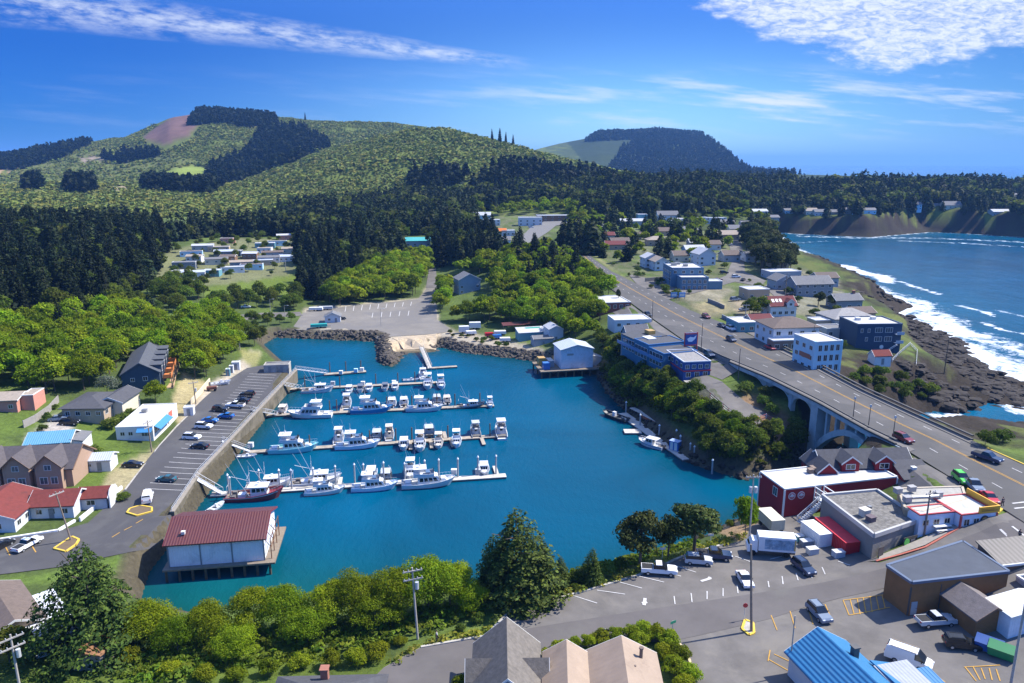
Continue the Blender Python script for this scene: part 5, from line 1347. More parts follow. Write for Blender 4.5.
for i in range(9):
    for y in (-1.9, 4.5, 11): MB().tube((-7.6 + i * 3, y, -6), (-7.6 + i * 3, y, -0.42), 0.3, n=7).build('pile', PILE, r)
MB().cbox(-5.2, 1.5, 0, 2.4, 2.4, 2.4).build('tank', paint('blue_tank', (0.04, 0.16, 0.45)), r); MB().cbox(-5.5, 7.5, 0, 2.6, 3.0, 2.8).build('store_box', paint('ochre_box', (0.45, 0.28, 0.08)), r); MB().cbox(-2.6, 6.0, 0, 2.0, 5.0, 2.2).build('store_box', paint('grey_box', (0.3, 0.32, 0.34)), r)
# boatyard sheds
hut('turquoise roofed boatyard shed behind the fish plant pier', 519, 342, 12, 6, 3.6, W_TEAL, R_LGREY, 'sf', 14, 'shed', 'boatyard_shed', 1.0)
hut('green canopied boatyard shed at the head of the rocky beach', 527, 339, 6, 5, 3.0, W_GREY, mat('green_canopy', (0.02, 0.25, 0.19), 0.6), 'gx', 14, 'shed', 'canopy_shed', 1.2)
hut('white boatyard building close under the trees by the fish plant', 549, 342, 6, 8, 5.0, W_WHITE, R_LGREY, 'gy', 14, 'shed', 'boatyard_building', 1.4)
hut('grey net store between the boatyard shed and the fish plant', 534, 347, 8, 5, 3.0, W_GREY, R_GREY, 'gx', 14, 'shed', 'net_store', 1.0)
r = root_at('long red roofed boat shelter in the boatyard', 'shelter', 503, 333, None, 14, 'boat_shelter'); MB().slab([(0, 0, 3.2), (17, 0, 3.2), (17, 3.4, 3.9), (0, 3.4, 3.9)], 0.2).build('roof', R_MRED, r)
for x in (0.3, 5.8, 11.3, 16.7):
    for y in (0.2, 3.2): MB().tube((x, y, -1), (x, y, 3.1), 0.12, n=5).build('post', WOOD, r)

# ---------------- right hand shops along the highway
r = root_at('brick red shop with a white flat roof at the head of the shop row', 'shop', 599, 313, None, 10, 'brick_shop')
r.location = (*P(599, 306, 16.5)[:2], 13.0)
dd = vol(r, 0, 0, 14, 17, 0, 4.6, mat('red_brick_wall', (0.22, 0.075, 0.055), 0.85, var=0.2), R_WHITE, 'flat', par=0.3); wins(r, 'f', dd, 5, 2.2, 1.5, 1.6, 0.8); wins(r, 'r', dd, 3, 2.2, 1.4, 1.4)
r = root_at('white flat canopy building between the brick shop and the blue restaurant', 'shop', 614, 320, 17.0, 8, 'white_shop', base=13.0)
dd = vol(r, 0, -1, 14.5, 9.0, 0, 3.9, W_WHITE, R_WHITE, 'flat', par=0.3); wins(r, 'f', dd, 4, 1.6, 1.5, 1.3)
BLW = M3('bright_blue_siding', (0.055, 0.17, 0.27))
r = root_at('long bright blue waterfront restaurant with dark roofs and many windows', 'restaurant', 627, 338, None, 0, 'blue_restaurant')
pa, pb = P(621, 333, 18.6), P(664, 354, 18.0)
r.location = (pa[0], pa[1], 13.2)
ang_ = math.atan2(pb[1] - pa[1], pb[0] - pa[0]); Lb = math.hypot(*(pb - pa)[:2]); r.rotation_euler.z = ang_
RBD = roof_mat('blue_black_roof', (0.075, 0.078, 0.088))
k3 = Lb / 3
for i, (dep, hh, rf) in enumerate(((12, 4.9, 'sf'), (13.5, 5.4, 'flat'), (12, 4.7, 'flat'))):
    D = vol(r, i * k3 + (0.05 if i else 0), 0.6 * (i == 0), (i + 1) * k3, dep, 0, hh, BLW, RBD, rf, 0.6, 0.3, par=0.25, trim=paint('blue_fascia', (0.03, 0.14, 0.34)), skirt=4)
    wins(r, 'f', D, 4, 2.7, 1.9, 1.4, 0.7); wins(r, 'f', D, 4, 0.3, 1.6, 1.4, 0.9)
    if i == 2: wins(r, 'r', D, 2, 2.6, 1.6, 1.4, 1.5)
MB().box(0, -1.4, 2.2, Lb, -0.1, 2.4).box(0, -1.45, 2.4, Lb, -1.35, 3.3).build('balcony', paint('blue_balcony', (0.05, 0.17, 0.36)), r)
MB().cbox(k3 * 1.1, 5, 5.45, 4.5, 3.0, 0.35).build('roof_hatch', TRIM, r)
MB().cbox(k3 * 0.5, 8.5, 5.2, 3.0, 2.5, 1.6).build('roof_box', mat('ochre_box', (0.45, 0.28, 0.08)), r)
vol(r, -4.5, 2.5, -0.1, 11, 0, 4.6, W_SLATE, roof_mat('steep_grey_roof', (0.12, 0.12, 0.13)), 'gy', 2.6, 0.3, skirt=4, wname='end_wall', rname='end_roof')
r = root_at('dark blue charter office with a grey flat roof and a red band', 'office', 685, 372, 17.0, 10, 'charter_office', base=12.6)
pa, pb = P(684, 362, 18.0), P(712, 359, 18.0); r.location = (pa[0], pa[1], 12.8); r.rotation_euler.z = R(9)
CBL = M3('royal_blue_siding', (0.035, 0.085, 0.25))
dd = vol(r, 0, 0, 8.4, 14.5, 0, 5.0, CBL, R_GRAV, 'flat', par=0.3, trim=paint('pale_trim', (0.6, 0.62, 0.66))); wins(r, 'f', dd, 4, 3.0, 1.3, 1.3, 0.5, gm=GLASS_B); wins(r, 'f', dd, 3, 0.5, 1.5, 1.5, 0.8); wins(r, 'l', dd, 4, 3.0, 1.6, 1.3)
MB().box(-0.1, -0.16, 2.2, 8.6, -0.05, 2.55).box(-0.16, -0.05, 2.2, -0.05, 14.5, 2.55).build('red_band', paint('band_red', (0.5, 0.04, 0.05)), r)
MB().box(-0.08, -3.0, -0.5, 8.0, -0.2, -0.3).build('terrace', CONC, r)
# big square sign on posts
r = root_at('square blue and red sign board on posts beside the blue restaurant', 'sign', 684, 352, 16.2, 14, 'sign_board', base=15.9)
MB().tube((0, 0, -1), (0, 0, 6.6), 0.18, n=6).tube((4.4, 0, -1), (4.4, 0, 6.6), 0.18, n=6).build('post', paint('red_post', (0.42, 0.05, 0.06)), r)
e = MB().box(0.2, -0.18, 2.2, 4.2, 0.18, 6.5).build('board', paint('sign_blue', (0.03, 0.09, 0.30)), r)
[MB().box(0.2, -0.24, q, 4.2, -0.19, q + .5).build('border', paint('sign_border', (0.55, 0.10, 0.12)), e) for q in (2.2, 6.0)]
mb = MB(); mb.add([(0.7,-0.22,4.6),(1.8,-0.22,5.2),(3.0,-0.22,5.0),(3.9,-0.22,5.6),(3.6,-0.22,4.6),(2.4,-0.22,3.6),(1.2,-0.22,3.7),(0.7,-0.3,4.6),(1.8,-0.3,5.2),(3.0,-0.3,5.0),(3.9,-0.3,5.6),(3.6,-0.3,4.6),(2.4,-0.3,3.6),(1.2,-0.3,3.7)],
   [(0,6,5,4,3,2,1),(7,8,9,10,11,12,13)] + [(i,(i+1)%7,7+(i+1)%7,7+i) for i in range(7)]); mb.build('white_figure', paint('sign_white', (0.75, 0.77, 0.8)), e)
for px, lab, cc_ in ((671, 'left one of two small blue roadside signs below the blue hotel', (0.10, 0.25, 0.5)), (679, 'right one of two small blue roadside signs below the blue hotel', (0.12, 0.3, 0.6))):
    r = root_at(lab, 'sign', px, 300, None, 10, 'small_sign'); MB().tube((0, 0, -0.5), (0, 0, 3.0), 0.12, n=5).tube((2.6, 0, -0.5), (2.6, 0, 3.0), 0.12, n=5).build('post', WOOD, r); MB().box(-0.2, -0.12, 1.2, 2.8, 0.12, 3.4).build('panel', paint('panel_%d' % px, cc_), r); MB().box(0.2, -0.16, 1.7, 2.4, -0.125, 2.8).build('panel_field', TRIM, r)

# ---------------- the blue hotel
HB = M3('hotel_blue_siding', (0.12, 0.21, 0.28))
r = root_at('large blue hotel with a white flat roof and a curved glass corner', 'hotel', 669, 291, None, -33, 'blue_hotel')
r.location = (*P(669, 289, 17.2)[:2], 16.6)
r.rotation_euler.z = R(2)
dd = vol(r, 2.5, 6.5, 18, 24, 0, 9.4, HB, R_WHITE, 'flat', par=0.4, trim=paint('blue_parapet', (0.06, 0.14, 0.26))); wins(r, 'l', dd, 5, 6.2, 1.5, 1.4, 1.5); wins(r, 'l', dd, 5, 3.2, 1.5, 1.4, 1.5)
d2 = vol(r, 5.0, -1.5, 18.2, 6.4, 0, 6.0, HB, R_WHITE, 'flat', par=0.4, trim=paint('blue_parapet', (0.06, 0.14, 0.26))); wins(r, 'f', d2, 5, 3.3, 1.6, 1.8, 0.8, gm=GLASS_B); wins(r, 'f', d2, 5, 0.5, 1.6, 1.9, 0.8, gm=GLASS_B)
wins(r, 'f', dd, 4, 6.9, 1.5, 1.5, 1.0)
vol(r, 18.4, -1, 25, 6, 0, 4.2, HB, R_LGREY, 'flat', par=0.3, wname='wing_wall', rname='wing_roof')
vent(r, 6, 17, 9.4, 2.5, 2, 1.2); vent(r, 11, 14, 9.4, 2, 2, 1.0); vent(r, 9, 21, 9.4, 2, 2, 1.0)

# ---------------- a table of the ordinary houses: px, py of the front-left foot, width, depth, wall height, turn, roof, rise, wall, roof, windows (front, side), label
HT = [
 (645,268, 9,9,5.5,9,'gy',2.2,W_WHITE,R_LGREY,2,2,'white two storey gabled house left of the blue hotel'),
 (655,271, 8,10,5.0,9,'gy',2.2,W_WHITE,R_TAN,2,2,'white house with a tan roof wedged beside the blue hotel'),
 (699,266, 10,11,6.5,12,'gy',3.0,W_WHITE,R_LGREY,2,2,'tall white gabled house behind the blue hotel'),
 (686,258, 12,8,5.0,9,'gx',2.2,W_LBLUE,R_LGREY,3,1,'pale blue house with a grey roof behind the hotel'),
 (748,300, 10,9,4.4,10,'flat',0,M3('sandy_stucco',(0.45,0.33,0.21)),R_WHITE,2,1,'sandy stucco house with a white flat roof above the trees'),
 (738,333, 17,10,3.6,9,'flat',0,W_TEAL,R_WHITE,5,2,'teal fronted shop with a white flat roof on the highway'),
 (770,317, 11,8,4.4,9,'gx',3.0,W_WHITE,R_MAROON,4,2,'white house with a dark red roof and three skylights'),
 (796,296, 18,11,5.2,9,'gx',3.0,W_SLATE,R_GREY,5,2,'long slate grey house with a grey gable roof near the rocks'),
 (770,280, 17,10,4.0,9,'flat',0,W_GREY,R_WHITE,4,2,'grey house with a white flat roof highest above the cove'),
 (776,290, 9,9,4.4,9,'gy',2.4,W_GREY,R_GREY,2,2,'small grey gabled house left of the long slate house'),
 (836,310, 12,8,4.0,9,'gx',2.2,W_SLATE,R_GREY,3,2,'grey cottage beside the rocks with a brown chimney'),
 (834,332, 17,13,4.6,9,'hip',3.0,W_GREY,roof_mat('pale_shingle',(0.27,0.26,0.25)),4,3,'grey house with a broad pale hip roof near the navy building'),
 (815,330, 6,6,3.4,9,'flat',0,W_TAN,R_LGREY,2,1,'low tan annex with a pale roof behind the big white house'),
 (826,338, 8,7,3.2,9,'flat',0,W_GREY,R_GREY,2,1,'low dark annex right of the pale blue tower'),
 (612,248, 12,8,4.0,9,'gx',2.2,W_TAN,R_BROWN,3,1,'tan house with a brown roof near the top of the highway'),
 (621,226, 20,8,4.0,5,'gx',1.8,W_GREY,R_LGREY,5,1,'long grey building with a pale roof under the forest'),
 (638,224, 8,8,8.0,5,'flat',0,W_TEAL,R_LGREY,2,1,'tall teal building with a flat roof under the forest'),
 (658,222, 18,9,6.0,5,'gx',3.2,W_WHITE,R_GREY,4,2,'big white gabled house with grey roof under the forest'),
 (695,223, 12,8,4.5,5,'flat',0,W_WHITE,R_WHITE,3,1,'white flat roofed house left of the long white block'),
 (706,224, 18,8,5.0,5,'flat',0,W_WHITE,R_LGREY,5,1,'long white block with a flat roof under the forest'),
 (752,216, 16,9,4.5,5,'gx',2.0,W_GREY,R_LGREY,3,1,'grey house with a pale roof among dark trees above the cove'),
 (764,222, 15,9,4.2,5,'gx',2.0,W_SLATE,R_GREY,3,1,'slate house among dark trees above the cove'),
 (680,236, 16,10,4.2,5,'hip',3.0,W_TAN,R_GREY,3,1,'tan house with a wide grey hip roof in the middle of the upper town'),
 (655,236, 12,9,3.6,5,'gx',2.4,W_TAN,R_BROWN,3,1,'brown roofed house in front of the big white gabled house'),
 (648,246, 13,9,3.8,5,'hip',2.4,W_TAN,R_TAN,3,1,'tan hip roofed house behind a bright tree'),
 (718,240, 16,10,3.8,5,'gx',2.6,W_TAN,R_TAN,3,1,'long tan roofed house beside the upper street'),
 (718,228, 14,9,4.0,5,'gx',2.6,M3('dark_red_siding',(0.20,0.05,0.05)),R_GREY,3,1,'dark red house with a grey roof in the upper town'),
 (730,234, 14,9,4.0,5,'gx',2.6,W_CREAM,R_GREY,3,1,'cream house with a grey roof at the end of the upper street'),
 (664,247, 9,7,3.6,5,'gx',2.0,W_GREY,R_BROWN,2,1,'small grey house with a brown roof beside the conifers'),
 (628,240, 10,7,3.4,5,'gx',2.0,W_BROWN,R_BROWN,2,1,'brown cottage right of the highway crest'),
 (606,250, 13,8,3.4,5,'gx',2.0,W_TAN,R_MAROON,3,1,'low house with a maroon roof beside the highway crest'),
 (406,247, 17,8,4.2,8,'gx',2.0,W_GREY,R_TEALM,4,1,'grey house with a teal metal roof deep in the trees'),
 (459,295, 12,10,8.0,20,'gy',3.0,M3('weathered_blue_siding',(0.24,0.29,0.34)),R_GREY,2,2,'tall weathered blue-grey house above the boatyard'),
 (411,222, 18,9,4.5,5,'gx',2.4,W_SLATE,R_GREY,3,1,'slate coloured house alone in the forest edge'),
 (473,222, 16,8,6.0,5,'gx',2.4,W_LBLUE,R_LGREY,4,1,'pale blue lodge with a light roof left of the town centre'),
 (484,226, 14,9,5.0,5,'flat',0,W_WHITE,R_WHITE,4,1,'white shop block left of the town centre'),
 (492,236, 11,7,3.6,5,'gx',1.8,W_GREY,roof_mat('orange_roof',(0.55,0.16,0.04)),2,1,'small shop with a bright orange roof'),
 (492,246, 13,8,4.0,5,'gx',2.2,W_LBLUE,R_GREY,3,1,'pale blue house with a grey roof below the orange roof'),
 (502,236, 10,7,4.0,5,'flat',0,W_WHITE,R_WHITE,3,1,'white cube shop beside the curving street'),
 (519,226, 20,9,7.0,5,'flat',0,W_WHITE,R_WHITE,4,1,'white two storey block at the bend of the upper road'),
 (537,222, 40,10,5.5,5,'flat',0,W_BROWN,R_LGREY,7,1,'long brown strip of shops with a pale roof at the top of the town'),
 (785,214, 12,8,4.0,3,'gx',2.0,W_LBLUE,R_GREY,3,1,'pale blue cottage farthest left on the headland'),
 (806,215, 13,9,4.5,3,'gx',2.8,W_CREAM,R_TAN,3,1,'cream cottage with a tan roof on the headland'),
 (815,216, 12,9,4.5,3,'gx',2.5,W_WHITE,R_GREY,3,1,'white cottage with a grey roof on the headland cliff'),
 (826,216, 15,9,4.2,3,'gx',2.4,W_GREY,R_GREY,3,1,'low grey cottage on the headland cliff'),
 (841,214, 14,9,4.2,3,'gx',2.4,W_SLATE,R_GREY,3,1,'slate cottage with a light roof on the headland cliff'),
 (856,214, 22,9,4.0,3,'gx',2.2,W_LBLUE,R_GREY,4,1,'long pale blue house on the headland cliff'),
 (912,210, 11,9,6.0,3,'gx',2.5,W_LBLUE,R_GREY,2,1,'tall pale house standing on the headland point'),
 (930,209, 12,8,4.0,3,'gx',2.0,W_GREY,R_GREY,2,1,'small grey house on the headland between two pale ones'),
 (944,211, 20,10,6.5,3,'gx',4.0,W_CREAM,R_GREY,4,1,'large cream gabled house on the headland point'),
 (993,216, 20,10,4.5,3,'gx',2.4,W_GREY,R_LGREY,4,1,'white roofed house alone at the right end of the headland'),
 (674,262, 9,8,3.8,8,'gx',2.2,W_CREAM,R_BROWN,2,1,'cream cottage above the blue hotel'),
 (724,262, 10,8,4.0,10,'gx',2.2,W_GREY,R_BROWN,2,1,'grey cottage with a brown roof beside the upper street'),
 (746,262, 9,8,3.6,10,'gx',2.0,W_WHITE,R_GREY,2,1,'white cottage at the edge of the dark pines'),
 (772,268, 10,7,3.4,9,'gx',2.0,W_TAN,R_GREY,2,1,'tan cottage behind the flat roofed grey house'),
 (852,322, 10,8,3.4,9,'gx',1.8,W_TAN,R_BROWN,2,1,'tan cottage nearest the rocks above the navy block'),
 (752,330, 8,7,3.2,9,'gx',1.8,W_CREAM,R_MAROON,2,1,'cream cottage behind the teal fronted shop'),
 (690,248, 11,8,3.6,6,'gx',2.0,W_SLATE,R_LGREY,2,1,'slate cottage with a light roof in the upper town'),
 (706,250, 10,8,3.6,6,'gx',2.2,W_WHITE,R_BROWN,2,1,'white cottage with a brown roof in the upper town'),
 (742,228, 12,8,3.6,5,'gx',2.0,W_WHITE,R_GREY,2,1,'white house with a grey roof at the edge of the pine point'),
 (672,226, 12,8,4.0,5,'gx',2.2,W_TAN,R_LGREY,2,1,'tan house with a light roof right of the big white gabled house'),
 (592,232, 12,8,4.0,5,'gx',2.0,W_WHITE,R_GREY,2,1,'white house half hidden left of the long grey building'),
 (600,240, 11,8,3.4,5,'gx',2.0,W_GREY,R_MAROON,2,1,'grey house with a maroon roof left of the brown cottage'),
 (818,286, 11,8,4.0,9,'gx',2.2,W_GREY,R_BROWN,3,1,'grey house with a brown roof behind the long slate house'),
 (1010,199, 10,8,4.5,3,'gx',2.4,W_GREY,R_GREY,2,1,'pale roof among the headland trees at the far right'),
]
for (px, py, w, d, h, rot, roof, rh, wm_, rm_, nf, ns, lab) in HT:
    r = root_at(lab, 'house', px, py, None, rot, 'house')
    dd = vol(r, 0, 0, w, d, 0, h, wm_, rm_, roof, rh, 0.45, skirt=3, par=0.3)
    rows = 2 if h >= 5 else 1
    for k in range(rows):
        wins(r, 'f', dd, nf, 0.9 + k * 2.7, 1.5, 1.3, 0.9); wins(r, 'l', dd, ns, 0.9 + k * 2.7, 1.2, 1.2, 1.2)
    if 'chimney' in lab: chimney(r, w - 2, d / 2, h + rh * 0.8, 1.0, 1.6)
    if 'skylights' in lab:
        for k in range(3):
            kk = rh / (d / 2)
            MB().slab([(1.2 + k * 1.6, 1.3, h + 1.3 * kk + 0.36), (2.2 + k * 1.6, 1.3, h + 1.3 * kk + 0.36), (2.2 + k * 1.6, 2.6, h + 2.6 * kk + 0.36), (1.2 + k * 1.6, 2.6, h + 2.6 * kk + 0.36)], 0.12).build('skylight', TRIM, r)
        D = vol(r, 6.6, -0.6, 9.6, 3.0, h - 0.3, 1.6, W_WHITE, R_MAROON, 'gy', 1.2, 0.25, skirt=0.5, wname='dormer_wall', rname='dormer_roof'); win(r, 'f', 1.5, h, 1.2, 1.1, D)
# big white house, pale blue tower, navy block, little hut
r = root_at('big white two storey house with a brown-grey roof and a lower storefront', 'house', 765, 348, None, 8, 'white_house')
r.location.z = 15.6
dd = vol(r, 2.5, 0, 18.5, 13, 0, 6.6, W_WHITE, R_BROWN, 'hip', 2.6, 0.6); wins(r, 'f', dd, 4, 4.2, 1.6, 1.4, 1.0); wins(r, 'l', dd, 3, 4.2, 1.5, 1.4, 1.2); wins(r, 'l', dd, 3, 1.0, 1.6, 1.5, 1.2)
d2 = vol(r, 0.5, -4.2, 12, -0.1, 0, 3.4, M3('brown_storefront', (0.22, 0.15, 0.12)), R_LGREY, 'flat', par=0.3); wins(r, 'f', d2, 4, 0.8, 1.6, 1.5, 0.6)
MB().box(9.6, -4.35, 2.1, 11.8, -4.22, 3.3).build('shop_sign', paint('sign_orange', (0.65, 0.32, 0.08)), r)
LB2 = M3('sky_blue_siding', (0.42, 0.60, 0.68))
r = root_at('pale blue three storey tower with a white flat roof beside the bridge', 'building', 815, 364, None, 12, 'blue_tower')
r.location = (*P(816, 341.5, 24.5)[:2], 14.6)
dd = vol(r, 0, 0, 8.6, 11, 0, 9.5, LB2, R_WHITE, 'flat', par=0.35, trim=TRIM, skirt=3)
for z in (0.8, 3.8, 6.8): wins(r, 'f', dd, 4, z, 1.25, 1.9, 1.0, 0.6); wins(r, 'l', dd, 3, z, 1.6, 1.4, 1.2)
for x in (-0.06, 8.66): MB().cbox(x, 0.3, -1, 0.5, 0.9, 10.9).build('pilaster', LB2, r)
MB().box(-0.12, 2.0, 4.0, -0.05, 7.5, 5.4).build('wall_panel', paint('brick_panel', (0.3, 0.10, 0.07)), r)
r = root_at('navy blue three storey apartment block with a white flat roof above the rocks', 'apartment block', 856, 352, None, 3, 'navy_block')
r.location = (*P(855, 352, 12.4)[:2], 12.2)
dd = vol(r, 0, 0, 15.5, 13, 0, 9.6, W_NAVY, R_WHITE, 'flat', par=0.4, trim=paint('navy_trim', (0.05, 0.09, 0.16)), skirt=4)
wins(r, 'f', dd, 2, 6.9, 2.6, 1.7, 6.2, 3.2, gm=GLASS_B); wins(r, 'f', dd, 2, 3.8, 2.6, 1.7, 6.2, 3.2, gm=GLASS_B); wins(r, 'f', dd, 2, 6.9, 0.9, 1.4, 1.2, 11.0); wins(r, 'f', dd, 1, 3.9, 0.9, 1.4, 2.4, 11.0); wins(r, 'r', dd, 3, 6.8, 1.6, 1.6); wins(r, 'r', dd, 3, 3.8, 1.6, 1.6)
MB().tube((9.0, -0.02, 1.9), (9.0, -0.12, 1.9), 0.7, n=16).build('round_window', TRIM, r)
for z in (3.3, 6.3):
    MB().box(13.0, -1.6, z, 15.6, -0.06, z + 0.2).box(13.0, -1.65, z + 0.2, 15.6, -1.55, z + 1.1).build('balcony', paint('balcony_grey', (0.4, 0.44, 0.5)), r)
mb = MB()
for i in range(10): mb.box(12.6 - i * 0.5, -2.6, 3.0 - i * 0.33, 13.1 - i * 0.5, -1.7, 3.15 - i * 0.33)
mb.build('outside_stair', TRIM, r)
vent(r, 4, 8, 9.6, 1.5, 1.5, 0.9, TRIM); vent(r, 10, 9, 9.6, 1.5, 1.5, 0.9, TRIM)
r, dd = hut('tiny white hut with a red tiled roof on the lawn by the navy block', 874, 365, 5.8, 3.6, 2.8, W_WHITE, R_RED, 'gx', 8, rh=1.5)
# ---------------- mobile home park: long low trailers
mh = [(171,277,'sky blue',W_LBLUE),(180,279,'pale',W_WHITE),(172,268,'dark sided white roofed',W_SLATE),(186,262,'white',W_WHITE),(180,257,'light blue',W_LBLUE),(192,251,'grey',W_GREY),(203,276,'teal fronted',W_TEAL),(205,265,'cream',W_CREAM),
      (208,252,'tan roofed',W_TAN),(220,262,'brown',W_BROWN),(221,273,'white fronted',W_WHITE),(214,257,'slate',W_SLATE),(226,256,'navy',W_NAVY),(230,268,'grey blue',W_SLATE),(240,270,'pale blue',W_LBLUE),(242,259,'white roofed dark',W_BROWN),
      (251,266,'tan ended',W_TAN),(258,263,'white long',W_WHITE),(257,253,'bright white',W_WHITE),(262,258,'grey roofed',W_GREY),(255,248,'teal',W_TEAL),(279,262,'dark fronted white',W_WHITE),(268,246,'pale teal',W_LBLUE),(282,254,'cream roofed',W_CREAM),(220,243,'reddish',W_SALMON),(277,240,'low red',W_SALMON)]
rms = [R_LGREY, R_GREY, R_BROWN, R_MGREY, R_TAN]
for i, (px, py, nm, wm_) in enumerate(mh):
    near = 'at the meadow edge' if py > 266 else ('at the forest edge' if py < 254 else 'in the middle rows')
    side = 'left part' if px < 205 else ('right part' if px > 250 else 'centre')
    r = root_at('%s mobile home %s of the trailer park, %s' % (nm, near, side), 'mobile home', px, py, None, 4 + 7 * ((i * 5) % 3), 'mobile_home', 'homes in the trailer park')
    w, d = (13, 5) if i % 3 else (9, 6)
    dd = vol(r, 0, 0, w, d, 0.3, 2.9, wm_, rms[(i * 3) % 5] if nm != 'tan roofed' else R_TAN, 'gx' if i % 2 else 'flat', 0.9, 0.25, skirt=2, par=0.1)
    wins(r, 'f', dd, 3, 1.2, 1.3, 1.0, 0.8)

# ================================================================== docks
DECKW = mat('dock_wood', (0.34, 0.29, 0.23), 0.9, var=0.2, scale=1.2, stripes=(0, 3.0, 0.3), dirt=(0.2, 0.17, 0.13))
DECKC = mat('pale_dock', (0.46, 0.43, 0.38), 0.9, var=0.15, scale=1.2, dirt=(0.3, 0.27, 0.22))
FLOATM = mat('dock_float', (0.12, 0.11, 0.10), 0.9)
CAPW = paint('white_cap', (0.78, 0.78, 0.77), 0.5)
PILEG = mat('grey_pile', (0.33, 0.34, 0.35), 0.8, var=0.2)
PILEB = mat('brown_pile', (0.13, 0.085, 0.06), 0.9, var=0.3)
GALV = mat('galvanised', (0.55, 0.56, 0.57), 0.5, 0.3, var=0.1)
def dock(label, a, b, w, m=DECKW, z=0.55, fingers=(), name='floating_dock'):
    p, q = P(*a, z), P(*b, z); d = (q - p)[:2]; L = np.hypot(*d); rz = math.atan2(d[1], d[0])
    e = empty(name, (p[0], p[1], 0), rz, label, 'dock')
    MB().box(0, -w/2, z - 0.22, L, w/2, z).build('deck', m, e)
    MB().box(0.1, -w/2 + 0.12, -0.3, L - 0.1, w/2 - 0.12, z - 0.24).build('float', FLOATM, e)
    for (f, ln, sd) in fingers:
        MB().box(f * L - 0.5, sd * w/2 + (0.02 if sd > 0 else -ln), z - 0.22, f * L + 0.5, sd * w/2 + (ln if sd > 0 else -0.02), z - 0.01).build('finger', m, e)
    return e, p, q
D1 = dock('farthest full length dock with a row of little boats', (287,389), (437,382), 1.9)
D2 = dock('second dock from the boat ramp, lined with white charter boats', (266,415), (494,405), 2.0, fingers=((0.32, 5, 1), (0.60, 5, 1), (0.66, 5, 1)))
D3 = dock('third dock from the boat ramp, with the turquoise and white boat', (243,452), (506,435), 2.0, fingers=((0.62, 5, -1), (0.70, 5, -1), (0.78, 5, -1), (0.9, 5, -1), (0.76, 5, 1)))
D4 = dock('nearest pale dock with tall white capped piles', (211,494), (506,475), 2.2, DECKC, fingers=((0.97, 5, 1), (0.42, 4, 1), (0.66, 4, 1)))
D0 = dock('short float with gear beyond the end of the quay', (324,374), (366,371), 2.4)
DR = dock('long pale float below the wooded bluff', (622,413), (688,459), 3.2, DECKC)
DS = dock('small square float tied to the long float under the bluff', (624,431), (641,431), 3.2, DECKC)
DB_ = dock('short float at the foot of the boat ramp walkway', (427,368), (457,366), 1.8)
def pile(px, py, h, m, label, cap=True, r=0.2, group='piles'):
    p = P(px, py, 0.5)
    e = empty('mooring_pile', (p[0], p[1], 0), 0, label, 'pile', group)
    MB().tube((0, 0, -5), (0, 0, h), r, n=8).build('post', m, e)
    if cap: MB().tube((0, 0, h), (0, 0, h + 0.45), r * 1.5, 0.04, n=8).build('cap', CAPW, e)
    return e
pr0 = pile(229, 494, 5.2, PILEG, 'grey mooring pile with a white cone cap on the nearest dock', group='piles of the nearest dock')
for px, py in ((231,497),(260,489),(280,489),(292,489),(314,487),(336,485),(355,483),(364,483),(384,481),(405,482),(425,479),(439,478),(458,477),(478,475),(496,474)):
    c = copy_tree(pr0); p = P(px, py, 0.5); c.location = (p[0], p[1], 0)
pb0 = pile(330, 372, 4.2, PILEB, 'slim brown mooring pile in the middle of the marina', cap=False, r=0.17, group='slim brown piles')
for px, py in ((346,371),(361,370),(305,386),(340,387),(376,384),(398,383),(415,382),(330,412),(387,408),(412,407),(455,405),(480,404),(310,448),(352,445),(370,443),(412,440),(448,438),(490,436),(396,441),(337,411),(437,405)):
    c = copy_tree(pb0); p = P(px, py, 0.5); c.location = (p[0], p[1], 0)
pg0 = pile(640, 425, 3.6, PILEG, 'grey mooring pile beside the float under the bluff', r=0.22, group='piles under the bluff')
for px, py in ((659,436),(680,447),(694,458),(712,472),(676,441),(690,455),(626,412)):
    c = copy_tree(pg0); p = P(px, py, 0.5); c.location = (p[0], p[1], 0)
def gangway(label, a, za, b, zb, w=1.3, m=GALV):
    p, q = P(*a, za), P(*b, zb); d = (q - p); L = np.hypot(*d[:2]); rz = math.atan2(d[1], d[0])
    e = empty('gangway', (p[0], p[1], 0), rz, label, 'gangway')
    MB().add([(0,-w/2,za-.2),(L,-w/2,zb-.2),(L,w/2,zb-.2),(0,w/2,za-.2),(0,-w/2,za),(L,-w/2,zb),(L,w/2,zb),(0,w/2,za)], [(0,3,2,1),(4,5,6,7),(0,1,5,4),(1,2,6,5),(2,3,7,6),(3,0,4,7)]).build('walkway', m, e)
    for y in (-w/2, w/2):
        mb = MB(); mb.tube((0,y,za+1.1),(L,y,zb+1.1),0.06,n=4)
        k = max(2, int(L/1.5))
        for i in range(k + 1):
            f = i / k; z = za + (zb - za) * f; mb.tube((L*f,y,z-.05),(L*f,y,z+1.1),0.04,n=4)
            if i < k: f2 = (i+1)/k; mb.tube((L*f,y,z),(L*f2,y,za+(zb-za)*f2+1.1),0.035,n=4)
        mb.build('railing', m, e)
    return e
gangway('trussed gangway from the quay end to the short gear float', (296,369), 4.2, (327,373), 0.7)
gangway('gangway from the quay to the farthest full length dock', (283,385), 4.2, (300,388), 0.7)
gangway('gangway from the quay to the second dock', (252,410), 4.2, (276,414), 0.7)
gangway('gangway from the quay to the third dock', (222,441), 4.2, (250,451), 0.7)
gangway('gangway from the quay to the nearest dock', (196,478), 4.2, (222,493), 0.7)
gangway('long pale walkway down beside the boat ramp', (421,347), 2.2, (430,368), 0.7, 1.6, DECKC)
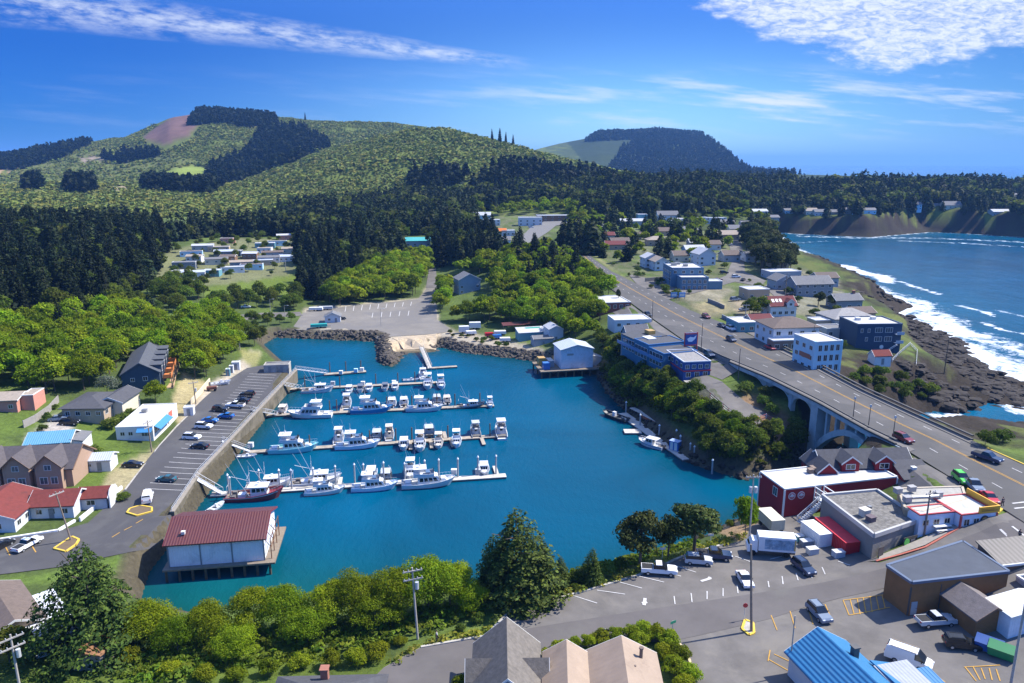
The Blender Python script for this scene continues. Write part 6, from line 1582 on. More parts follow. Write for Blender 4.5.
# upper pier under the bluff
pa, pb = P(648, 415, 2.6), P(681, 431, 2.6); d = pb - pa
e = empty('pier', (pa[0], pa[1], 0), math.atan2(d[1], d[0]), 'raised wooden pier with a rust red edge against the bluff', 'pier')
Lp = np.hypot(*d[:2])
MB().box(-1, -1.5, 2.3, Lp, 1.8, 2.6).build('deck', DECKC, e); MB().box(-1, -1.62, 1.8, Lp, -1.52, 2.5).build('edge_beam', mat('rust_beam', (0.30, 0.10, 0.05), 0.9), e)
for i in range(8): MB().tube((i * Lp / 7, -1.3, -4), (i * Lp / 7, -1.3, 2.25), 0.2, n=6).build('pile', PILEB, e)
MB().box(-8, -0.8, 2.3, -1.1, 0.8, 2.55).build('walkway', DECKC, e)
MB().add([(Lp-6,1.9,2.6),(Lp,1.9,2.6),(Lp,6.5,2.6),(Lp-2,1.9,6.0),(Lp,6.5,6.4)], [(0,1,3),(1,2,4,3),(0,3,4,2),(0,2,1)]).build('rock_shelter_roof', mat('brown_canopy', (0.16, 0.10, 0.06), 0.9), e)
r = root_at('blue hut with white stripes standing on the float under the bluff', 'hut', 669, 449, 0.6, -40, 'dock_hut', base=0.55)
MB().box(0, 0, 0, 2.6, 1.8, 2.4).build('wall', paint('hut_blue', (0.04, 0.14, 0.42)), r); MB().box(-0.1, -0.1, 2.41, 2.7, 1.9, 2.55).build('roof', paint('hut_roof', (0.30, 0.4, 0.6)), r); MB().box(0.3, -0.06, 0.1, 1.1, -0.01, 2.2).build('door', TRIM, r); MB().box(1.5, -0.06, 0.1, 2.3, -0.01, 2.2).build('door', TRIM, r)
# gear on the docks
GEARS = [(333,385,'grey'),(363,385,'white'),(394,384,'white'),(341,374,'white'),(251,447,'white'),(421,440,'tan'),(440,439,'tan'),(454,474,'white'),(362,371,'white'),(356,372,'pale blue'),(478,474,'grey')]
for px, py, nm in GEARS:
    p = P(px, py, 0.6); mb = MB().cbox(0, 0, 0, 1.3, 1.0, 1.2 if nm != 'tan' else 1.8).cbox(0, 0, 1.2 if nm != 'tan' else 1.8, 1.4, 1.1, 0.12)
    o = mb.build('dock_box', {'white': TRIM, 'grey': W_GREY, 'tan': W_TAN, 'pale blue': W_LBLUE}[nm], None, (p[0], p[1], 0.56))
    dk = 'gear float beyond the quay' if py < 380 else 'farthest long dock' if py < 400 else 'third dock' if py < 460 else 'nearest dock'
    tag(o, '%s storage box on the %s' % (nm, dk), 'box', 'storage boxes on the docks')

# ================================================================== boats
GEL = paint('boat_white', (0.62, 0.63, 0.64), 0.3, 0.06); DKW = mat('boat_window', (0.012, 0.014, 0.018), 0.08, 0, 0.7); BDECK = paint('boat_deck', (0.55, 0.53, 0.48), 0.7, 0.15)
ALU = mat('boat_rail', (0.62, 0.63, 0.65), 0.35, 0.5); GEARM = mat('boat_gear', (0.14, 0.13, 0.12), 0.8, var=0.4, scale=2)
def hull_mb(L, B, fb, rise, drop=0.55, n=14):
    """shell with a sunken deck, bow at +x"""
    hb = lambda t: B/2 * (0.88 + 0.12 * min(1, t / 0.3)) * (1 if t < 0.5 else math.sqrt(max(0.0, 1 - ((t - 0.5) / 0.5) ** 2.4)))
    sh = lambda t: fb + rise * max(0, (t - 0.25) / 0.75) ** 2
    mb = MB(); vs = []; fs = []
    for i in range(n + 1):
        t = i / n; x = -L/2 + L * t; b = max(hb(t), 0.03); s = sh(t)
        xb = x - (0.10 * L * max(0, t - 0.6) / 0.4 if t > 0.6 else 0)
        bw = b * (0.86 if t < 0.5 else 0.86 - 0.45 * (t - 0.5))
        dk = s - drop * (1 if t < 0.92 else 0.3)
        bi = max(b - 0.14, 0.02)
        vs += [(xb, 0, -0.7), (xb, -bw, 0.02), (x, -b, s), (x, -bi, s), (x, -bi, dk), (x, bi, dk), (x, bi, s), (x, b, s), (xb, bw, 0.02)]
    for i in range(n):
        a, c = i * 9, (i + 1) * 9
        for j in range(9):
            k = (j + 1) % 9; fs.append((a + j, a + k, c + k, c + j))
    fs.append((8, 7, 6, 5, 4, 3, 2, 1, 0)); fs.append(tuple(n * 9 + j for j in range(9)))
    mb.add(vs, fs); return mb, hb, sh
def stripe_mb(L, B, fb, rise, z0, z1, n=14, out=0.02):
    hb = lambda t: B/2 * (0.88 + 0.12 * min(1, t / 0.3)) * (1 if t < 0.5 else math.sqrt(max(0.0, 1 - ((t - 0.5) / 0.5) ** 2.4)))
    sh = lambda t: fb + rise * max(0, (t - 0.25) / 0.75) ** 2
    mb = MB()
    for sd in (-1, 1):
        vs = []; fs = []
        for i in range(n):
            t = i / n; x = -L/2 + L * t; b = max(hb(t), 0.03); s = sh(t); xb = x - (0.10 * L * max(0, t - 0.6) / 0.4 if t > 0.6 else 0); bw = b * (0.86 if t < 0.5 else 0.86 - 0.45 * (t - 0.5))
            for z in (z0, z1):
                f = z / fb * 1.0; zz_ = z * s / fb; k = zz_ / s
                vs.append((xb + (x - xb) * k, sd * (bw + (b - bw) * k + out), zz_))
        for i in range(n - 1): fs.append((2*i, 2*i+2, 2*i+3, 2*i+1))
        mb.add(vs, fs)
    return mb
def cabin_mb(x0, x1, w, z0, h, rake=0.5, aft=0.1, tap=0.88):
    mb = MB(); a, b = w/2, w/2*tap
    mb.add([(x0,-a,z0),(x1,-a*.9,z0),(x1,a*.9,z0),(x0,a,z0),(x0+aft,-b,z0+h),(x1-rake,-b*.9,z0+h),(x1-rake,b*.9,z0+h),(x0+aft,b,z0+h)], [(0,3,2,1),(4,5,6,7),(0,1,5,4),(1,2,6,5),(2,3,7,6),(3,0,4,7)])
    return mb
def cabin_windows(parent, x0, x1, w, z0, h, rake, n, lo=0.45, hi=0.85, tap=0.88, back=True):
    """separate dark panes standing 2 cm proud of the cabin sides and front"""
    def pt(fx, s, fz, o):
        xa = x0 + 0.1 * fz; xb = x1 - rake * fz
        x = xa + (xb - xa) * fx
        y = (w/2 * (1 - (1 - tap) * fz)) * (1 - 0.1 * fx)
        return (x, s * (y + o), z0 + h * fz)
    for s in (-1, 1):
        for i in range(n):
            f0 = 0.08 + 0.86 * i / n; f1 = f0 + 0.86 / n - 0.05
            q = [pt(f0, s, lo, .02), pt(f1, s, lo, .02), pt(f1, s, hi, .02), pt(f0, s, hi, .02)]
            MB().quad(*(q if s < 0 else q[::-1])).build('window', DKW, parent)
    yb = w/2 * 0.9
    for i in (-1, 0, 1):
        yy0, yy1 = i * yb * 0.6 - yb * 0.24, i * yb * 0.6 + yb * 0.24
        xl, xh = x1 - rake * lo + 0.02, x1 - rake * hi + 0.02
        MB().quad((xl, yy0, z0 + h*lo), (xl, yy1, z0 + h*lo), (xh, yy1, z0 + h*hi), (xh, yy0, z0 + h*hi)).build('window', DKW, parent)
    if back: MB().quad((x0 + 0.03, 0.35, z0 + 0.1), (x0 + 0.03, -0.35, z0 + 0.1), (x0 + 0.10 * hi - 0.02, -0.35, z0 + h*hi), (x0 + 0.10 * hi - 0.02, 0.35, z0 + h*hi)).build('cabin_door', DKW, parent)
def rail_mb(L, B, fb, rise, t0, t1, h=0.75):
    hb = lambda t: B/2 * (1 if t < 0.5 else math.sqrt(max(0.0, 1 - ((t - 0.5) / 0.5) ** 2.4))) - 0.1
    sh = lambda t: fb + rise * max(0, (t - 0.25) / 0.75) ** 2
    mb = MB()
    for s in (-1, 1):
        prev = None
        for i in range(9):
            t = t0 + (t1 - t0) * i / 8; p = (-L/2 + L*t, s * max(hb(t), 0.05), sh(t))
            mb.tube(p, (p[0], p[1], p[2] + h), 0.025, n=4)
            if prev: mb.tube((prev[0], prev[1], prev[2] + h), (p[0], p[1], p[2] + h), 0.03, n=4)
            prev = p
    return mb
BOATS = {}
def make_boat(kind, hullm, topm=GEL, stripe=None):
    e = empty({'charter': 'charter_boat', 'trawler': 'fishing_boat', 'cuddy': 'cabin_boat', 'sport': 'sport_boat', 'skiff': 'skiff'}[kind], (0, 0, 0))
    if kind == 'charter':
        L, B, fb, rs = 13.0, 4.2, 1.25, 1.0
        h, hb, sh = hull_mb(L, B, fb, rs); ho = h.build('hull', hullm, e, smooth=False)
        stripe_mb(L, B, fb, rs, 0.02, 0.16).build('boot_stripe', stripe or paint('boot_navy', (0.03, 0.05, 0.10)), ho)
        MB().box(-L/2 + .1, -1.6, fb - 0.54, 0.5, 1.6, fb - 0.5).build('deck', BDECK, e)
        c = cabin_mb(-2.6, 3.4, 3.0, fb - 0.55, 2.2, 1.2).build('cabin', topm, e); cabin_windows(c, -2.6, 3.4, 3.0, fb - 0.55, 2.2, 1.2, 4)
        c2 = cabin_mb(3.0, 5.0, 2.2, fb - 0.2, 1.0, 1.0).build('trunk_cabin', topm, e)
        z = fb + 1.66
        MB().box(-3.6, -1.5, z, 1.6, 1.5, z + 0.12).build('flybridge_deck', topm, e)
        f = MB(); f.box(-3.5, -1.5, z + .12, 1.4, -1.4, z + .75).box(-3.5, 1.4, z + .12, 1.4, 1.5, z + .75).box(1.3, -1.4, z + .12, 1.4, 1.4, z + .9); f.build('flybridge', topm, e)
        MB().quad((1.45, -1.35, z + .9), (1.45, 1.35, z + .9), (1.1, 1.3, z + 1.4), (1.1, -1.3, z + 1.4)).build('windshield', DKW, e)
        MB().box(-0.6, -1.0, z + .12, 0.4, 1.0, z + 1.0).build('helm_seat', paint('seat_blue', (0.08, 0.14, 0.25)), e)
        for x in (-3.4, -0.8):
            for y in (-1.35, 1.35): MB().tube((x, y, z + .7), (x, y, z + 2.0), 0.04, n=4).build('canopy_post', ALU, e)
        MB().box(-3.6, -1.55, z + 2.0, -0.4, 1.55, z + 2.1).build('canopy', topm, e)
        m_ = MB(); m_.tube((-2.0, 0, z + 2.1), (-2.0, 0, z + 4.6), 0.05, n=5).tube((-2.0, -0.6, z + 3.0), (-2.0, 0.6, z + 3.0), 0.04, n=4).tube((-2.0, 0, z + 2.6), (-2.0, 0, z + 2.85), 0.3, n=10); m_.build('mast', ALU, e)
        for y in (-1.4, 1.4): MB().tube((-3.0, y, z + 1.0), (-4.8, y * 1.5, z + 5.5), 0.035, 0.015, n=4).build('antenna', GEL, e)
        rail_mb(L, B, fb, rs, 0.45, 0.97).build('bow_rail', ALU, e)
        MB().box(-5.6, -0.9, fb - .5, -4.2, 0.9, fb + .25).build('bait_tank', topm, e)
        for y in (-1.5, 1.5): MB().box(-6.0, y - .25, fb - .5, -4.0, y + .25, fb).build('side_bench', topm, e)
    elif kind == 'trawler':
        L, B, fb, rs = 12.5, 4.2, 1.1, 1.5
        h, hb, sh = hull_mb(L, B, fb, rs); ho = h.build('hull', hullm, e)
        stripe_mb(L, B, fb, rs, 0.84, 0.98).build('rub_rail', stripe or GEL, ho)
        MB().box(-L/2 + .15, -1.6, fb - 0.54, 1.5, 1.6, fb - 0.5).build('deck', mat('boat_wood_deck', (0.25, 0.20, 0.15), 0.9), e)
        c = cabin_mb(-0.6, 3.0, 2.8, fb - 0.5, 2.4, 0.3).build('pilothouse', topm, e); cabin_windows(c, -0.6, 3.0, 2.8, fb - 0.5, 2.4, 0.3, 3, 0.55, 0.88)
        MB().box(-1.2, -1.5, fb + 1.92, 3.1, 1.5, fb + 2.05).build('cabin_roof', topm, e)
        m_ = MB().tube((-0.9, 0, fb), (-0.9, 0, fb + 6.5), 0.09, 0.05, n=6).tube((-0.9, 0, fb + 3.0), (-4.8, 0, fb + 4.2), 0.06, n=5).tube((-0.9, -0.8, fb + 4.6), (-0.9, 0.8, fb + 4.6), 0.04, n=4); m_.build('mast', ALU, e)
        for y in (-1, 1): MB().tube((-0.7, y * 1.9, fb + .3), (-4.6, y * 3.4, fb + 8.6), 0.07, 0.03, n=5).build('outrigger_pole', ALU, e)
        r_ = MB().tube((1.0, 0, fb + 2.05), (1.0, 0, fb + 2.6), 0.06, n=5).tube((1.0, 0, fb + 2.6), (1.0, 0, fb + 2.8), 0.35, n=10); r_.build('radar', GEL, e)
        for x, y, s_, hh in ((-2.6, 0, 1.6, 0.7), (-4.3, 0.8, 1.0, 0.9), (-4.4, -0.8, 1.1, 0.6)): MB().cbox(x, y, fb - .5, s_, s_, hh).build('deck_gear', GEARM if y else topm, e)
        MB().tube((-5.4, -1.5, fb), (-5.4, -1.5, fb + 2.4), 0.06, n=4).tube((-5.4, 1.5, fb), (-5.4, 1.5, fb + 2.4), 0.06, n=4).tube((-5.4, -1.5, fb + 2.4), (-5.4, 1.5, fb + 2.4), 0.07, n=4).build('gallows', ALU, e)
        rail_mb(L, B, fb, rs, 0.6, 0.97, 0.8).build('bow_rail', ALU, e)
    elif kind == 'cuddy':
        L, B, fb, rs = 7.0, 2.7, 0.85, 0.6
        h, hb, sh = hull_mb(L, B, fb, rs, 0.5); ho = h.build('hull', hullm, e)
        stripe_mb(L, B, fb, rs, 0.5, 0.62).build('stripe', stripe or paint('stripe_blue', (0.05, 0.12, 0.28)), ho)
        c = cabin_mb(-0.8, 1.6, 2.1, fb - 0.45, 1.75, 0.6).build('cabin', topm, e); cabin_windows(c, -0.8, 1.6, 2.1, fb - 0.45, 1.75, 0.6, 2, 0.5, 0.88)
        cabin_mb(1.3, 2.9, 1.6, fb - 0.1, 0.55, 0.7).build('foredeck', topm, e)
        MB().box(-2.0, -1.05, fb + 1.3, 1.1, 1.05, fb + 1.4).build('hardtop', topm, e)
        for y in (-1, 1): MB().tube((-1.9, y, fb), (-1.9, y, fb + 1.3), 0.04, n=4).build('hardtop_post', ALU, e)
        MB().box(-2.8, -0.9, fb - .46, -2.2, 0.9, fb - 0.05).build('stern_bench', GEARM, e)
        MB().box(-3.9, -0.35, 0.1, -3.4, 0.35, fb + 0.35).build('outboard_motor', paint('outboard', (0.05, 0.05, 0.06)), e)
        MB().tube((-0.5, 0.7, fb + 1.4), (-0.7, 0.9, fb + 3.4), 0.025, n=4).build('antenna', GEL, e)
        rail_mb(L, B, fb, rs, 0.55, 0.96, 0.5).build('bow_rail', ALU, e)
    elif kind == 'sport':
        L, B, fb, rs = 9.5, 3.4, 1.1, 0.8
        h, hb, sh = hull_mb(L, B, fb, rs, 0.6); ho = h.build('hull', hullm, e)
        stripe_mb(L, B, fb, rs, 0.02, 0.15).build('boot_stripe', stripe or paint('boot_navy', (0.03, 0.05, 0.10)), ho)
        c = cabin_mb(-1.2, 2.6, 2.7, fb - 0.5, 2.0, 1.0).build('cabin', topm, e); cabin_windows(c, -1.2, 2.6, 2.7, fb - 0.5, 2.0, 1.0, 3)
        cabin_mb(2.2, 3.8, 1.9, fb, 0.7, 0.8).build('foredeck', topm, e)
        z = fb + 1.51
        f = MB(); f.box(-2.2, -1.25, z, 1.2, 1.25, z + .1); f.build('flybridge_deck', topm, e)
        f = MB(); f.box(-2.0, -1.25, z + .1, 1.1, -1.15, z + .8).box(-2.0, 1.15, z + .1, 1.1, 1.25, z + .8).box(1.0, -1.15, z + .1, 1.1, 1.15, z + .95); f.build('flybridge', topm, e)
        MB().box(-0.9, -0.8, z + .1, -0.1, 0.8, z + .9).build('helm_seat', GEARM, e)
        for x in (-1.9, 0.7):
            for y in (-1.1, 1.1): MB().tube((x, y, z + .7), (x, y, z + 2.1), 0.045, n=4).build('hardtop_post', ALU, e)
        MB().box(-2.2, -1.3, z + 2.1, 1.0, 1.3, z + 2.2).build('hardtop', topm, e)
        for y in (-1.0, 1.0): MB().tube((-1.6, y, z + 2.2), (-2.4, y * 1.6, z + 5.2), 0.03, 0.015, n=4).build('antenna', GEL, e)
        MB().box(-3.9, -1.2, fb - .55, -2.6, 1.2, fb - 0.1).build('cockpit_gear', GEARM, e)
        rail_mb(L, B, fb, rs, 0.5, 0.97, 0.7).build('bow_rail', ALU, e)
    else:
        L, B, fb, rs = 6.5, 2.2, 0.6, 0.35
        h, hb, sh = hull_mb(L, B, fb, rs, 0.4); h.build('hull', hullm, e)
        for x in (-2.0, -0.4, 1.2): MB().box(x, -0.85, fb - .25, x + .35, 0.85, fb - .15).build('thwart', GEARM, e)
        MB().box(-0.2, -0.3, fb - 0.38, 0.5, 0.3, fb + 0.7).build('console', topm, e); MB().box(-3.6, -0.25, 0.0, -3.2, 0.25, fb + 0.45).build('outboard_motor', paint('outboard', (0.05, 0.05, 0.06)), e)
    return e
HC = {'white': GEL, 'blue': paint('hull_blue', (0.03, 0.20, 0.42), 0.3), 'red': paint('hull_red', (0.24, 0.035, 0.04), 0.4), 'navy': paint('hull_navy', (0.03, 0.05, 0.09), 0.35), 'grey': paint('hull_grey', (0.30, 0.33, 0.36), 0.4), 'turq': paint('hull_turquoise', (0.25, 0.62, 0.66), 0.3), 'pale': paint('hull_pale', (0.60, 0.68, 0.78), 0.3), 'black': paint('hull_black', (0.03, 0.035, 0.04), 0.5)}
protos = {}
def boat(kind, hc, px, py, head, scale, label, top=None, stripe=None, z=0.0):
    key = (kind, hc, top and top.name, stripe and stripe.name)
    p = P(px, py, 0.3)
    if key not in protos:
        e = make_boat(kind, HC[hc], top or GEL, stripe); protos[key] = e
    else: e = copy_tree(protos[key])
    e.location = (p[0], p[1], z); e.rotation_euler = (0, 0, R(head)); e.scale = (scale,) * 3
    tag(e, label, 'boat', 'boats moored in the harbour'); return e
CRM = paint('cream_top', (0.66, 0.58, 0.48), 0.4); GRT = paint('grey_top', (0.42, 0.44, 0.46), 0.4); TQS = paint('turquoise_stripe', (0.10, 0.50, 0.55), 0.3); BLS = paint('blue_stripe', (0.04, 0.16, 0.40), 0.3); RDS = paint('red_stripe', (0.45, 0.05, 0.05), 0.3)
boat('trawler','white',318,391,8,0.86,'white fishing boat with a mast at the left end of the farthest dock', stripe=BLS)
DKC = paint('dark_canvas', (0.10, 0.12, 0.16), 0.7)
for px, py, nm, tp, st in ((349,391,'leftmost of the little cabin boats on the farthest dock',None,None),(360.5,390,'second of the little cabin boats on the farthest dock',DKC,None),(369,389.5,'third little cabin boat from the left on the farthest dock',None,BLS),(385,388.5,'fourth little cabin boat on the farthest dock',DKC,RDS),(395,388,'rightmost of the five little cabin boats on the farthest dock',None,RDS)):
    boat('cuddy','white',px,py,-84,0.92,nm,tp,st)
boat('sport','white',428,386,-86,0.98,'white flybridge boat bow on at the tip of the farthest dock'); boat('sport','pale',441,386,-80,0.86,'pale blue-white bow on boat outermost on the farthest dock'); boat('charter','white',423,376,98,0.72,'tall white boat behind the tip of the farthest dock'); boat('skiff','white',411,380,6,0.9,'low white skiff behind the right end of the farthest dock')
boat('charter','white',310,416,184,1.02,'long white charter boat at the left of the second dock'); boat('cuddy','white',283,411,95,1.0,'small boat with a red stripe by the gangway of the second dock', CRM, RDS)
boat('sport','white',347,405,98,0.86,'white flybridge boat stern on between the two long charters of the second dock'); boat('charter','blue',372,411,6,1.0,'blue hulled charter boat with a white cabin', stripe=GEL)
boat('cuddy','white',392,404,98,1.05,'white cabin boat stern on, left of a pair on the second dock', None, RDS); boat('cuddy','white',404,403.5,98,1.05,'white cabin boat stern on, right of a pair on the second dock')
boat('charter','white',425,409.5,3,0.9,'white charter boat with a blue stripe at the middle of the second dock', stripe=BLS); boat('cuddy','grey',437,401,98,1.05,'grey cabin boat behind the middle charter of the second dock', GRT); boat('cuddy','white',447,401,98,0.95,'cream topped cabin boat on the second dock behind the charter', CRM)
boat('trawler','navy',471,406.5,4,0.72,'low dark hulled boat with a white cabin toward the end of the second dock'); boat('sport','pale',490,405,-84,0.62,'round pale boat at the very end of the second dock')
boat('charter','turq',294,450,8,1.0,'turquoise and white charter boat at the left of the third dock', None, TQS)
boat('sport','white',339,440,98,0.85,'white flybridge boat stern on behind the third dock', None, BLS); boat('charter','pale',358,446.5,8,0.93,'pale hulled charter boat with a high bridge on the third dock'); boat('cuddy','black',377,437,98,1.1,'dark hulled cabin boat behind the charter on the third dock', GRT); boat('sport','white',389.5,436,98,0.78,'white boat with a red cockpit stern on at the third dock', CRM)
boat('cuddy','white',404,446,-84,1.05,'small bow on boat left of the four in front of the third dock', None, BLS); boat('sport','white',420,446.5,-84,0.92,'largest bow on boat in front of the third dock'); boat('cuddy','navy',429,433,98,1.15,'navy cabin boat behind the third dock', GRT); boat('sport','white',438.5,444.5,-86,0.74,'rounded bow on boat third of the four in front of the third dock', CRM); boat('sport','pale',456.5,443,-86,0.82,'bow on boat at the right in front of the third dock')
boat('sport','grey',475.5,433.5,98,0.85,'grey sport boat with a hardtop stern on near the end of the third dock', GRT); boat('sport','white',501,433.5,96,0.98,'tall white sport boat at the outer end of the third dock', None, RDS); boat('skiff','white',247,456,6,0.8,'little white tender at the gangway of the third dock')
boat('trawler','red',255,497,6,1.05,'red hulled fishing boat by the gangway of the nearest dock'); boat('trawler','white',269,486,10,0.86,'white fishing boat behind the red hulled one'); boat('trawler','white',316,483,10,0.98,'big white fishing boat with raised poles behind the nearest dock', None, BLS); boat('charter','white',325,492,10,0.72,'white charter boat in front of the nearest dock below the big fishing boat', None, RDS)
boat('charter','pale',375,488,7,0.84,'pale charter boat in the middle of the nearest dock', None, BLS); boat('cuddy','white',371,477,-84,1.1,'small bow on boat behind the middle of the nearest dock'); boat('cuddy','black',386,478,98,1.1,'dark cabin boat behind the nearest dock', GRT); boat('sport','white',410.5,474,-86,0.86,'white bow on boat behind the nearest dock by the large charter'); boat('charter','white',428.5,484.5,9,0.98,'largest white charter boat in front of the nearest dock')
boat('cuddy','white',484,471,-86,1.0,'lone small boat at the right end of the nearest dock'); boat('skiff','white',216,507,70,0.8,'small white skiff below the gangway of the nearest dock')
boat('skiff','black',615,417,130,1.5,'dark skiff at the top of the float under the bluff'); boat('cuddy','white',651,445,140,1.1,'white boat with an open cockpit at the float under the bluff', None, None)

# ================================================================== vehicles
TYRE = mat('tyre', (0.02, 0.02, 0.021), 0.9); HUB = mat('hub', (0.45, 0.46, 0.47), 0.35, 0.6); CGL = mat('car_glass', (0.010, 0.012, 0.015), 0.05, 0, 0.7); LAMPM = mat('head_lamp', (0.75, 0.77, 0.78), 0.2); TAILM = mat('tail_lamp', (0.35, 0.02, 0.02), 0.3)
def cpaint(nm, c): return mat('car_' + nm, c, 0.22, 0.0, 0.6, var=0.04)
CP = {'white': cpaint('white', (0.72, 0.73, 0.74)), 'black': cpaint('black', (0.014, 0.015, 0.018)), 'silver': cpaint('silver', (0.45, 0.47, 0.49)), 'blue': cpaint('blue', (0.02, 0.13, 0.38)), 'navy': cpaint('navy', (0.015, 0.035, 0.085)), 'red': cpaint('red', (0.42, 0.02, 0.035)), 'maroon': cpaint('maroon', (0.16, 0.02, 0.03)), 'grey': cpaint('grey', (0.10, 0.11, 0.125)), 'teal': cpaint('teal', (0.03, 0.10, 0.12)), 'green': cpaint('green', (0.08, 0.50, 0.06)), 'steel': cpaint('steel', (0.16, 0.20, 0.26))}
VP = {}
def car_proto(kind):
    if kind in VP: return VP[kind]
    B = {'sedan': ([(-2.2,.32),(-2.28,.62),(-2.15,.92),(-1.5,1.0),(0.95,0.98),(1.95,0.86),(2.25,0.68),(2.25,.32)], [(-1.65,.97),(-0.95,1.40),(0.25,1.42),(1.05,.95)], 1.76),
         'suv': ([(-2.25,.38),(-2.32,.75),(-2.25,1.08),(-1.6,1.12),(1.0,1.10),(2.05,1.0),(2.3,0.78),(2.3,.38)], [(-2.15,1.08),(-1.95,1.68),(0.15,1.72),(1.0,1.08)], 1.86),
         'pickup': ([(-2.8,.5),(-2.85,.8),(-2.8,1.12),(-0.9,1.15),(1.2,1.15),(2.5,1.06),(2.75,0.85),(2.75,.5)], [(-0.95,1.12),(-0.7,1.78),(0.5,1.80),(1.3,1.12)], 1.95),
         'van': ([(-2.7,.4),(-2.75,1.0),(-2.7,1.25),(-1.6,1.28),(1.6,1.25),(2.4,1.08),(2.7,0.85),(2.7,.4)], [(-2.68,1.24),(-2.55,2.05),(1.05,2.08),(1.9,1.22)], 1.95)}[kind]
    body, cabp, w = B
    e = empty(kind if kind != 'suv' else 'suv_car', (0, 0, 0)); col.objects.unlink(e); col.objects.link(e)
    a = MB(); a.profx(body, -w/2, w/2, 0.07); a.cur = 0
    n = len(cabp)
    roof = [(cabp[1][0]+.12, cabp[1][1]-0.02), (cabp[1][0]+.16, cabp[1][1]+.05), (cabp[2][0]-.16, cabp[2][1]+.05), (cabp[2][0]-.1, cabp[2][1]-0.02)]
    a.profx(roof, -w/2+.20, w/2-.20, 0.03)
    if kind == 'van': a.profx([(cabp[0][0], 1.26), (cabp[1][0], 2.04), (0.7, 2.06), (0.7, 1.26)], -w/2+.07, w/2-.07, 0.08)
    bo = a.build('body', CP['white'], e)
    g = MB(); g.profx(cabp, -w/2+.10, w/2-.10, 0.14); g.build('window_glass', CGL, e)
    for x in ((-1.45, 1.4) if kind != 'pickup' else (-1.75, 1.75)):
        for y in (-1, 1):
            t_ = MB().tube((x, y*(w/2-.19), .34), (x, y*(w/2+.02), .34), .34, n=12).build('wheel', TYRE, e)
            MB().tube((x, y*(w/2+.02), .34), (x, y*(w/2+.035), .34), .2, n=8).build('rim', HUB, t_)
    xf = body[-2][0]; xr = body[1][0]
    for y in (-1, 1):
        MB().cbox(xf - .02, y*(w/2-.32), body[-2][1]-.04, .14, .34, .16).build('headlight', LAMPM, e); MB().cbox(xr + .03, y*(w/2-.24), body[1][1]+.05, .12, .24, .2).build('tail_light', TAILM, e)
        MB().cbox(cabp[3][0]-.35, y*(w/2+.05), cabp[3][1]+.02, .12, .2, .14).build('wing_mirror', CP['black'], e)
    if kind == 'pickup':
        MB().box(-2.68, -w/2+.2, 0.9, -1.05, w/2-.2, 1.165).build('bed_floor', mat('bed_liner', (0.025, 0.025, 0.027), 0.8), e)
    if kind == 'suv':
        for y in (-.6, .6): MB().tube((-1.6, y, 1.80), (0.0, y, 1.82), .03, n=4).build('roof_rail', CP['black'], e)
    if kind == 'van':
        for y in (-.75, .75): MB().tube((-2.2, y, 2.16), (0.8, y, 2.18), .04, n=4).build('roof_rack', mat('rack_wood', (0.4, 0.3, 0.18), 0.8), e)
    VP[kind] = e; e['used'] = 0
    return e
def car(kind, c, px, py, head, label, z=None, group=None, s=1.0):
    pr = car_proto(kind)
    if pr['used'] == 0: e = pr; pr['used'] = 1
    else: e = copy_tree(pr)
    p = G(px, py) if z is None else P(px, py, z)
    e.location = (p[0], p[1], p[2] + (0.15 if z is None else 0)); e.rotation_euler = (0, 0, R(head)); e.scale = (s,) * 3
    for ch in e.children:
        if ch.name.split('.')[0] == 'body':
            ch.material_slots[0].link = 'OBJECT'; ch.material_slots[0].material = CP[c]
    tag(e, label, {'sedan': 'car', 'suv': 'car', 'pickup': 'pickup truck', 'van': 'van'}[kind], group)
    if 'used' in e.keys() and e is not pr: del e['used']
    return e
QG = 'cars parked on the quay lot'
for k, c, px, py, hd, lb in (
 ('suv','black',247.5,396,174,'black car nearest the top of the quay lot'), ('sedan','black',242.5,402,174,'second black car from the top of the quay lot'), ('pickup','white',235.5,407,174,'white pickup in the upper row of the quay lot'),
 ('suv','black',220.5,411,-6,'black SUV in the outer row of the quay lot'), ('sedan','blue',226.5,417.5,174,'bright blue car nearer the harbour wall'), ('sedan','blue',210,422,-6,'blue car in the outer row beside the white one'), ('suv','white',204,428,-6,'white car in the outer row below the blue car'),
 ('suv','white',192,439,-6,'white SUV alone in the middle of the quay lot'), ('sedan','black',200,448,174,'black car in the lower half of the quay lot'), ('sedan','teal',167,481,174,'dark teal car alone near the bottom of the quay lot'), ('van','white',148,500,110,'white van at the end of the stalls on the quay lot')):
    car(k, c, px, py, hd, lb, 4.12, QG)
car('sedan','black',133,467,4,'black car in front of the white garage', None); car('pickup','white',28,547,75,'white pickup by the motel lawn', 4.12); car('sedan','black',2,548,75,'dark car cut by the left edge', 4.12); car('sedan','steel',58,421,20,'pale blue car left of the black one by the ranch house', None); car('suv','black',70,425,10,'black car in front of the ranch house', None)
car('pickup','white',659,574,-8,'white pickup with a dark bed in the near parking lot', None, s=1.05); car('suv','silver',698,564,-8,'silver estate car in the near parking lot', None); car('pickup','navy',714,559,-8,'dark pickup at the end of the near parking row', None, s=1.05); car('sedan','white',744.5,583,-88,'white car facing the viewer beside the tall pole', None); car('suv','navy',803,571,-75,'dark blue car facing the viewer in the middle of the lot', None); car('suv','steel',818.5,617,-80,'steel grey car in the stalls south of the street', None)
car('pickup','silver',935,625,6,'silver pickup with gear in its bed by the brown building', None); car('suv','black',961,648,-12,'black SUV with a roof rack near the bins', None); car('van','white',908,664,-38,'white van with a wooden roof rack by the blue roof', None, s=1.05)
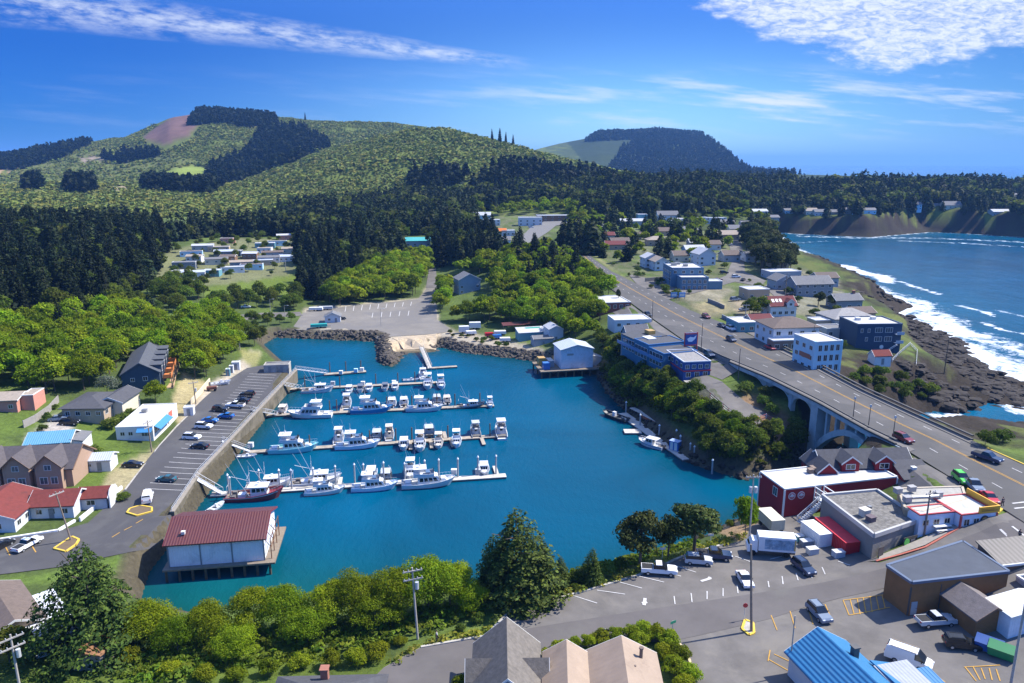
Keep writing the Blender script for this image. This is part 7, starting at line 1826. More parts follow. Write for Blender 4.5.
car('suv','maroon',903,441,-72,'dark red car on the bridge', 16.05); car('pickup','navy',987,460,-60,'dark blue pickup on the highway at the right', 16.05); car('sedan','red',989,501,-98,'red car parked behind the white cafe', None, s=0.98); car('pickup','steel',973,489,-98,'blue-grey car parked behind the white cafe', None); car('suv','green',961,482,-95,'bright green vehicle parked behind the white cafe', None)
HG = 'cars along the highway and the upper town'
for k, c, px, py, hd, lb, z in (('sedan','red',770,349,-75,'red car on the highway beside the white house',16.02),('suv','navy',731,341,-78,'dark car on the highway near the bridge',16.02),('suv','white',731,330,-78,'white car parked at the kerb by the teal shop',16.02),('sedan','navy',722,327,-78,'dark car parked behind the white one',16.02),('suv','maroon',706,318,-78,'maroon car at the kerb by the dry grass plot',16.05),('sedan','navy',600,271,100,'dark car alone far up the highway',17.5),('suv','navy',709,356,-78,'dark blue van beside the charter office',15.9),('pickup','black',647,316,-78,'dark pickup behind the white canopy shop',16.1),
 ('sedan','maroon',718,281,10,'dark red car in the hotel parking',None),('suv','white',736,278,10,'white car in the hotel parking',None),('suv','black',724,274,10,'black car at the end of the hotel wing',None),('sedan','black',743,281,60,'black car leaving the hotel parking',None),('suv','silver',781,289,80,'silver car in the lane by the slate house',None),('sedan','black',790,296,20,'black car at the end of the lane by the slate house',None),('suv','white',731,246,90,'white car on the upper street',None),('sedan','white',726,258,90,'pale car lower on the upper street',None),('suv','white',531,228,10,'white car at the bend of the upper road',None),('sedan','steel',744,311,20,'blue-grey car in the dirt yard above the low wall',None),('suv','steel',735,301,20,'blue car behind the low wall',None)):
    car(k, c, px, py, hd, lb, z, HG)
car('suv','black',341,320,20,'black truck beside the hut in the ramp lot', None); car('sedan','white',246,308,10,'white car on the lane below the trees', None)
# boxes on wheels, containers, truck
def box_on_ground(name, label, cat, top_a, top_b, zt, w, zb, m, roofm, ribs=None, wheels=False, group=None):
    """top_a, top_b: the two ends of the near long top edge"""
    a, b = P(*top_a, zt), P(*top_b, zt); d = (b - a); L = np.hypot(*d[:2]); h = zt - zb
    e = empty(name, (a[0], a[1], zb), math.atan2(d[1], d[0]), label, cat, group)
    z0 = 0.9 if wheels else 0.12
    MB().box(0, 0, z0, L, w, h - 0.05).build('wall', m, e); MB().box(-0.03, -0.03, h - 0.05, L + 0.03, w + 0.03, h).build('roof', roofm, e)
    MB().box(L, 0.15, z0 + .1, L + 0.05, w/2 - .03, h - .2).build('door', m, e); MB().box(L, w/2 + .03, z0 + .1, L + 0.05, w - .15, h - .2).build('door', m, e)
    if wheels:
        for x in (0.8, L - 1.2):
            for y in (0.15, w - .15): MB().tube((x, y - .15, .45), (x, y + .15, .45), .45, n=10).build('wheel', TYRE, e)
    else: MB().box(0.1, 0.1, 0, L - 0.1, w - 0.1, 0.11).build('base_frame', DARKTRIM, e)
    return e
CW = mat('container_white', (0.68, 0.69, 0.70), 0.5, stripes=(0, 2.2, 0.5)); CR = mat('container_red', (0.45, 0.02, 0.025), 0.5, stripes=(0, 2.2, 0.5)); CT = mat('container_tan', (0.44, 0.40, 0.30), 0.6, stripes=(0, 2.2, 0.5))
box_on_ground('shipping_container', 'white shipping container between the red one and the truck', 'container', (820,535), (801,521), 12.0, 2.6, 9.4, CW, CW).rotation_euler.z += 0
box_on_ground('shipping_container', 'long red shipping container beside the grey building', 'container', (846,543), (815,517.5), 12.2, 2.7, 9.4, CR, mat('container_red_roof', (0.62, 0.045, 0.06), 0.6))
box_on_ground('box_trailer', 'tan box trailer beside the red building stair', 'trailer', (772,521), (758,508), 12.2, 2.6, 9.3, CT, mat('tan_roof_panel', (0.55, 0.51, 0.40), 0.6), wheels=True)
for o in list(col.objects):
    if o.name.startswith(('shipping_container', 'box_trailer')): # the named edge is the near one, so the box lies behind it
        for ch in o.children: ch.location.y = 0; ch.scale.y = -1
e = empty('box_truck', tuple(P(768, 553, 9.3)), R(171), 'white box truck with a picture on its side below the red building', 'truck')
MB().box(-4.2, -1.25, 1.0, 1.9, 1.25, 3.6).build('box', mat('truck_box', (0.66, 0.69, 0.72), 0.4), e)
MB().profx([(2.0,.6),(2.0,2.7),(2.9,2.7),(3.5,1.8),(3.7,1.6),(3.7,.6)], -1.1, 1.1, .08).build('cab', CP['white'], e)
MB().add([(2.93,-.9,2.62),(2.93,.9,2.62),(3.5,.95,1.82),(3.5,-.95,1.82)], [(0,1,2,3)]).build('windscreen', CGL, e)
MB().box(-3.9, 1.26, 1.4, 0.9, 1.29, 3.2).build('side_picture', mat('truck_picture', (0.20, 0.30, 0.40), 0.5, var=0.7, scale=0.8, dirt=(0.55, 0.6, 0.62), dirtscale=0.9), e); MB().box(-4.15, 1.26, 1.4, -3.95, 1.3, 3.4).build('picture_edge', paint('truck_gold', (0.5, 0.33, 0.08)), e)
MB().box(-4.2, -1.1, .6, 2.0, 1.1, .95).build('chassis', DARKTRIM, e)
for x in (-2.8, 2.7):
    for y in (-1.05, 1.05): MB().tube((x, y - .17, .48), (x, y + .17, .48), .48, n=10).build('wheel', TYRE, e)
for px, py, w, c, lb in ((812,554,2.4,'tote_grey','grey mesh tote left of a pair by the red container'),(838,557,2.4,'tote_grey','grey mesh tote right of a pair by the red container'),(787,543,2.0,'tote_white','white crate behind the box truck'),(806,546,2.6,'tote_blue','blue tarp covered pile beside the white container'),(799,541,1.8,'tote_teal','teal bin near the red building stair')):
    p = G(px, py); mm = paint(c, {'tote_grey': (0.36, 0.40, 0.45), 'tote_white': (0.7, 0.7, 0.7), 'tote_blue': (0.16, 0.19, 0.23), 'tote_teal': (0.08, 0.26, 0.27)}[c], 0.6)
    e = empty('fish_tote', (p[0], p[1], p[2] + .1), R(12), lb, 'tote'); MB().cbox(0, 0, 0, w * .75, 1.2, 1.0).build('bin', mm, e); MB().cbox(0, 0, 1.01, w * .75 + .1, 1.3, .1).build('rim', GALV, e)
for px, py, c, lb in ((988,651,(0.02, 0.08, 0.30),'blue dumpster by the grass at the lower right'),(1001,657,(0.03, 0.22, 0.08),'green dumpster by the grass at the lower right')):
    p = G(px, py); e = empty('dumpster', (p[0], p[1], p[2] + .1), R(-40), lb, 'dumpster'); MB().add([(-1.5,-.8,0.15),(1.5,-.8,.15),(1.5,.7,.15),(-1.5,.7,.15),(-1.6,-1.0,1.3),(1.6,-1.0,1.3),(1.6,.9,1.6),(-1.6,.9,1.6)], [(0,3,2,1),(4,5,6,7),(0,1,5,4),(1,2,6,5),(2,3,7,6),(3,0,4,7)]).build('bin', paint(lb[:5] + '_bin', c), e); MB().slab([(-1.65,-1.05,1.34),(1.65,-1.05,1.34),(1.65,.95,1.66),(-1.65,.95,1.66)], .05).build('lid', paint(lb[:5] + '_lid', tuple(x * .7 for x in c)), e)
# far lot and boatyard trailers
for i, (px, py, L, c, lb) in enumerate(((316,311,9,'white','white flatbed trailer at the left of the row by the ramp lot'),(326,310,9,'grey','grey trailer at the right of the row by the ramp lot'),(319,328,10,'teal','long teal trailer at the edge of the ramp lot'),(475,329,7,'white','tall white travel trailer above the rocky beach'),(464,333,6,'white','low white trailer left of the tall one above the rocky beach'),(471,335,6,'white','second low white trailer above the rocky beach'),(500,335,7,'white','white boat trailer beside the long red shelter'),(489,337,5,'red','red skiff on a trailer on the rocky beach'),(497,339,5,'blue','blue skiff on a trailer on the rocky beach'),(505,342,6,'white','white skiff pulled up on the rocky beach'))):
    p = G(px, py); e = empty('trailer', (p[0], p[1], p[2] + .1), R(6 + 5 * (i % 3)), lb, 'trailer'); L *= .75; hh = 2.4 if 'tall' in lb else 1.2
    mm = {'white': TRIM, 'grey': W_GREY, 'teal': paint('trailer_teal', (0.03, 0.32, 0.27)), 'red': CP['red'], 'blue': CP['blue']}[c]
    MB().cbox(0, 0, .6, L, 2.4, hh, .94).build('box', mm, e); MB().box(L/2 - .1, -.1, .5, L/2 + 1.4, .1, .65).build('drawbar', DARKTRIM, e)
    for x in (-.7, .7):
        for y in (-1.1, 1.1): MB().tube((x, y - .12, .38), (x, y + .12, .38), .38, n=8).build('wheel', TYRE, e)
car_boat = boat('skiff','white',221,384,30,1.0,'white skiff on the ground at the top of the quay road', z=4.4); car_boat.location = (*P(221,384,4.6)[:2], 4.7); car_boat['group'] = 'boats ashore'
for px, py, c, lb in ((212,391,(0.14, 0.05, 0.035),'rust red cart beside the cream wall on the quay'),):
    p = G(px, py); e = empty('cart', (p[0], p[1], p[2] + .1), R(20), lb, 'cart'); MB().cbox(0, 0, .5, 3, 1.6, .9).build('box', paint('cart_red', c, .7), e); [MB().tube((x, y - .1, .4), (x, y + .1, .4), .4, n=8).build('wheel', TYRE, e) for x in (-1, 1) for y in (-.8, .8)]

# ================================================================== poles, signs, fences, people
POLEW = mat('pole_wood', (0.24, 0.19, 0.15), 0.9, var=0.25, scale=1.5); POLEG = mat('pole_grey_wood', (0.36, 0.33, 0.30), 0.9, var=0.2, scale=1.5)
def pole(label, px, py, h, arms=1, m=POLEW, lean=(0, 0), trans=0, rz=0.0, r=0.19, z=None, lamp=False, name='utility_pole'):
    p = G(px, py) if z is None else P(px, py, z)
    e = empty(name, (p[0], p[1], p[2]), R(rz), label, 'utility pole' if name == 'utility_pole' else 'lamp post')
    MB().tube((0, 0, -1), (lean[0], lean[1], h), r, r * .6, n=8).build('shaft', m, e)
    for k in range(arms):
        z = h - 0.5 - k * 1.3; fx = z / h
        a = MB().box(lean[0]*fx - 1.4, lean[1]*fx - .2, z - .09, lean[0]*fx + 1.4, lean[1]*fx - .06, z + .09); ao = a.build('crossarm', POLEG, e)
        for x in (-1.25, -.6, .6, 1.25): MB().tube((lean[0]*fx + x, lean[1]*fx - .13, z + .09), (lean[0]*fx + x, lean[1]*fx - .13, z + .32), .06, n=6).build('insulator', GALV, ao)
    for k in range(trans):
        x = lean[0] * .8 + (-.45 if k else .45); MB().tube((x, -.25, h - 3.3), (x, -.25, h - 2.2), .28, n=10).build('transformer', GALV, e)
    if lamp:
        MB().tube((lean[0], 0, h - .1), (lean[0] + 1.6, 0, h + .1), .05, n=5).build('lamp_arm', GALV, e); MB().box(lean[0] + 1.4, -.14, h - .02, lean[0] + 2.0, .14, h + .14).build('lamp_head', TRIM, e)
    return e
pole('weathered utility pole with a transformer standing among the alders', 418, 639, 11.5, 2, POLEG, (-.5, 0), 1, 20)
pole('tall double armed utility pole in front of the tan box trailer', 749, 545, 13.5, 1, POLEG, (-.2, 0), 2, 0); pole('dark wooden pole on the yellow kerbed street corner', 752, 632, 14.0, 0, POLEW, (-1.2, 0), 0, 0, .22)
pole('utility pole with two arms at the lower right corner', 1010, 689, 13.0, 2, POLEG, (.4, 0), 1, 60); pole('thin grey pole left of the blue roof', 789, 676, 9.0, 0, POLEG, (0, 0), 0, 0, .12)
pole('utility pole in front of the white restaurant', 152, 452, 8.5, 2, POLEW, (-.3, 0), 0, 70); pole('utility pole by the cream wall at the quay', 196, 404, 7.2, 1, POLEW, (-.2, 0), 1, 40); pole('utility pole on the kerb island by the red roofed motel', 72, 541, 11.0, 1, POLEW, (-1.6, 0), 0, 60)
pole('utility pole behind the end of the quay', 240, 350, 8.0, 1, POLEG, (0, 0), 0, 0); pole('light pole in the bushes near the ramp lot', 271, 318, 9.0, 0, POLEG, lamp=True, r=.13, name='lamp_post')
pole('small pole between the fish plant and the bushes', 285, 318, 6.0, 0, POLEG, lamp=True, r=.12, name='lamp_post'); pole('lone light pole in the middle of the ramp lot', 381, 326, 8.0, 0, POLEG, lamp=True, r=.12, name='lamp_post')
for px, py, lb in ((652,322,'dark lamp post beside the white canopy shop'),(701,352,'dark lamp post by the charter office'),(738,380,'lamp post at the retaining wall by the bridge'),(669,287,'white lamp post at the corner of the blue hotel')): pole(lb, px, py, 8.5 if px < 690 else 9.5, 0, mat('dark_pole', (0.07, 0.06, 0.055), .7), lamp=(px == 669), r=.14, name='lamp_post')
for s_, tt, lb in ((8.65, .06, 'slim lamp post on the near side of the bridge deck'), (8.95, .06, 'second slim lamp post near the red building on the bridge'), (9.6, .06, 'lamp post on the highway above the red building')):
    p = hw(tt, s_); e = empty('lamp_post', p, 0, lb, 'lamp post'); MB().tube((0, 0, 0), (0, 0, 5.2), .11, .07, n=6).build('shaft', mat('dark_pole', (0.07, 0.06, 0.055), .7), e); MB().cbox(0, 0, 5.2, .4, .4, .5, .6).build('lantern', GALV, e)
pole('tall dark pole on the rocks with a pale lamp on top', 944, 374, 13.0, 0, mat('dark_pole', (0.07, 0.06, 0.055), .7), lamp=True, r=.16, name='lamp_post')
pole('wooden pole between the grey building and the cafe', 924, 536, 8.5, 1, POLEW, (0, 0), 0, 30); pole('pole beside the slate house in the upper lane', 785, 297, 11, 1, POLEW); pole('pole in front of the big white house', 812, 352, 9.0, 0, POLEW, r=.14); pole('pole by the stucco house', 745, 322, 7.0, 1, POLEG); pole('utility pole at the meadow edge', 286, 272, 9, 1, POLEG)
pole('utility pole at the lower left corner behind the hut', 22, 700, 9.5, 2, POLEG, (0, 0), 1, 50)
def sign_post(label, px, py, h, m, shape='disc', rz=0):
    p = G(px, py); e = empty('street_sign', (p[0], p[1], p[2]), R(rz), label, 'sign'); MB().tube((0, 0, 0), (0, 0, h), .05, n=6).build('post', GALV, e)
    if shape == 'disc': MB().tube((0, -.06, h - .05), (0, -.1, h - .05), .38, n=8).build('plate', m, e)
    else: MB().box(-.5, -.1, h - .4, .5, -.06, h).build('plate', m, e)
REDS = paint('sign_red', (0.45, 0.03, 0.04)); GRS = paint('street_sign_green', (0.02, 0.22, 0.12))
sign_post('red stop sign at the street corner by the wooden pole', 744, 621, 2.7, REDS); sign_post('small green street sign at the end of the hedge', 672, 638, 2.8, GRS, 'p', 30); sign_post('white parking sign on the verge under the pines', 662, 560, 2.4, TRIM, 'p'); sign_post('white notice on a post under the shore pine', 710, 545, 2.2, TRIM, 'p'); sign_post('thin dark post sign at the hedge top', 605, 640, 1.8, paint('sign_black', (.03, .03, .04)), 'p')
def fence(label, pts, h, m, name='fence', th=0.12, posts=2.2, z=None, railonly=False, postm=None, cat='fence'):
    q = [G(a, b) for a, b in pts]; e = empty(name, tuple(q[0]), 0, label, cat); mb = MB()
    for a, b in zip(q[:-1], q[1:]):
        d = (b - a)[:2]; L = np.hypot(*d); k = max(1, int(L / posts)); nn = np.array([-d[1], d[0]]) / L * th / 2
        for i in range(k):
            p = a + (b - a) * i / k; r_ = a + (b - a) * (i + 1) / k
            zp, zr = hz(*p[:2]), hz(*r_[:2])
            if railonly:
                for zz_ in (.45, h): mb.tube((p[0], p[1], zp + zz_), (r_[0], r_[1], zr + zz_), .05, n=4)
            else:
                c = [p[:2] - nn, r_[:2] - nn, r_[:2] + nn, p[:2] + nn]; zc = [zp, zr, zr, zp]
                mb.add([(x, y, z_ - .4) for (x, y), z_ in zip(c, zc)] + [(x, y, z_ + h) for (x, y), z_ in zip(c, zc)], [(0,3,2,1),(4,5,6,7),(0,1,5,4),(1,2,6,5),(2,3,7,6),(3,0,4,7)])
            place(MB().cbox(p[0], p[1], zp - .4, .16, .16, h + .55).build('post', postm or m, None), e)
    place(mb.build('panel' if not railonly else 'rails', m), e); return e
fence('white railing with red posts along the lower road bend', [(710,398),(718,405),(728,413),(742,420),(757,426),(772,431),(782,430)], 1.1, TRIM, 'railing', railonly=True, postm=paint('red_post', (0.42, 0.05, 0.06)))
fence('red and white picket pen at the end of the lower road', [(782,430),(776,424),(766,418),(752,423)], 1.1, paint('picket_red', (0.45, 0.12, 0.12)), 'railing', railonly=True, postm=TRIM)
fence('grey board fence curving up beside the salmon house', [(24,428),(36,422),(50,412),(59,402)], 2.0, mat('fence_grey', (0.27, 0.25, 0.23), .9, var=.2), 'board_fence', .15, 2.5)
fence('cream wall beside the quay road', [(191,405),(200,395),(210,383)], 1.7, mat('cream_wall', (0.58, 0.50, 0.36), .85), 'cream_wall', .3, 30, cat='wall')
fence('low grey wall round the dry grass plot beside the highway', [(708,302),(718,306),(724,309)], 1.6, CONC_DK, 'low_wall', .4, 30, cat='wall'); fence('blue-grey wall by the stone plot above the highway', [(722,318),(735,324)], 1.4, W_SLATE, 'low_wall', .4, 30, cat='wall'); fence('grey wall above the hotel street', [(645,282),(667,280)], 2.0, CONC_DK, 'low_wall', .4, 30, cat='wall')
fence('white rail fence round the lawn by the navy building', [(892,362),(902,352),(910,345),(917,352),(916,366)], 1.0, TRIM, 'rail_fence', railonly=True)
e = empty('picnic_table', tuple(G(941, 531)), R(10), 'pale picnic table in front of the white cafe', 'table'); MB().box(-1.6, -.5, 1.0, 1.6, .5, 1.1).build('tabletop', TRIM, e)
for y in (-.9, .9): MB().box(-1.6, y - .18, .6, 1.6, y + .18, .68).build('bench', TRIM, e)
for x in (-1.1, 1.1): MB().box(x - .06, -.9, .1, x + .06, .9, .6).build('frame', TRIM, e)
# people
def person(label, px, py, heading, shirt, trousers, z=None):
    p = G(px, py) if z is None else P(px, py, z); e = empty('person', (p[0], p[1], p[2] + .14), R(heading), label, 'person')
    V = {'pelvis': (0,0,.95), 'waist': (0,0,1.1), 'chest': (.02,0,1.35), 'neck': (.03,0,1.5), 'head': (.05,0,1.64), 'crown': (.05,0,1.74),
         'hl': (0,.10,.92), 'kl': (.16,.10,.50), 'al': (.02,.10,.08), 'tl': (.18,.10,.04), 'hr': (0,-.10,.92), 'kr': (-.02,-.10,.50), 'ar': (-.26,-.10,.14), 'tr': (-.14,-.10,.04),
         'sl': (.02,.19,1.42), 'el': (-.06,.26,1.14), 'wl': (.08,.27,.92), 'sr': (.02,-.19,1.42), 'er': (.02,-.27,1.14), 'wr': (.20,-.26,.96)}
    Rr = {'pelvis': .14, 'waist': .13, 'chest': .15, 'neck': .055, 'head': .10, 'crown': .07, 'hl': .09, 'kl': .06, 'al': .04, 'tl': .035, 'hr': .09, 'kr': .06, 'ar': .04, 'tr': .035, 'sl': .06, 'el': .042, 'wl': .03, 'sr': .06, 'er': .042, 'wr': .03}
    Ed = [('pelvis','waist'),('waist','chest'),('chest','neck'),('neck','head'),('head','crown'),('pelvis','hl'),('hl','kl'),('kl','al'),('al','tl'),('pelvis','hr'),('hr','kr'),('kr','ar'),('ar','tr'),('chest','sl'),('sl','el'),('el','wl'),('chest','sr'),('sr','er'),('er','wr')]
    for s in 'lr':
        w = V['w' + s]; sg = 1 if s == 'l' else -1
        for k in range(5):
            nm = 'f%d%s' % (k, s); V[nm] = (w[0] - .03 + .02 * k, w[1] - (.03 * sg if k == 4 else 0), w[2] - (.17 if k < 4 else .10) + .01 * abs(k - 1.5)); Rr[nm] = .010; Ed.append(('w' + s, nm))
    def skin(keys, grow, nm, m, parent):
        ks = [k for k in V if k in keys]; me = bpy.data.meshes.new(nm); me.from_pydata([V[k] for k in ks], [(ks.index(a), ks.index(b)) for a, b in Ed if a in ks and b in ks], [])
        o = link(nm, me, m, parent); md = o.modifiers.new('skin', 'SKIN'); md.use_smooth_shade = True
        for i, k in enumerate(ks): me.skin_vertices[0].data[i].radius = (Rr[k] + grow,) * 2
        me.skin_vertices[0].data[0].use_root = True; o.modifiers.new('sub', 'SUBSURF').levels = 1; return o
    b_ = skin(set(V), 0, 'body', mat('skin', (0.42, 0.25, 0.18), .6), e)
    skin({'waist','chest','sl','el','sr','er'}, .022, 'shirt', shirt, e); skin({'pelvis','hl','kl','al','hr','kr','ar'}, .022, 'trousers', trousers, e)
    MB().sphere((.035, 0, 1.72), .108, 10, 6).build('hair', mat('hair', (0.05, 0.03, 0.02), .8), e, smooth=True)
person('person in a white top and dark trousers walking on the street by the alders', 437, 642, 190, TRIM, mat('dark_trousers', (.03, .03, .04), .8))
person('person in black clothes crossing at the highway corner', 1019, 540, 200, mat('black_shirt', (.02, .02, .02), .8), mat('dark_trousers', (.03, .03, .04), .8)); person('person in dark clothes on the pavement by the cafe corner', 1002, 507, 100, mat('grey_shirt', (.06, .06, .07), .8), mat('dark_trousers', (.03, .03, .04), .8))
# rubble along the shores: far too many stones to count
def rubble(name, px_lines, n, smin, smax, m, spread, label, seed, world=None):
    rs = np.random.RandomState(seed); vs = []; fs = []
    base = MB().sphere((0, 0, 0), 1, 6, 4); bv = np.array(base.v); bf = base.f; k = 0
    segs = []
    for ln in px_lines:
        q = [P(a, b, 0) for a, b in ln]
        segs += list(zip(q[:-1], q[1:]))
    Ls = np.array([np.hypot(*(b - a)[:2]) for a, b in segs]); cum = np.cumsum(Ls) / Ls.sum()
    mb = MB()
    for i in range(n):
        j = int(np.searchsorted(cum, rs.rand())); a, b = segs[j]; t_ = rs.rand(); p = a + (b - a) * t_
        d = (b - a)[:2]; nn = np.array([-d[1], d[0]]) / np.hypot(*d); off = rs.uniform(*spread)
        x, y = p[0] + nn[0] * off, p[1] + nn[1] * off
        z = hz(x, y)
        if z < -1.0: continue
        s = rs.uniform(smin, smax); w = bv * (1 + rs.uniform(-.25, .25, bv.shape)) * s * np.array([rs.uniform(.7, 1.3), rs.uniform(.7, 1.3), .7 if smax < 2 else .42])
        an = rs.rand() * 6.28; c_, s_ = math.cos(an), math.sin(an)
        w = np.stack([w[:, 0] * c_ - w[:, 1] * s_ + x, w[:, 0] * s_ + w[:, 1] * c_ + y, w[:, 2] + z], 1)
        mb.M = Matrix.Identity(4); mb.add([tuple(v_) for v_ in w], bf)
    o = mb.build(name, m); tag(o, label, 'rocks', None, 'stuff'); return o
ROCK = mat('grey_boulder', (0.085, 0.072, 0.058), .95, var=.45, scale=.6); ROCKD = mat('dark_boulder', (0.034, 0.028, 0.024), .95, var=.6, scale=.25)
rubble('riprap', [[(272,338),(300,339),(340,340),(377,341),(379,360),(392,366),(401,357),(405,353)], [(436,346),(462,352),(522,359),(548,364)]], 1700, .4, 1.05, ROCK, (-5, 5), 'grey boulders lining the far shore of the harbour', 5)
rubble('rubble', [[(596,376),(606,393),(628,415),(660,441),(692,465),(742,480),(775,474),(812,458)], [(775,504),(735,523),(680,549)]], 330, .35, .9, ROCKD, (-1, 2), 'dark stones at the foot of the wooded bluff', 6)
rubble('sea_rocks', [[(990,404),(1040,408),(1046,393),(1024,385),(993,371),(968,356),(963,343),(928,326),(893,315)], [(913,307),(888,297),(835,280)], [(955,414),(990,404)]], 1500, .6, 2.4, ROCKD, (-5, 22), 'dark broken rocks along the open sea', 7)

# ================================================================== trees and shrubs
def leaf_mat(name, trans=0.35):
    m = bpy.data.materials.new(name); m.use_nodes = True
    t = N(m.node_tree); b = t.n['Principled BSDF']; out = t.n['Material Output']
    ca = t.new('ShaderNodeVertexColor', layer_name='Col'); oi = t.new('ShaderNodeObjectInfo')
    hs = t.new('ShaderNodeHueSaturation')
    t.l.new(t.ramp(oi.outputs['Random'], 0, 1, 0.472, 0.515, False), hs.inputs['Hue'])
    r2 = t.m('FRACT', t.m('MULTIPLY', oi.outputs['Random'], 7.31))
    t.l.new(t.ramp(r2, 0, 1, 0.62, 1.30, False), hs.inputs['Value']); t.l.new(ca.outputs[0], hs.inputs['Color'])
    t.l.new(hs.outputs[0], b.inputs['Base Color']); b.inputs['Roughness'].default_value = 0.6; b.inputs['Specular IOR Level'].default_value = 0.06
    tr = t.new('ShaderNodeBsdfTranslucent'); t.l.new(t.mix(1.0, hs.outputs[0], (0.92, 1.08, 0.5, 1), 'MULTIPLY'), tr.inputs[0])
    mx = t.new('ShaderNodeMixShader'); mx.inputs[0].default_value = trans
    t.l.new(b.outputs[0], mx.inputs[1]); t.l.new(tr.outputs[0], mx.inputs[2]); t.l.new(mx.outputs[0], out.inputs[0]); return m
LEAF = leaf_mat('broad_leaves', 0.45); NEEDLE = leaf_mat('needles', 0.15)
BARK = mat('bark', (0.11, 0.085, 0.065), .95, var=.3, scale=2)
def quads(cen, nrm, size, rs, asp=1.0):
    """leaf clumps: one small bent quad per point, facing roughly along nrm"""
    n = len(cen); nrm = nrm + rs.normal(0, .55, (n, 3)); nrm /= np.linalg.norm(nrm, axis=1)[:, None] + 1e-9
    u = np.cross(nrm, rs.normal(0, 1, (n, 3))); u /= np.linalg.norm(u, axis=1)[:, None] + 1e-9; w = np.cross(nrm, u)
    s = (np.asarray(size) * rs.uniform(.6, 1.4, n))[:, None]
    k = rs.uniform(.5, 1.0, (n, 1)); b = nrm * s * .25
    v = np.stack([cen - u * s * asp, cen - w * s * k + b, cen + u * s * asp, cen + w * s * k + b], 1)
    return v
def tint(c, n, rs, amt=.25, hue=.12):
    k = rs.uniform(1 - amt, 1 + amt, (n, 1)); c = np.array(c) * k; c[:, 0] *= rs.uniform(1 - hue, 1 + hue, n); c[:, 2] *= rs.uniform(.8, 1.2, n); return c
def t_conifer(seed, n, size, base=(.012, .021, .009), rad=.19, lean=.0, low=.06, tip=(.022, .033, .012), ex=.8):
    """unit-height spruce: drooping whorled branches with leaf clumps along them"""
    rs = np.random.RandomState(seed); z = low + (1 - low) * (1 - rs.power(2.0, n)) ; z = np.clip(z, low, .995)
    wh = np.round(z * 26 + rs.normal(0, .25, n)) / 26; z = .35 * z + .65 * wh
    a = rs.randint(0, 7, n) * (2 * math.pi / 7) + np.floor(wh * 26) * 1.9 + rs.normal(0, .16, n)
    br = 1 + .28 * np.sin(a * 1.0 + seed) + .22 * np.sin(np.floor(wh * 26) * 2.4 + np.round(a * 1.1) * 1.7 + seed)
    R_ = rad * (1.02 - z) ** ex * br * np.minimum(1, .55 + (z - low) * 4)
    f = np.sqrt(rs.uniform(.06, 1, n)); r = R_ * f
    zz = z - .22 * r + .05 * r * np.sin(a * 3) + .02 * (1 - f)
    c = np.stack([r * np.cos(a), r * np.sin(a), zz], 1)
    nr = np.stack([np.cos(a) * .7, np.sin(a) * .7, np.full(n, .75)], 1)
    v = quads(c, nr, size * (.75 + .5 * (1 - z)), rs, 1.35)
    col_ = np.where((rs.uniform(0, 1, n) > .6)[:, None], np.array(tip), np.array(base)); col_ = tint((1, 1, 1), n, rs) * col_
    return v, col_
def t_broad(seed, n, size, base=(.205, .285, .012), nc=26, w=.46, flat=.8, low=.18, dark=(.105, .165, .010)):
    """unit-height broadleaf crown: many small leafy clumps set round an uneven dome"""
    rs = np.random.RandomState(seed); th = rs.uniform(0, 2 * math.pi, nc); zc = rs.uniform(-.55, 1, nc) ; rr = np.sqrt(np.clip(1 - zc ** 2, 0, 1)) * rs.uniform(.45, 1.12, nc)
    C_ = np.stack([rr * np.cos(th) * w * .72, rr * np.sin(th) * w * .72, low + (1 - low) * (.5 + .36 * zc * flat / .8 * rs.uniform(.7, 1.15, nc))], 1)
    cr = rs.uniform(.10, .22, nc) ** 1.0 * (w / .46) * (26 / nc) ** .3
    k = rs.choice(nc, n, p=cr ** 2 / (cr ** 2).sum()); d = rs.normal(0, 1, (n, 3)); d[:, 2] = np.abs(d[:, 2]) * 1.1 - .2; d /= np.linalg.norm(d, axis=1)[:, None]
    rad = cr[k] * (1 - .35 * rs.uniform(0, 1, n) ** 2) * (1 + .25 * np.sin(d[:, 0] * 9 + k) * np.sin(d[:, 1] * 8 + k))
    c = C_[k] + d * rad[:, None] * np.array([1, 1, .8]); v = quads(c, d, size, rs)
    kk = rs.uniform(0, 1, nc)[k][:, None]; col_ = np.array(base) * (1 - kk * .6) + np.array(dark) * kk * .6
    return v, tint((1, 1, 1), n, rs, .28) * col_
def crown_mesh(name, T, m):
    v, c = T; n = len(v); me = np_mesh(name, v.reshape(-1, 3), np.arange(n * 4).reshape(-1, 4), np.repeat(c, 4, 0)); me.materials.append(m); return me
def trunk_mesh(name, r, h, limbs, seed, spread=.25):
    rs = random.Random(seed); mb = MB(); mb.tube((0, 0, -.08), (0, 0, h * .5), r, r * .7, 7).tube((0, 0, h * .5), (0, 0, h), r * .7, r * .25, 6)
    for i in range(limbs):
        a = rs.uniform(0, 6.28); z = h * rs.uniform(.3, .8); l = spread * rs.uniform(.6, 1.1); mb.tube((0, 0, z), (math.cos(a) * l, math.sin(a) * l, z + l * .7), r * .4, r * .12, 5)
    return mb.mesh(name, BARK)
SP = {}
def species(name, tname, maker, tm, m, k=4, **kw):
    SP[name] = (tname, [(crown_mesh('crown', maker(11 + 7 * i, **kw), m), trunk_mesh('trunk', *tm, seed=i)) for i in range(k)])
species('spruce', 'spruce_tree', t_conifer, (.013, .93, 0), NEEDLE, 5, n=1900, size=.026, rad=.25, ex=.68)
species('spruce_near', 'spruce_tree', t_conifer, (.015, .93, 5), NEEDLE, 3, n=12000, size=.0105, rad=.31, ex=.62, base=(.040, .062, .014), tip=(.085, .115, .020))
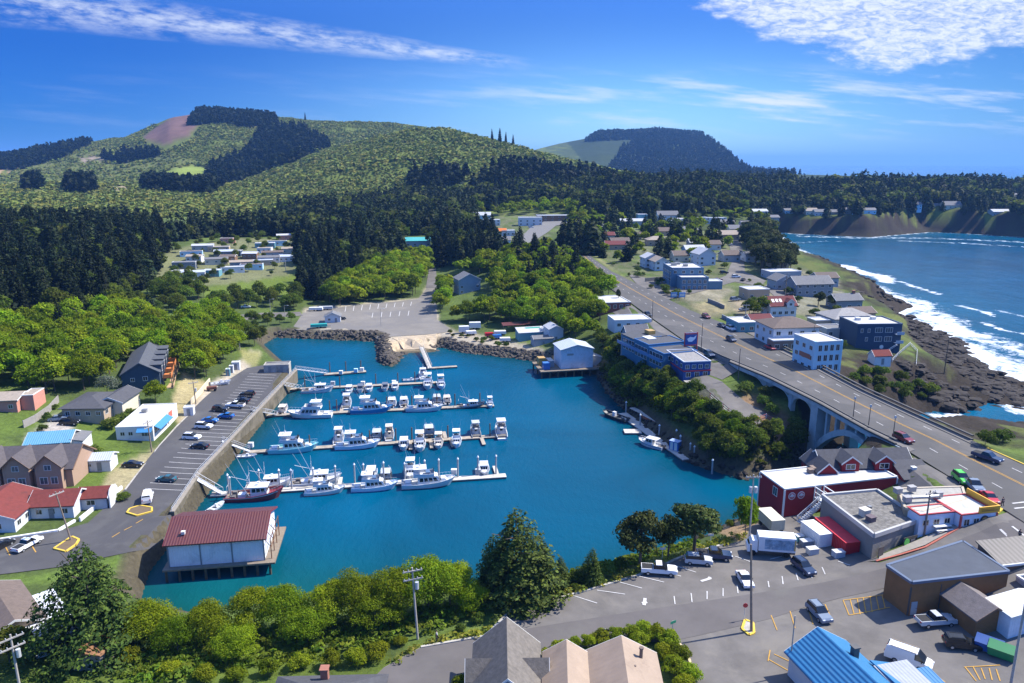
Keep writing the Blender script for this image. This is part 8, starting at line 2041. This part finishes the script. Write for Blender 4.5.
species('cypress', 'cypress_tree', t_conifer, (.022, .9, 8), NEEDLE, 1, n=17000, size=.0115, rad=.52, ex=.7, base=(.034, .058, .013), tip=(.072, .105, .018), low=.05)
species('alder', 'alder_tree', t_broad, (.018, .62, 6), LEAF, 4, n=3000, size=.030)
species('alder_near', 'alder_tree', t_broad, (.018, .62, 9), LEAF, 5, n=15000, size=.0125, nc=44, w=.52)
species('mixed', 'broadleaf_tree', t_broad, (.018, .6, 6), LEAF, 4, n=2400, size=.032, base=(.115, .155, .020), dark=(.065, .092, .016))
species('pine', 'shore_pine', t_broad, (.03, .8, 8), NEEDLE, 3, n=4200, size=.024, base=(.066, .080, .020), dark=(.036, .050, .016), nc=24, w=.40, low=.14)
species('willow', 'pale_tree', t_broad, (.02, .6, 5), LEAF, 1, n=3500, size=.026, base=(.22, .25, .19), dark=(.14, .17, .13), w=.6)
species('shrub', 'shrub', t_broad, (.02, .3, 4), LEAF, 4, n=1500, size=.055, nc=14, w=.62, low=.0, base=(.12, .165, .026), dark=(.065, .095, .020))
species('hedge', 'hedge_shrub', t_broad, (.02, .3, 4), LEAF, 3, n=4200, size=.038, nc=24, w=.66, low=-.05, base=(.22, .27, .014), dark=(.16, .20, .014))
_tn = [0]
def tree(sp, x, y, h, label, group=None, z=None, wx=1.0):
    tname, pr = SP[sp]; i = _tn[0]; _tn[0] += 1; cr, tk = pr[i % len(pr)]
    z = hz(x, y) if z is None else z
    e = empty(tname, (x, y, z - .1), (i * 2.399) % 6.283, label, {'shrub': 'shrub', 'hedge': 'shrub'}.get(sp, 'tree'), group)
    w = h * wx * (.88 + .24 * ((i * 37) % 100) / 100); e.scale = (w, w, h)
    link('crown', cr, None, e); link('trunk', tk, None, e); return e
# ground the trees must leave free: buildings and paved places
FOOT = []
bpy.context.view_layer.update()
for o in list(col.objects):
    if o.type == 'EMPTY' and o.parent is None:
        wl = [c for c in o.children if c.type == 'MESH' and 'wall' in c.name]
        if wl:
            vs = np.array([v.co[:] for c in wl for v in c.data.vertices]); FOOT.append((np.array(o.matrix_world.inverted()), vs[:, :2].min(0) - 1.2, vs[:, :2].max(0) + 1.2))
def free(X, Y, pad=0):
    ok = np.ones(X.shape, bool)
    for Mi, lo, hi in FOOT:
        lx = Mi[0, 0] * X + Mi[0, 1] * Y + Mi[0, 3]; ly = Mi[1, 0] * X + Mi[1, 1] * Y + Mi[1, 3]
        ok &= ~((lx > lo[0] - pad) & (lx < hi[0] + pad) & (ly > lo[1] - pad) & (ly < hi[1] + pad))
    for seg in (HWY_A, HWY_B):
        for (x0, y0, z0, h0), (x1, y1, z1, h1) in zip(seg[:-1], seg[1:]):
            ex, ey = x1 - x0, y1 - y0; t_ = np.clip(((X - x0) * ex + (Y - y0) * ey) / (ex * ex + ey * ey), 0, 1)
            ok &= np.hypot(X - x0 - t_ * ex, Y - y0 - t_ * ey) > h0 + t_ * (h1 - h0) + 1.5
    return ok
CLEAR = [[(300,314),(370,304),(420,300),(426,268),(437,268),(438,320),(452,332),(380,338),(300,332)], [(213,313),(262,312),(300,311),(300,319),(213,320)], [(640,286),(700,290),(735,282),(766,281),(742,245),(735,230),(726,232),(730,262),(724,276),(690,286)],
         [(716,318),(772,348),(806,352),(776,330),(790,300),(772,284),(760,288),(776,298),(760,318)], [(700,370),(722,380),(745,400),(790,428),(788,434),(745,426),(712,400),(690,384)], [(505,250),(520,238),(530,228),(548,220),(572,218),(572,226),(556,228),(534,244),(522,250)], [(606,300),(650,322),(715,362),(740,370),(722,382),(690,366),(640,334)],
         [(165,282),(165,246),(200,238),(296,236),(298,270),(240,284)], [(206,302),(206,288),(285,275),(300,262),(304,276),(292,294),(250,300)], [(636,408),(690,428),(710,470),(676,460),(622,418)], [(402,264),(402,236),(432,236),(432,262)], [(450,318),(450,276),(492,276),(492,312)]]
CLEAR += [[(h_[0] + 1, h_[1] - 5), (h_[0] + h_[2] * .9, h_[1] - 5), (h_[0] + h_[2] * .9, h_[1] + 12), (h_[0] + 1, h_[1] + 12)] for h_ in HT if 'headland' in h_[12]]
def zone(poly, s, seed, ymin=50, ymax=1e9, jit=.42, pad=0, clear=True):
    """jittered grid of tree feet inside an area, given by its outline in the photo"""
    rs = np.random.RandomState(seed); q = [G(a, b) for a, b in poly]; xs = [p[0] for p in q]; ys = [p[1] for p in q]
    x0, x1, y0, y1 = min(xs) - 60, max(xs) + 60, max(ymin, min(ys) - 120), min(ymax, max(ys) * 1.5 + 100, 5200)
    gx, gy = np.meshgrid(np.arange(x0, x1, s), np.arange(y0, y1, s)); gx = gx.ravel() + rs.uniform(-jit, jit, gx.size) * s; gy = gy.ravel() + rs.uniform(-jit, jit, gy.size) * s
    z = hq(gx, gy); px, py = project(gx, gy, z)
    k = inpoly(px, py, poly) & (dq(gx, gy) > .8) & (z > .4); gx, gy, z, px, py = [a[k] for a in (gx, gy, z, px, py)]
    if clear and len(gx):
        k = free(gx, gy, pad)
        for c in CLEAR: k &= ~inpoly(px, py, c)
        gx, gy, z = gx[k], gy[k], z[k]
    return gx, gy, z, rs
def scatter(name, T, m, gx, gy, z, hts, wid, rs, label, cat, shade=.3):
    """a mass of trees too many to count, as one mesh"""
    if len(gx) == 0: return
    n = len(gx); a = rs.uniform(0, 6.28, n); k = rs.randint(0, len(T), n); Vs, Cs = [], []
    for j in range(len(T)):
        i = np.nonzero(k == j)[0]
        if len(i) == 0: continue
        v, c = T[j]; v = v.reshape(-1, 3); ca_, sa = np.cos(a[i])[:, None], np.sin(a[i])[:, None]; w = (hts[i] * wid * rs.uniform(.8, 1.25, len(i)))[:, None]
        Vs.append(np.stack([(v[None, :, 0] * ca_ - v[None, :, 1] * sa) * w + gx[i][:, None], (v[None, :, 0] * sa + v[None, :, 1] * ca_) * w + gy[i][:, None], v[None, :, 2] * hts[i][:, None] + z[i][:, None] - .1], -1).reshape(-1, 3))
        sh = rs.uniform(1 - shade, 1 + shade, (len(i), 1, 1)) * np.stack([rs.uniform(.85, 1.2, len(i)), np.ones(len(i)), np.ones(len(i))], -1)[:, None, :]
        Cs.append((np.repeat(c, 4, 0)[None] * sh).reshape(-1, 3))
    V = np.concatenate(Vs); Cc = np.concatenate(Cs); me = np_mesh(name, V, np.arange(len(V)).reshape(-1, 4), Cc); me.materials.append(m)
    return tag(link(name, me), label, cat, None, 'stuff')
T_mid = [t_conifer(60 + i, 330, .055, rad=.25 + .03 * i, base=(.016, .028, .011), tip=(.030, .045, .015), ex=.7) for i in range(3)]; T_lo = [t_conifer(80 + i, 70, .12, rad=.24) for i in range(3)]
T_young = [t_conifer(90 + i, 15, .40, base=(.085, .110, .024), tip=(.125, .15, .030), rad=.75) for i in range(3)]
T_bmid = [t_broad(70 + i, 420, .085, nc=14, w=.5) for i in range(3)]
ALLT = []      # (species, x, y, z, h, label, group) of every tree that could stand as an object
def add_zone(poly, s, sp, h0, h1, label, group, seed, **kw):
    gx, gy, z, rs = zone(poly, s, seed, **kw); hh = rs.uniform(h0, h1, len(gx))
    for i in range(len(gx)): ALLT.append((sp, gx[i], gy[i], z[i], hh[i], label, group))
# left: the tall dark stand, the bright alders in front of it
add_zone([(-280,332),(-280,238),(0,234),(70,236),(110,226),(165,236),(165,252),(146,292),(120,310),(60,320),(0,328)], 7.5, 'spruce', 13, 23, 'tall dark spruce in the stand left of the trailer park', 'dark stand at the left', 21)
add_zone([(165,246),(172,240),(240,232),(300,228),(310,240),(300,236),(240,238),(172,250)], 8, 'spruce', 14, 22, 'dark spruce behind the trailer park', 'spruces behind the trailer park', 22)
add_zone([(296,296),(296,234),(400,218),(470,212),(480,225),(440,240),(436,262),(400,258),(350,280),(330,300),(310,304)], 8, 'spruce', 12, 21, 'dark spruce in the wood above the ramp lot', 'spruces above the ramp lot', 23)
add_zone([(318,304),(345,286),(390,262),(425,262),(427,296),(368,303),(330,308)], 6.5, 'alder', 8, 13, 'bright alder behind the ramp lot', 'alders behind the ramp lot', 24)
add_zone([(-240,400),(-240,340),(0,334),(60,324),(130,322),(200,320),(236,332),(241,350),(222,372),(196,382),(184,372),(165,362),(128,382),(110,396),(60,398),(40,402),(0,396)], 6.2, 'alder', 7, 12.5, 'bright alder in the grove above the quay', 'alders above the quay', 25, pad=2)
add_zone([(50,345),(70,318),(130,310),(165,322),(120,345)], 13, 'spruce', 10, 15, 'brownish spruce among the bright alders at the left', 'spruces among the alders', 26)
add_zone([(60,320),(120,308),(150,292),(206,300),(300,298),(298,312),(240,311),(200,314),(130,322)], 7, 'mixed', 6, 10, 'mid green tree between the meadow and the alders', 'trees below the meadow', 27)
add_zone([(150,300),(170,283),(210,280),(210,300)], 8, 'mixed', 6, 9, 'mid green tree between the meadow and the alders', 'trees below the meadow', 47)
add_zone([(242,348),(244,322),(296,320),(292,330),(268,336),(262,346)], 6.5, 'mixed', 4, 7.5, 'rounded green tree on the slope behind the quay end', 'trees behind the quay end', 28)
# the long green bank between the boatyard and the highway, and the bluff
add_zone([(440,316),(438,296),(462,272),(500,256),(545,252),(572,264),(592,284),(612,302),(606,318),(596,345),(576,342),(548,334),(500,322),(458,324)], 6.6, 'alder', 6, 11, 'bright alder on the bank between the boatyard and the highway', 'alders beside the highway', 29)
add_zone([(520,285),(556,262),(582,276),(575,292),(540,300)], 11, 'spruce', 12, 17, 'dark spruce rising from the bright bank left of the highway', 'spruces beside the highway', 30)
add_zone([(592,366),(600,338),(622,348),(664,378),(696,400),(740,428),(776,440),(798,450),(770,468),(742,474),(694,458),(658,436),(626,408),(606,386)], 3.5, 'mixed', 3.8, 7.2, 'green tree on the bluff below the blue restaurant', 'trees on the bluff', 31)
add_zone([(602,372),(612,350),(660,384),(715,418),(752,440),(720,452),(670,430),(625,398)], 4.6, 'alder', 4.0, 6.2, 'yellow green tree on the bluff', 'yellow green trees on the bluff', 32)
add_zone([(436,268),(442,236),(492,238),(496,258),(470,270)], 8.5, 'spruce', 14, 22, 'big dark spruce in the clump left of the town centre', 'spruces left of the town centre', 33)
add_zone([(590,258),(598,222),(700,214),(770,214),(776,232),(742,242),(700,262),(640,262),(606,264)], 19, 'spruce', 9, 16, 'dark conifer standing between the upper town houses', 'conifers of the upper town', 34, pad=2)
add_zone([(590,258),(598,222),(700,214),(770,214),(776,232),(742,242),(700,262),(640,262),(606,264)], 22, 'alder', 6, 10, 'bright round tree between the upper town houses', 'round trees of the upper town', 35, pad=2)
add_zone([(470,214),(560,206),(600,222),(596,240),(575,236),(560,214),(500,216)], 12, 'alder', 7, 12, 'bright tree behind the long strip of shops', 'trees behind the shops', 36, pad=1)
add_zone([(736,268),(740,240),(764,238),(780,256),(800,270),(790,276),(764,274)], 7, 'pine', 9, 17, 'broad dark pine on the point above the cove', 'pines above the cove', 37, pad=0)
add_zone([(168,280),(172,248),(240,236),(298,240),(296,272),(240,284)], 14, 'mixed', 3, 6, 'small tree among the mobile homes', 'trees in the trailer park', 48, clear=False)
add_zone([(606,262),(640,250),(760,246),(800,268),(850,300),(890,344),(850,350),(800,340),(770,312),(690,296),(640,284)], 15, 'shrub', 1.6, 3.6, 'dark shrub between the town houses', 'shrubs of the town', 49, pad=.5)
add_zone([(50,330),(-40,330),(-60,250),(20,236),(110,240),(150,270),(120,312)], 17, 'mixed', 9, 15, 'green broadleaf tree breaking the dark stand at the left', 'broadleaf trees in the dark stand', 52)
add_zone([(484,262),(490,246),(514,244),(545,258),(572,262),(560,246),(590,240),(600,262),(590,276),(545,272)], 10, 'spruce', 9, 18, 'dark conifer along the curving upper road', 'conifers of the upper road', 53)
add_zone([(732,324),(738,312),(760,310),(766,320),(748,328)], 6, 'mixed', 5, 8, 'green tree beside the teal fronted shop', 'trees by the teal shop', 38)
add_zone([(838,378),(880,372),(920,386),(946,396),(925,408),(880,402),(846,388)], 4.2, 'shrub', 2.2, 4.0, 'brown green shrub on the slope above the rocks', 'shrubs above the rocks', 39)
add_zone([(640,286),(662,282),(668,292),(690,296),(668,302),(640,290)], 5, 'shrub', 2, 4, 'shrub in the border below the blue hotel', 'shrubs below the hotel', 40)
add_zone([(776,392),(800,402),(822,420),(806,448),(780,440),(764,420),(740,392)], 5.5, 'shrub', 2, 4, 'shrub under the bridge approach', 'shrubs under the bridge', 41)
add_zone([(255,350),(262,338),(274,334),(300,331),(376,335),(376,338),(274,338)], 4.5, 'shrub', 1.2, 2.2, 'low shrub on top of the boulder wall', 'shrubs on the boulder wall', 42)
add_zone([(438,336),(450,333),(500,341),(530,350),(500,349),(460,345)], 5.0, 'shrub', 1.2, 2.4, 'low shrub above the rocky beach', 'shrubs above the beach', 43)
add_zone([(20,440),(56,404),(60,420),(40,440)], 6, 'shrub', 1.5, 3, 'shrub in the yard of the ranch house', 'shrubs of the ranch house', 44)
# the wide dark forest: nearest as trees, the rest as one mass
far_polys = [[(400,216),(430,200),(520,190),(600,184),(700,182),(770,184),(800,188),(800,208),(770,214),(690,214),(640,216),(590,222),(560,206),(470,212)], [(765,212),(790,188),(1260,184),(1260,236),(1024,222),(960,217),(900,216),(860,219),(800,219),(772,222)], [(250,228),(300,212),(400,200),(430,200),(400,218),(300,232)], [(556,250),(570,238),(590,240),(600,256),(592,262)]]
mass = []
for i, pl in enumerate(far_polys):
    gx, gy, z, rs = zone(pl, 8.5, 50 + i, ymax=1750); hh = rs.uniform(9, 23, len(gx)) * (1 + .18 * np.sin(gx / 23.0) * np.sin(gy / 31.0)); mass.append((gx, gy, z, hh))
FX, FY, FZ, FH = [np.concatenate([m_[k] for m_ in mass]) for k in range(4)]
lim = {}
for sp in ('spruce', 'alder', 'mixed', 'pine', 'shrub'): lim[sp] = 290 if sp != 'spruce' else 285
bysp = {}
for t_ in ALLT: bysp.setdefault(t_[0], []).append(t_)
print('TREES', {k: len(v) for k, v in bysp.items()}, 'forest', len(FX))
for sp, lst in bysp.items():
    lst.sort(key=lambda q: -(q[4] / math.hypot(q[1], q[2])) * (1 if abs(project(q[1], q[2], q[3])[0] - 512) < 530 else 1e-3))
    for (s_, x, y, z, h, lab, grp) in lst[:lim[sp]]: tree(sp, x, y, h, lab, grp, z)
    rest = lst[lim[sp]:]
    if rest:
        a = np.array([q[1:5] for q in rest]); rs = np.random.RandomState(5)
        if sp == 'spruce': FX, FY, FZ, FH = np.r_[FX, a[:, 0]], np.r_[FY, a[:, 1]], np.r_[FZ, a[:, 2]], np.r_[FH, a[:, 3]]
        else: scatter({'alder': 'alder_thicket', 'mixed': 'broadleaf_thicket', 'shrub': 'shrub_cover', 'pine': 'pine_wood'}[sp], T_bmid, LEAF, a[:, 0], a[:, 1], a[:, 2], a[:, 3], 1.05, rs, 'leafy thicket behind the nearer trees of its kind', 'thicket')
rs = np.random.RandomState(9)
bl = (fnoise(FX, FY, 60, 2, 3) + rs.normal(0, .45, len(FX))) > .62
scatter('broadleaf_forest', [t_broad(170 + i, 260, .10, nc=12, w=.52, base=(.070, .100, .020), dark=(.040, .062, .016)) for i in range(3)], LEAF, FX[bl], FY[bl], FZ[bl], FH[bl] * .72, 1.15, rs, 'green broadleaf trees mixed through the dark forest', 'forest', .3)
FX, FY, FZ, FH = [q[~bl] for q in (FX, FY, FZ, FH)]
scatter('conifer_forest', T_mid, NEEDLE, FX, FY, FZ, FH, 1.1, rs, 'dark conifer forest across the foot of the hills and the headland', 'forest', .28)
# the hills: dark plantations, a far forest, and young trees over everything else
dark_polys = [[(186,126),(198,113),(215,110),(240,112),(276,120),(270,130),(240,127),(212,124)], [(203,190),(208,172),(246,152),(262,128),(300,128),(334,146),(300,160),(262,174),(224,188)], [(-260,176),(-260,158),(0,154),(60,145),(92,144),(64,158),(20,170)], [(60,194),(70,184),(96,184),(96,194)], [(22,190),(28,180),(42,182),(40,190)], [(140,190),(150,182),(215,186),(215,194)],
              [(405,190),(412,175),(440,170),(468,176),(462,190)], [(470,188),(500,166),(530,168),(600,176),(620,186),(520,192)], [(100,158),(150,150),(165,156),(120,164)], [(-60,232),(0,226),(20,230),(-40,240)]]
DX, DY, DZ, DH = [np.zeros(0)] * 4
for i, pl in enumerate(dark_polys):
    gx, gy, z, rs = zone(pl, 11, 70 + i, ymin=640, ymax=2600, clear=False); hh = rs.uniform(13, 22, len(gx)); DX, DY, DZ, DH = np.r_[DX, gx], np.r_[DY, gy], np.r_[DZ, z], np.r_[DH, hh]
gx, gy, z, rs = zone([(622,148),(650,134),(720,136),(840,170),(840,180),(600,182)], 16, 90, ymin=2200, ymax=4600, clear=False); DX, DY, DZ, DH = np.r_[DX, gx], np.r_[DY, gy], np.r_[DZ, z], np.r_[DH, rs.uniform(13, 22, len(gx))]
gx, gy, z, rs = zone([(585,142),(600,134),(655,130),(730,138),(650,139)], 16, 91, ymin=2600, ymax=4600, clear=False); DX, DY, DZ, DH = np.r_[DX, gx], np.r_[DY, gy], np.r_[DZ, z], np.r_[DH, rs.uniform(18, 30, len(gx))]
scatter('hill_forest', T_lo, NEEDLE, DX, DY, DZ, DH, 1.15, np.random.RandomState(4), 'dark plantations and far forest on the hills', 'forest', .25)
gx, gy, z, rs = zone([(-260,238),(-260,150),(0,150),(120,132),(230,112),(330,122),(440,124),(520,144),(600,165),(680,180),(600,188),(440,200),(300,214),(160,218),(60,232)], 5.4, 95, ymin=600, ymax=2300, clear=False)
px, py = project(gx, gy, z); k = rs.uniform(0, 1, len(gx)) < .93
for pl in ([(140,138),(158,126),(178,112),(200,108),(208,118),(190,140),(165,152)], [(-5,166),(14,158),(26,158),(26,164),(12,172),(-5,175)], [(155,176),(175,168),(200,166),(222,176),(214,185),(165,184)], [(80,158),(95,156),(128,160),(128,163),(80,162)]): k &= ~inpoly(px, py, pl)
cut = inpoly(px, py, [(-50,152),(60,150),(130,145),(160,150),(210,165),(215,185),(120,192),(-50,196)]); k &= ~(cut & (rs.uniform(0, 1, len(gx)) < .62))
gx, gy, z = gx[k], gy[k], z[k]
scatter('young_plantation', T_young, NEEDLE, gx, gy, z, rs.uniform(2.0, 4.4, len(gx)) * (1 + .35 * fnoise(gx, gy, 90, 2, 2)), 1.2, rs, 'young planted conifers covering the hillsides', 'plantation', .22)
print('HILL', len(DX), len(gx), 'mass', len(FX))
# single skyline trees
for px, py, h, lb in ((308,121,22,'lone tree standing on the bare skyline above the dark plantation'),(492,146,20,'leftmost of the thin skyline trees near the middle of the hill'),(500,146,26,'tallest of the thin skyline trees near the middle of the hill'),(506,147,22,'third of the thin skyline trees near the middle of the hill'),(513,149,19,'rightmost of the thin skyline trees near the middle of the hill')):
    d = ray(px, 60); u = (px - 512) / FOC; ys = np.linspace(1000, 2600, 300); xs = u * ys * CTH; zz_ = hq(xs, ys); q_, r_ = project(xs, ys, zz_); j = int(np.argmin(r_)); tree('spruce', xs[j], ys[j], h, lb, None, zz_[j], .55)
# ---- trees one can name
def at_px(sp, px, py, h, lab, group=None, wx=1.0):
    p = G(px, py); return tree(sp, p[0], p[1], h, lab, group, p[2], wx)
at_px('cypress', 97, 650, 17.0, 'huge dark cypress with feathery branches at the lower left', None, .95)
at_px('spruce_near', 516, 598, 15.5, 'tallest dark spruce on the near bank', None, 1.5); at_px('spruce_near', 493, 594, 10.5, 'left hand spruce of the dark group on the near bank'); at_px('spruce_near', 542, 592, 9.5, 'right hand spruce of the dark group on the near bank'); at_px('spruce_near', 560, 586, 5.5, 'low spruce at the right of the dark group on the near bank'); at_px('spruce_near', 592, 584, 6.5, 'small pointed spruce left of the shore pines')
at_px('pine', 640, 566, 10.5, 'leftmost brownish shore pine by the near parking lot', None, 1.05); at_px('pine', 668, 559, 8.6, 'slim middle shore pine by the near parking lot', None, .8); at_px('pine', 694, 552, 9.8, 'rightmost round headed shore pine by the near parking lot', None, 1.1)
at_px('alder', 745, 536, 7.6, 'thin yellow green tree behind the tall double armed pole', None, .75)
for px, py, h, wx in ((148,646,7.0,1.2),(178,654,5.6,1.3),(206,646,6.6,1.2),(236,660,5.0,1.3),(256,636,7.6,1.15),(284,630,7.0,1.2),(308,644,5.4,1.3),(326,628,7.2,1.15),(352,622,8.2,1.1),(376,630,5.6,1.3),(396,618,8.0,1.15),(428,612,8.6,1.2),(450,606,7.4,1.15),(470,612,5.0,1.2)):
    at_px('alder_near', px, py, h, 'bright leafy alder in the row along the near bank', 'alders of the near bank', wx)
for px, py, h in ((560,594,4.2),(578,590,4.5),(606,584,4.6),(620,578,4.0),(575,600,2.5),(600,592,2.5),(540,612,3),(478,632,3),(460,640,2.2),(656,562,2),(700,548,2.2),(715,542,3),(730,536,3)):
    at_px('shrub', px, py - 9, h * .55, 'mixed green shrub on the verge of the near parking lot', 'shrubs of the near verge')
for px, py, h in ((300,668,2.2),(330,668,2.6),(355,664,2.5),(378,658,2.4),(270,676,2.5),(235,682,2.2),(205,680,2.2),(130,664,2.6),(170,676,2.2),(400,645,1.4)):
    at_px('hedge', px, py, h, 'low bright shrub in front of the near bank alders', 'low shrubs of the near bank')
for px, py, h in ((547,660,1.8),(560,652,1.8),(574,648,1.8),(588,645,1.8),(602,642,2.0),(616,640,2.0),(630,638,2.2),(644,637,2.4),(656,640,2.4),(667,648,2.6),(664,660,2.6),(678,662,2.6),(674,676,2.6),(688,680,2.6),(684,692,2.4),(640,646,2.0),(462,690,2.2),(455,700,2.0)):
    at_px('hedge', px, py, h, 'rounded bright green hedge shrub beside the beige roofed house', 'hedge of the beige house')
at_px('willow', 108, 397, 6.5, 'pale silvery tree behind the ranch house'); at_px('alder', 156, 404, 7.0, 'bright round tree in front of the dark townhouses', None, 1.1); at_px('mixed', 10, 662, 5.0, 'dark round bush at the lower left edge', None, 1.3)
for px, py, h, lb in ((124,424,3.4,'dark shrub between the ranch house and the restaurant'),(132,418,3.0,'second dark shrub between the ranch house and the restaurant'),(112,428,3.2,'shrub at the lower end of the ranch house'),(97,455,2.6,'shrub on the lawn beside the white garage'),(30,462,2.5,'shrub behind the tan inn'),(122,500,2.0,'small shrub beside the motel office'),(818,306,6.5,'left of two dark pines in front of the slate house'),(832,308,6.0,'right of two dark pines in front of the slate house'),(985,446,3.5,'dark shrub right of the highway railing'),(1002,442,3.2,'second dark shrub right of the highway railing'),(744,392,3.2,'green bush beside the retaining wall of the bridge'),(618,302,6.0,'narrow dark tree at the head of the shop row')):
    at_px('pine' if 'pine' in lb or 'narrow' in lb else 'shrub', px, py, h, lb, None, .5 if 'narrow' in lb else 1.15)
# low plants and grass tufts on the near verge
rs = np.random.RandomState(31); T_g = [t_broad(140 + i, 26, .22, nc=5, w=.7, low=-.1, base=(.21, .24, .03), dark=(.24, .21, .05)) for i in range(3)]
gx, gy, z, rs = zone([(395,660),(430,640),(487,629),(512,606),(585,587),(640,570),(692,549),(742,534),(752,515),(775,500),(786,512),(742,541),(690,553),(640,575),(585,591),(511,611),(486,635),(420,647),(395,664)], .9, 96)
scatter('verge_grass', T_g, LEAF, gx, gy, z, rs.uniform(.35, 1.0, len(gx)), 1.2, rs, 'rough grass and weeds along the verge of the near lot', 'grass')
gx, gy, z, rs = zone([(120,660),(150,625),(300,625),(400,610),(480,598),(560,580),(640,560),(700,542),(690,548),(585,580),(505,602),(470,622),(400,640),(360,655),(120,690)], 1.5, 97)
scatter('bank_undergrowth', [t_broad(150 + i, 40, .2, nc=6, w=.7, low=-.1, base=(.14, .20, .02), dark=(.08, .12, .015)) for i in range(3)], LEAF, gx, gy, z, rs.uniform(.6, 1.5, len(gx)), 1.2, rs, 'undergrowth covering the near bank', 'undergrowth')
gx, gy, z, rs = zone([(590,372),(600,332),(625,348),(668,380),(700,402),(745,430),(800,446),(806,456),(772,472),(742,478),(690,462),(655,438),(622,408),(604,388)], 1.9, 98)
scatter('bluff_undergrowth', [t_broad(160 + i, 40, .2, nc=6, w=.7, low=-.1, base=(.11, .15, .022), dark=(.06, .09, .016)) for i in range(3)], LEAF, gx, gy, z, rs.uniform(.8, 2.4, len(gx)), 1.2, rs, 'undergrowth covering the bluff below the highway', 'undergrowth')
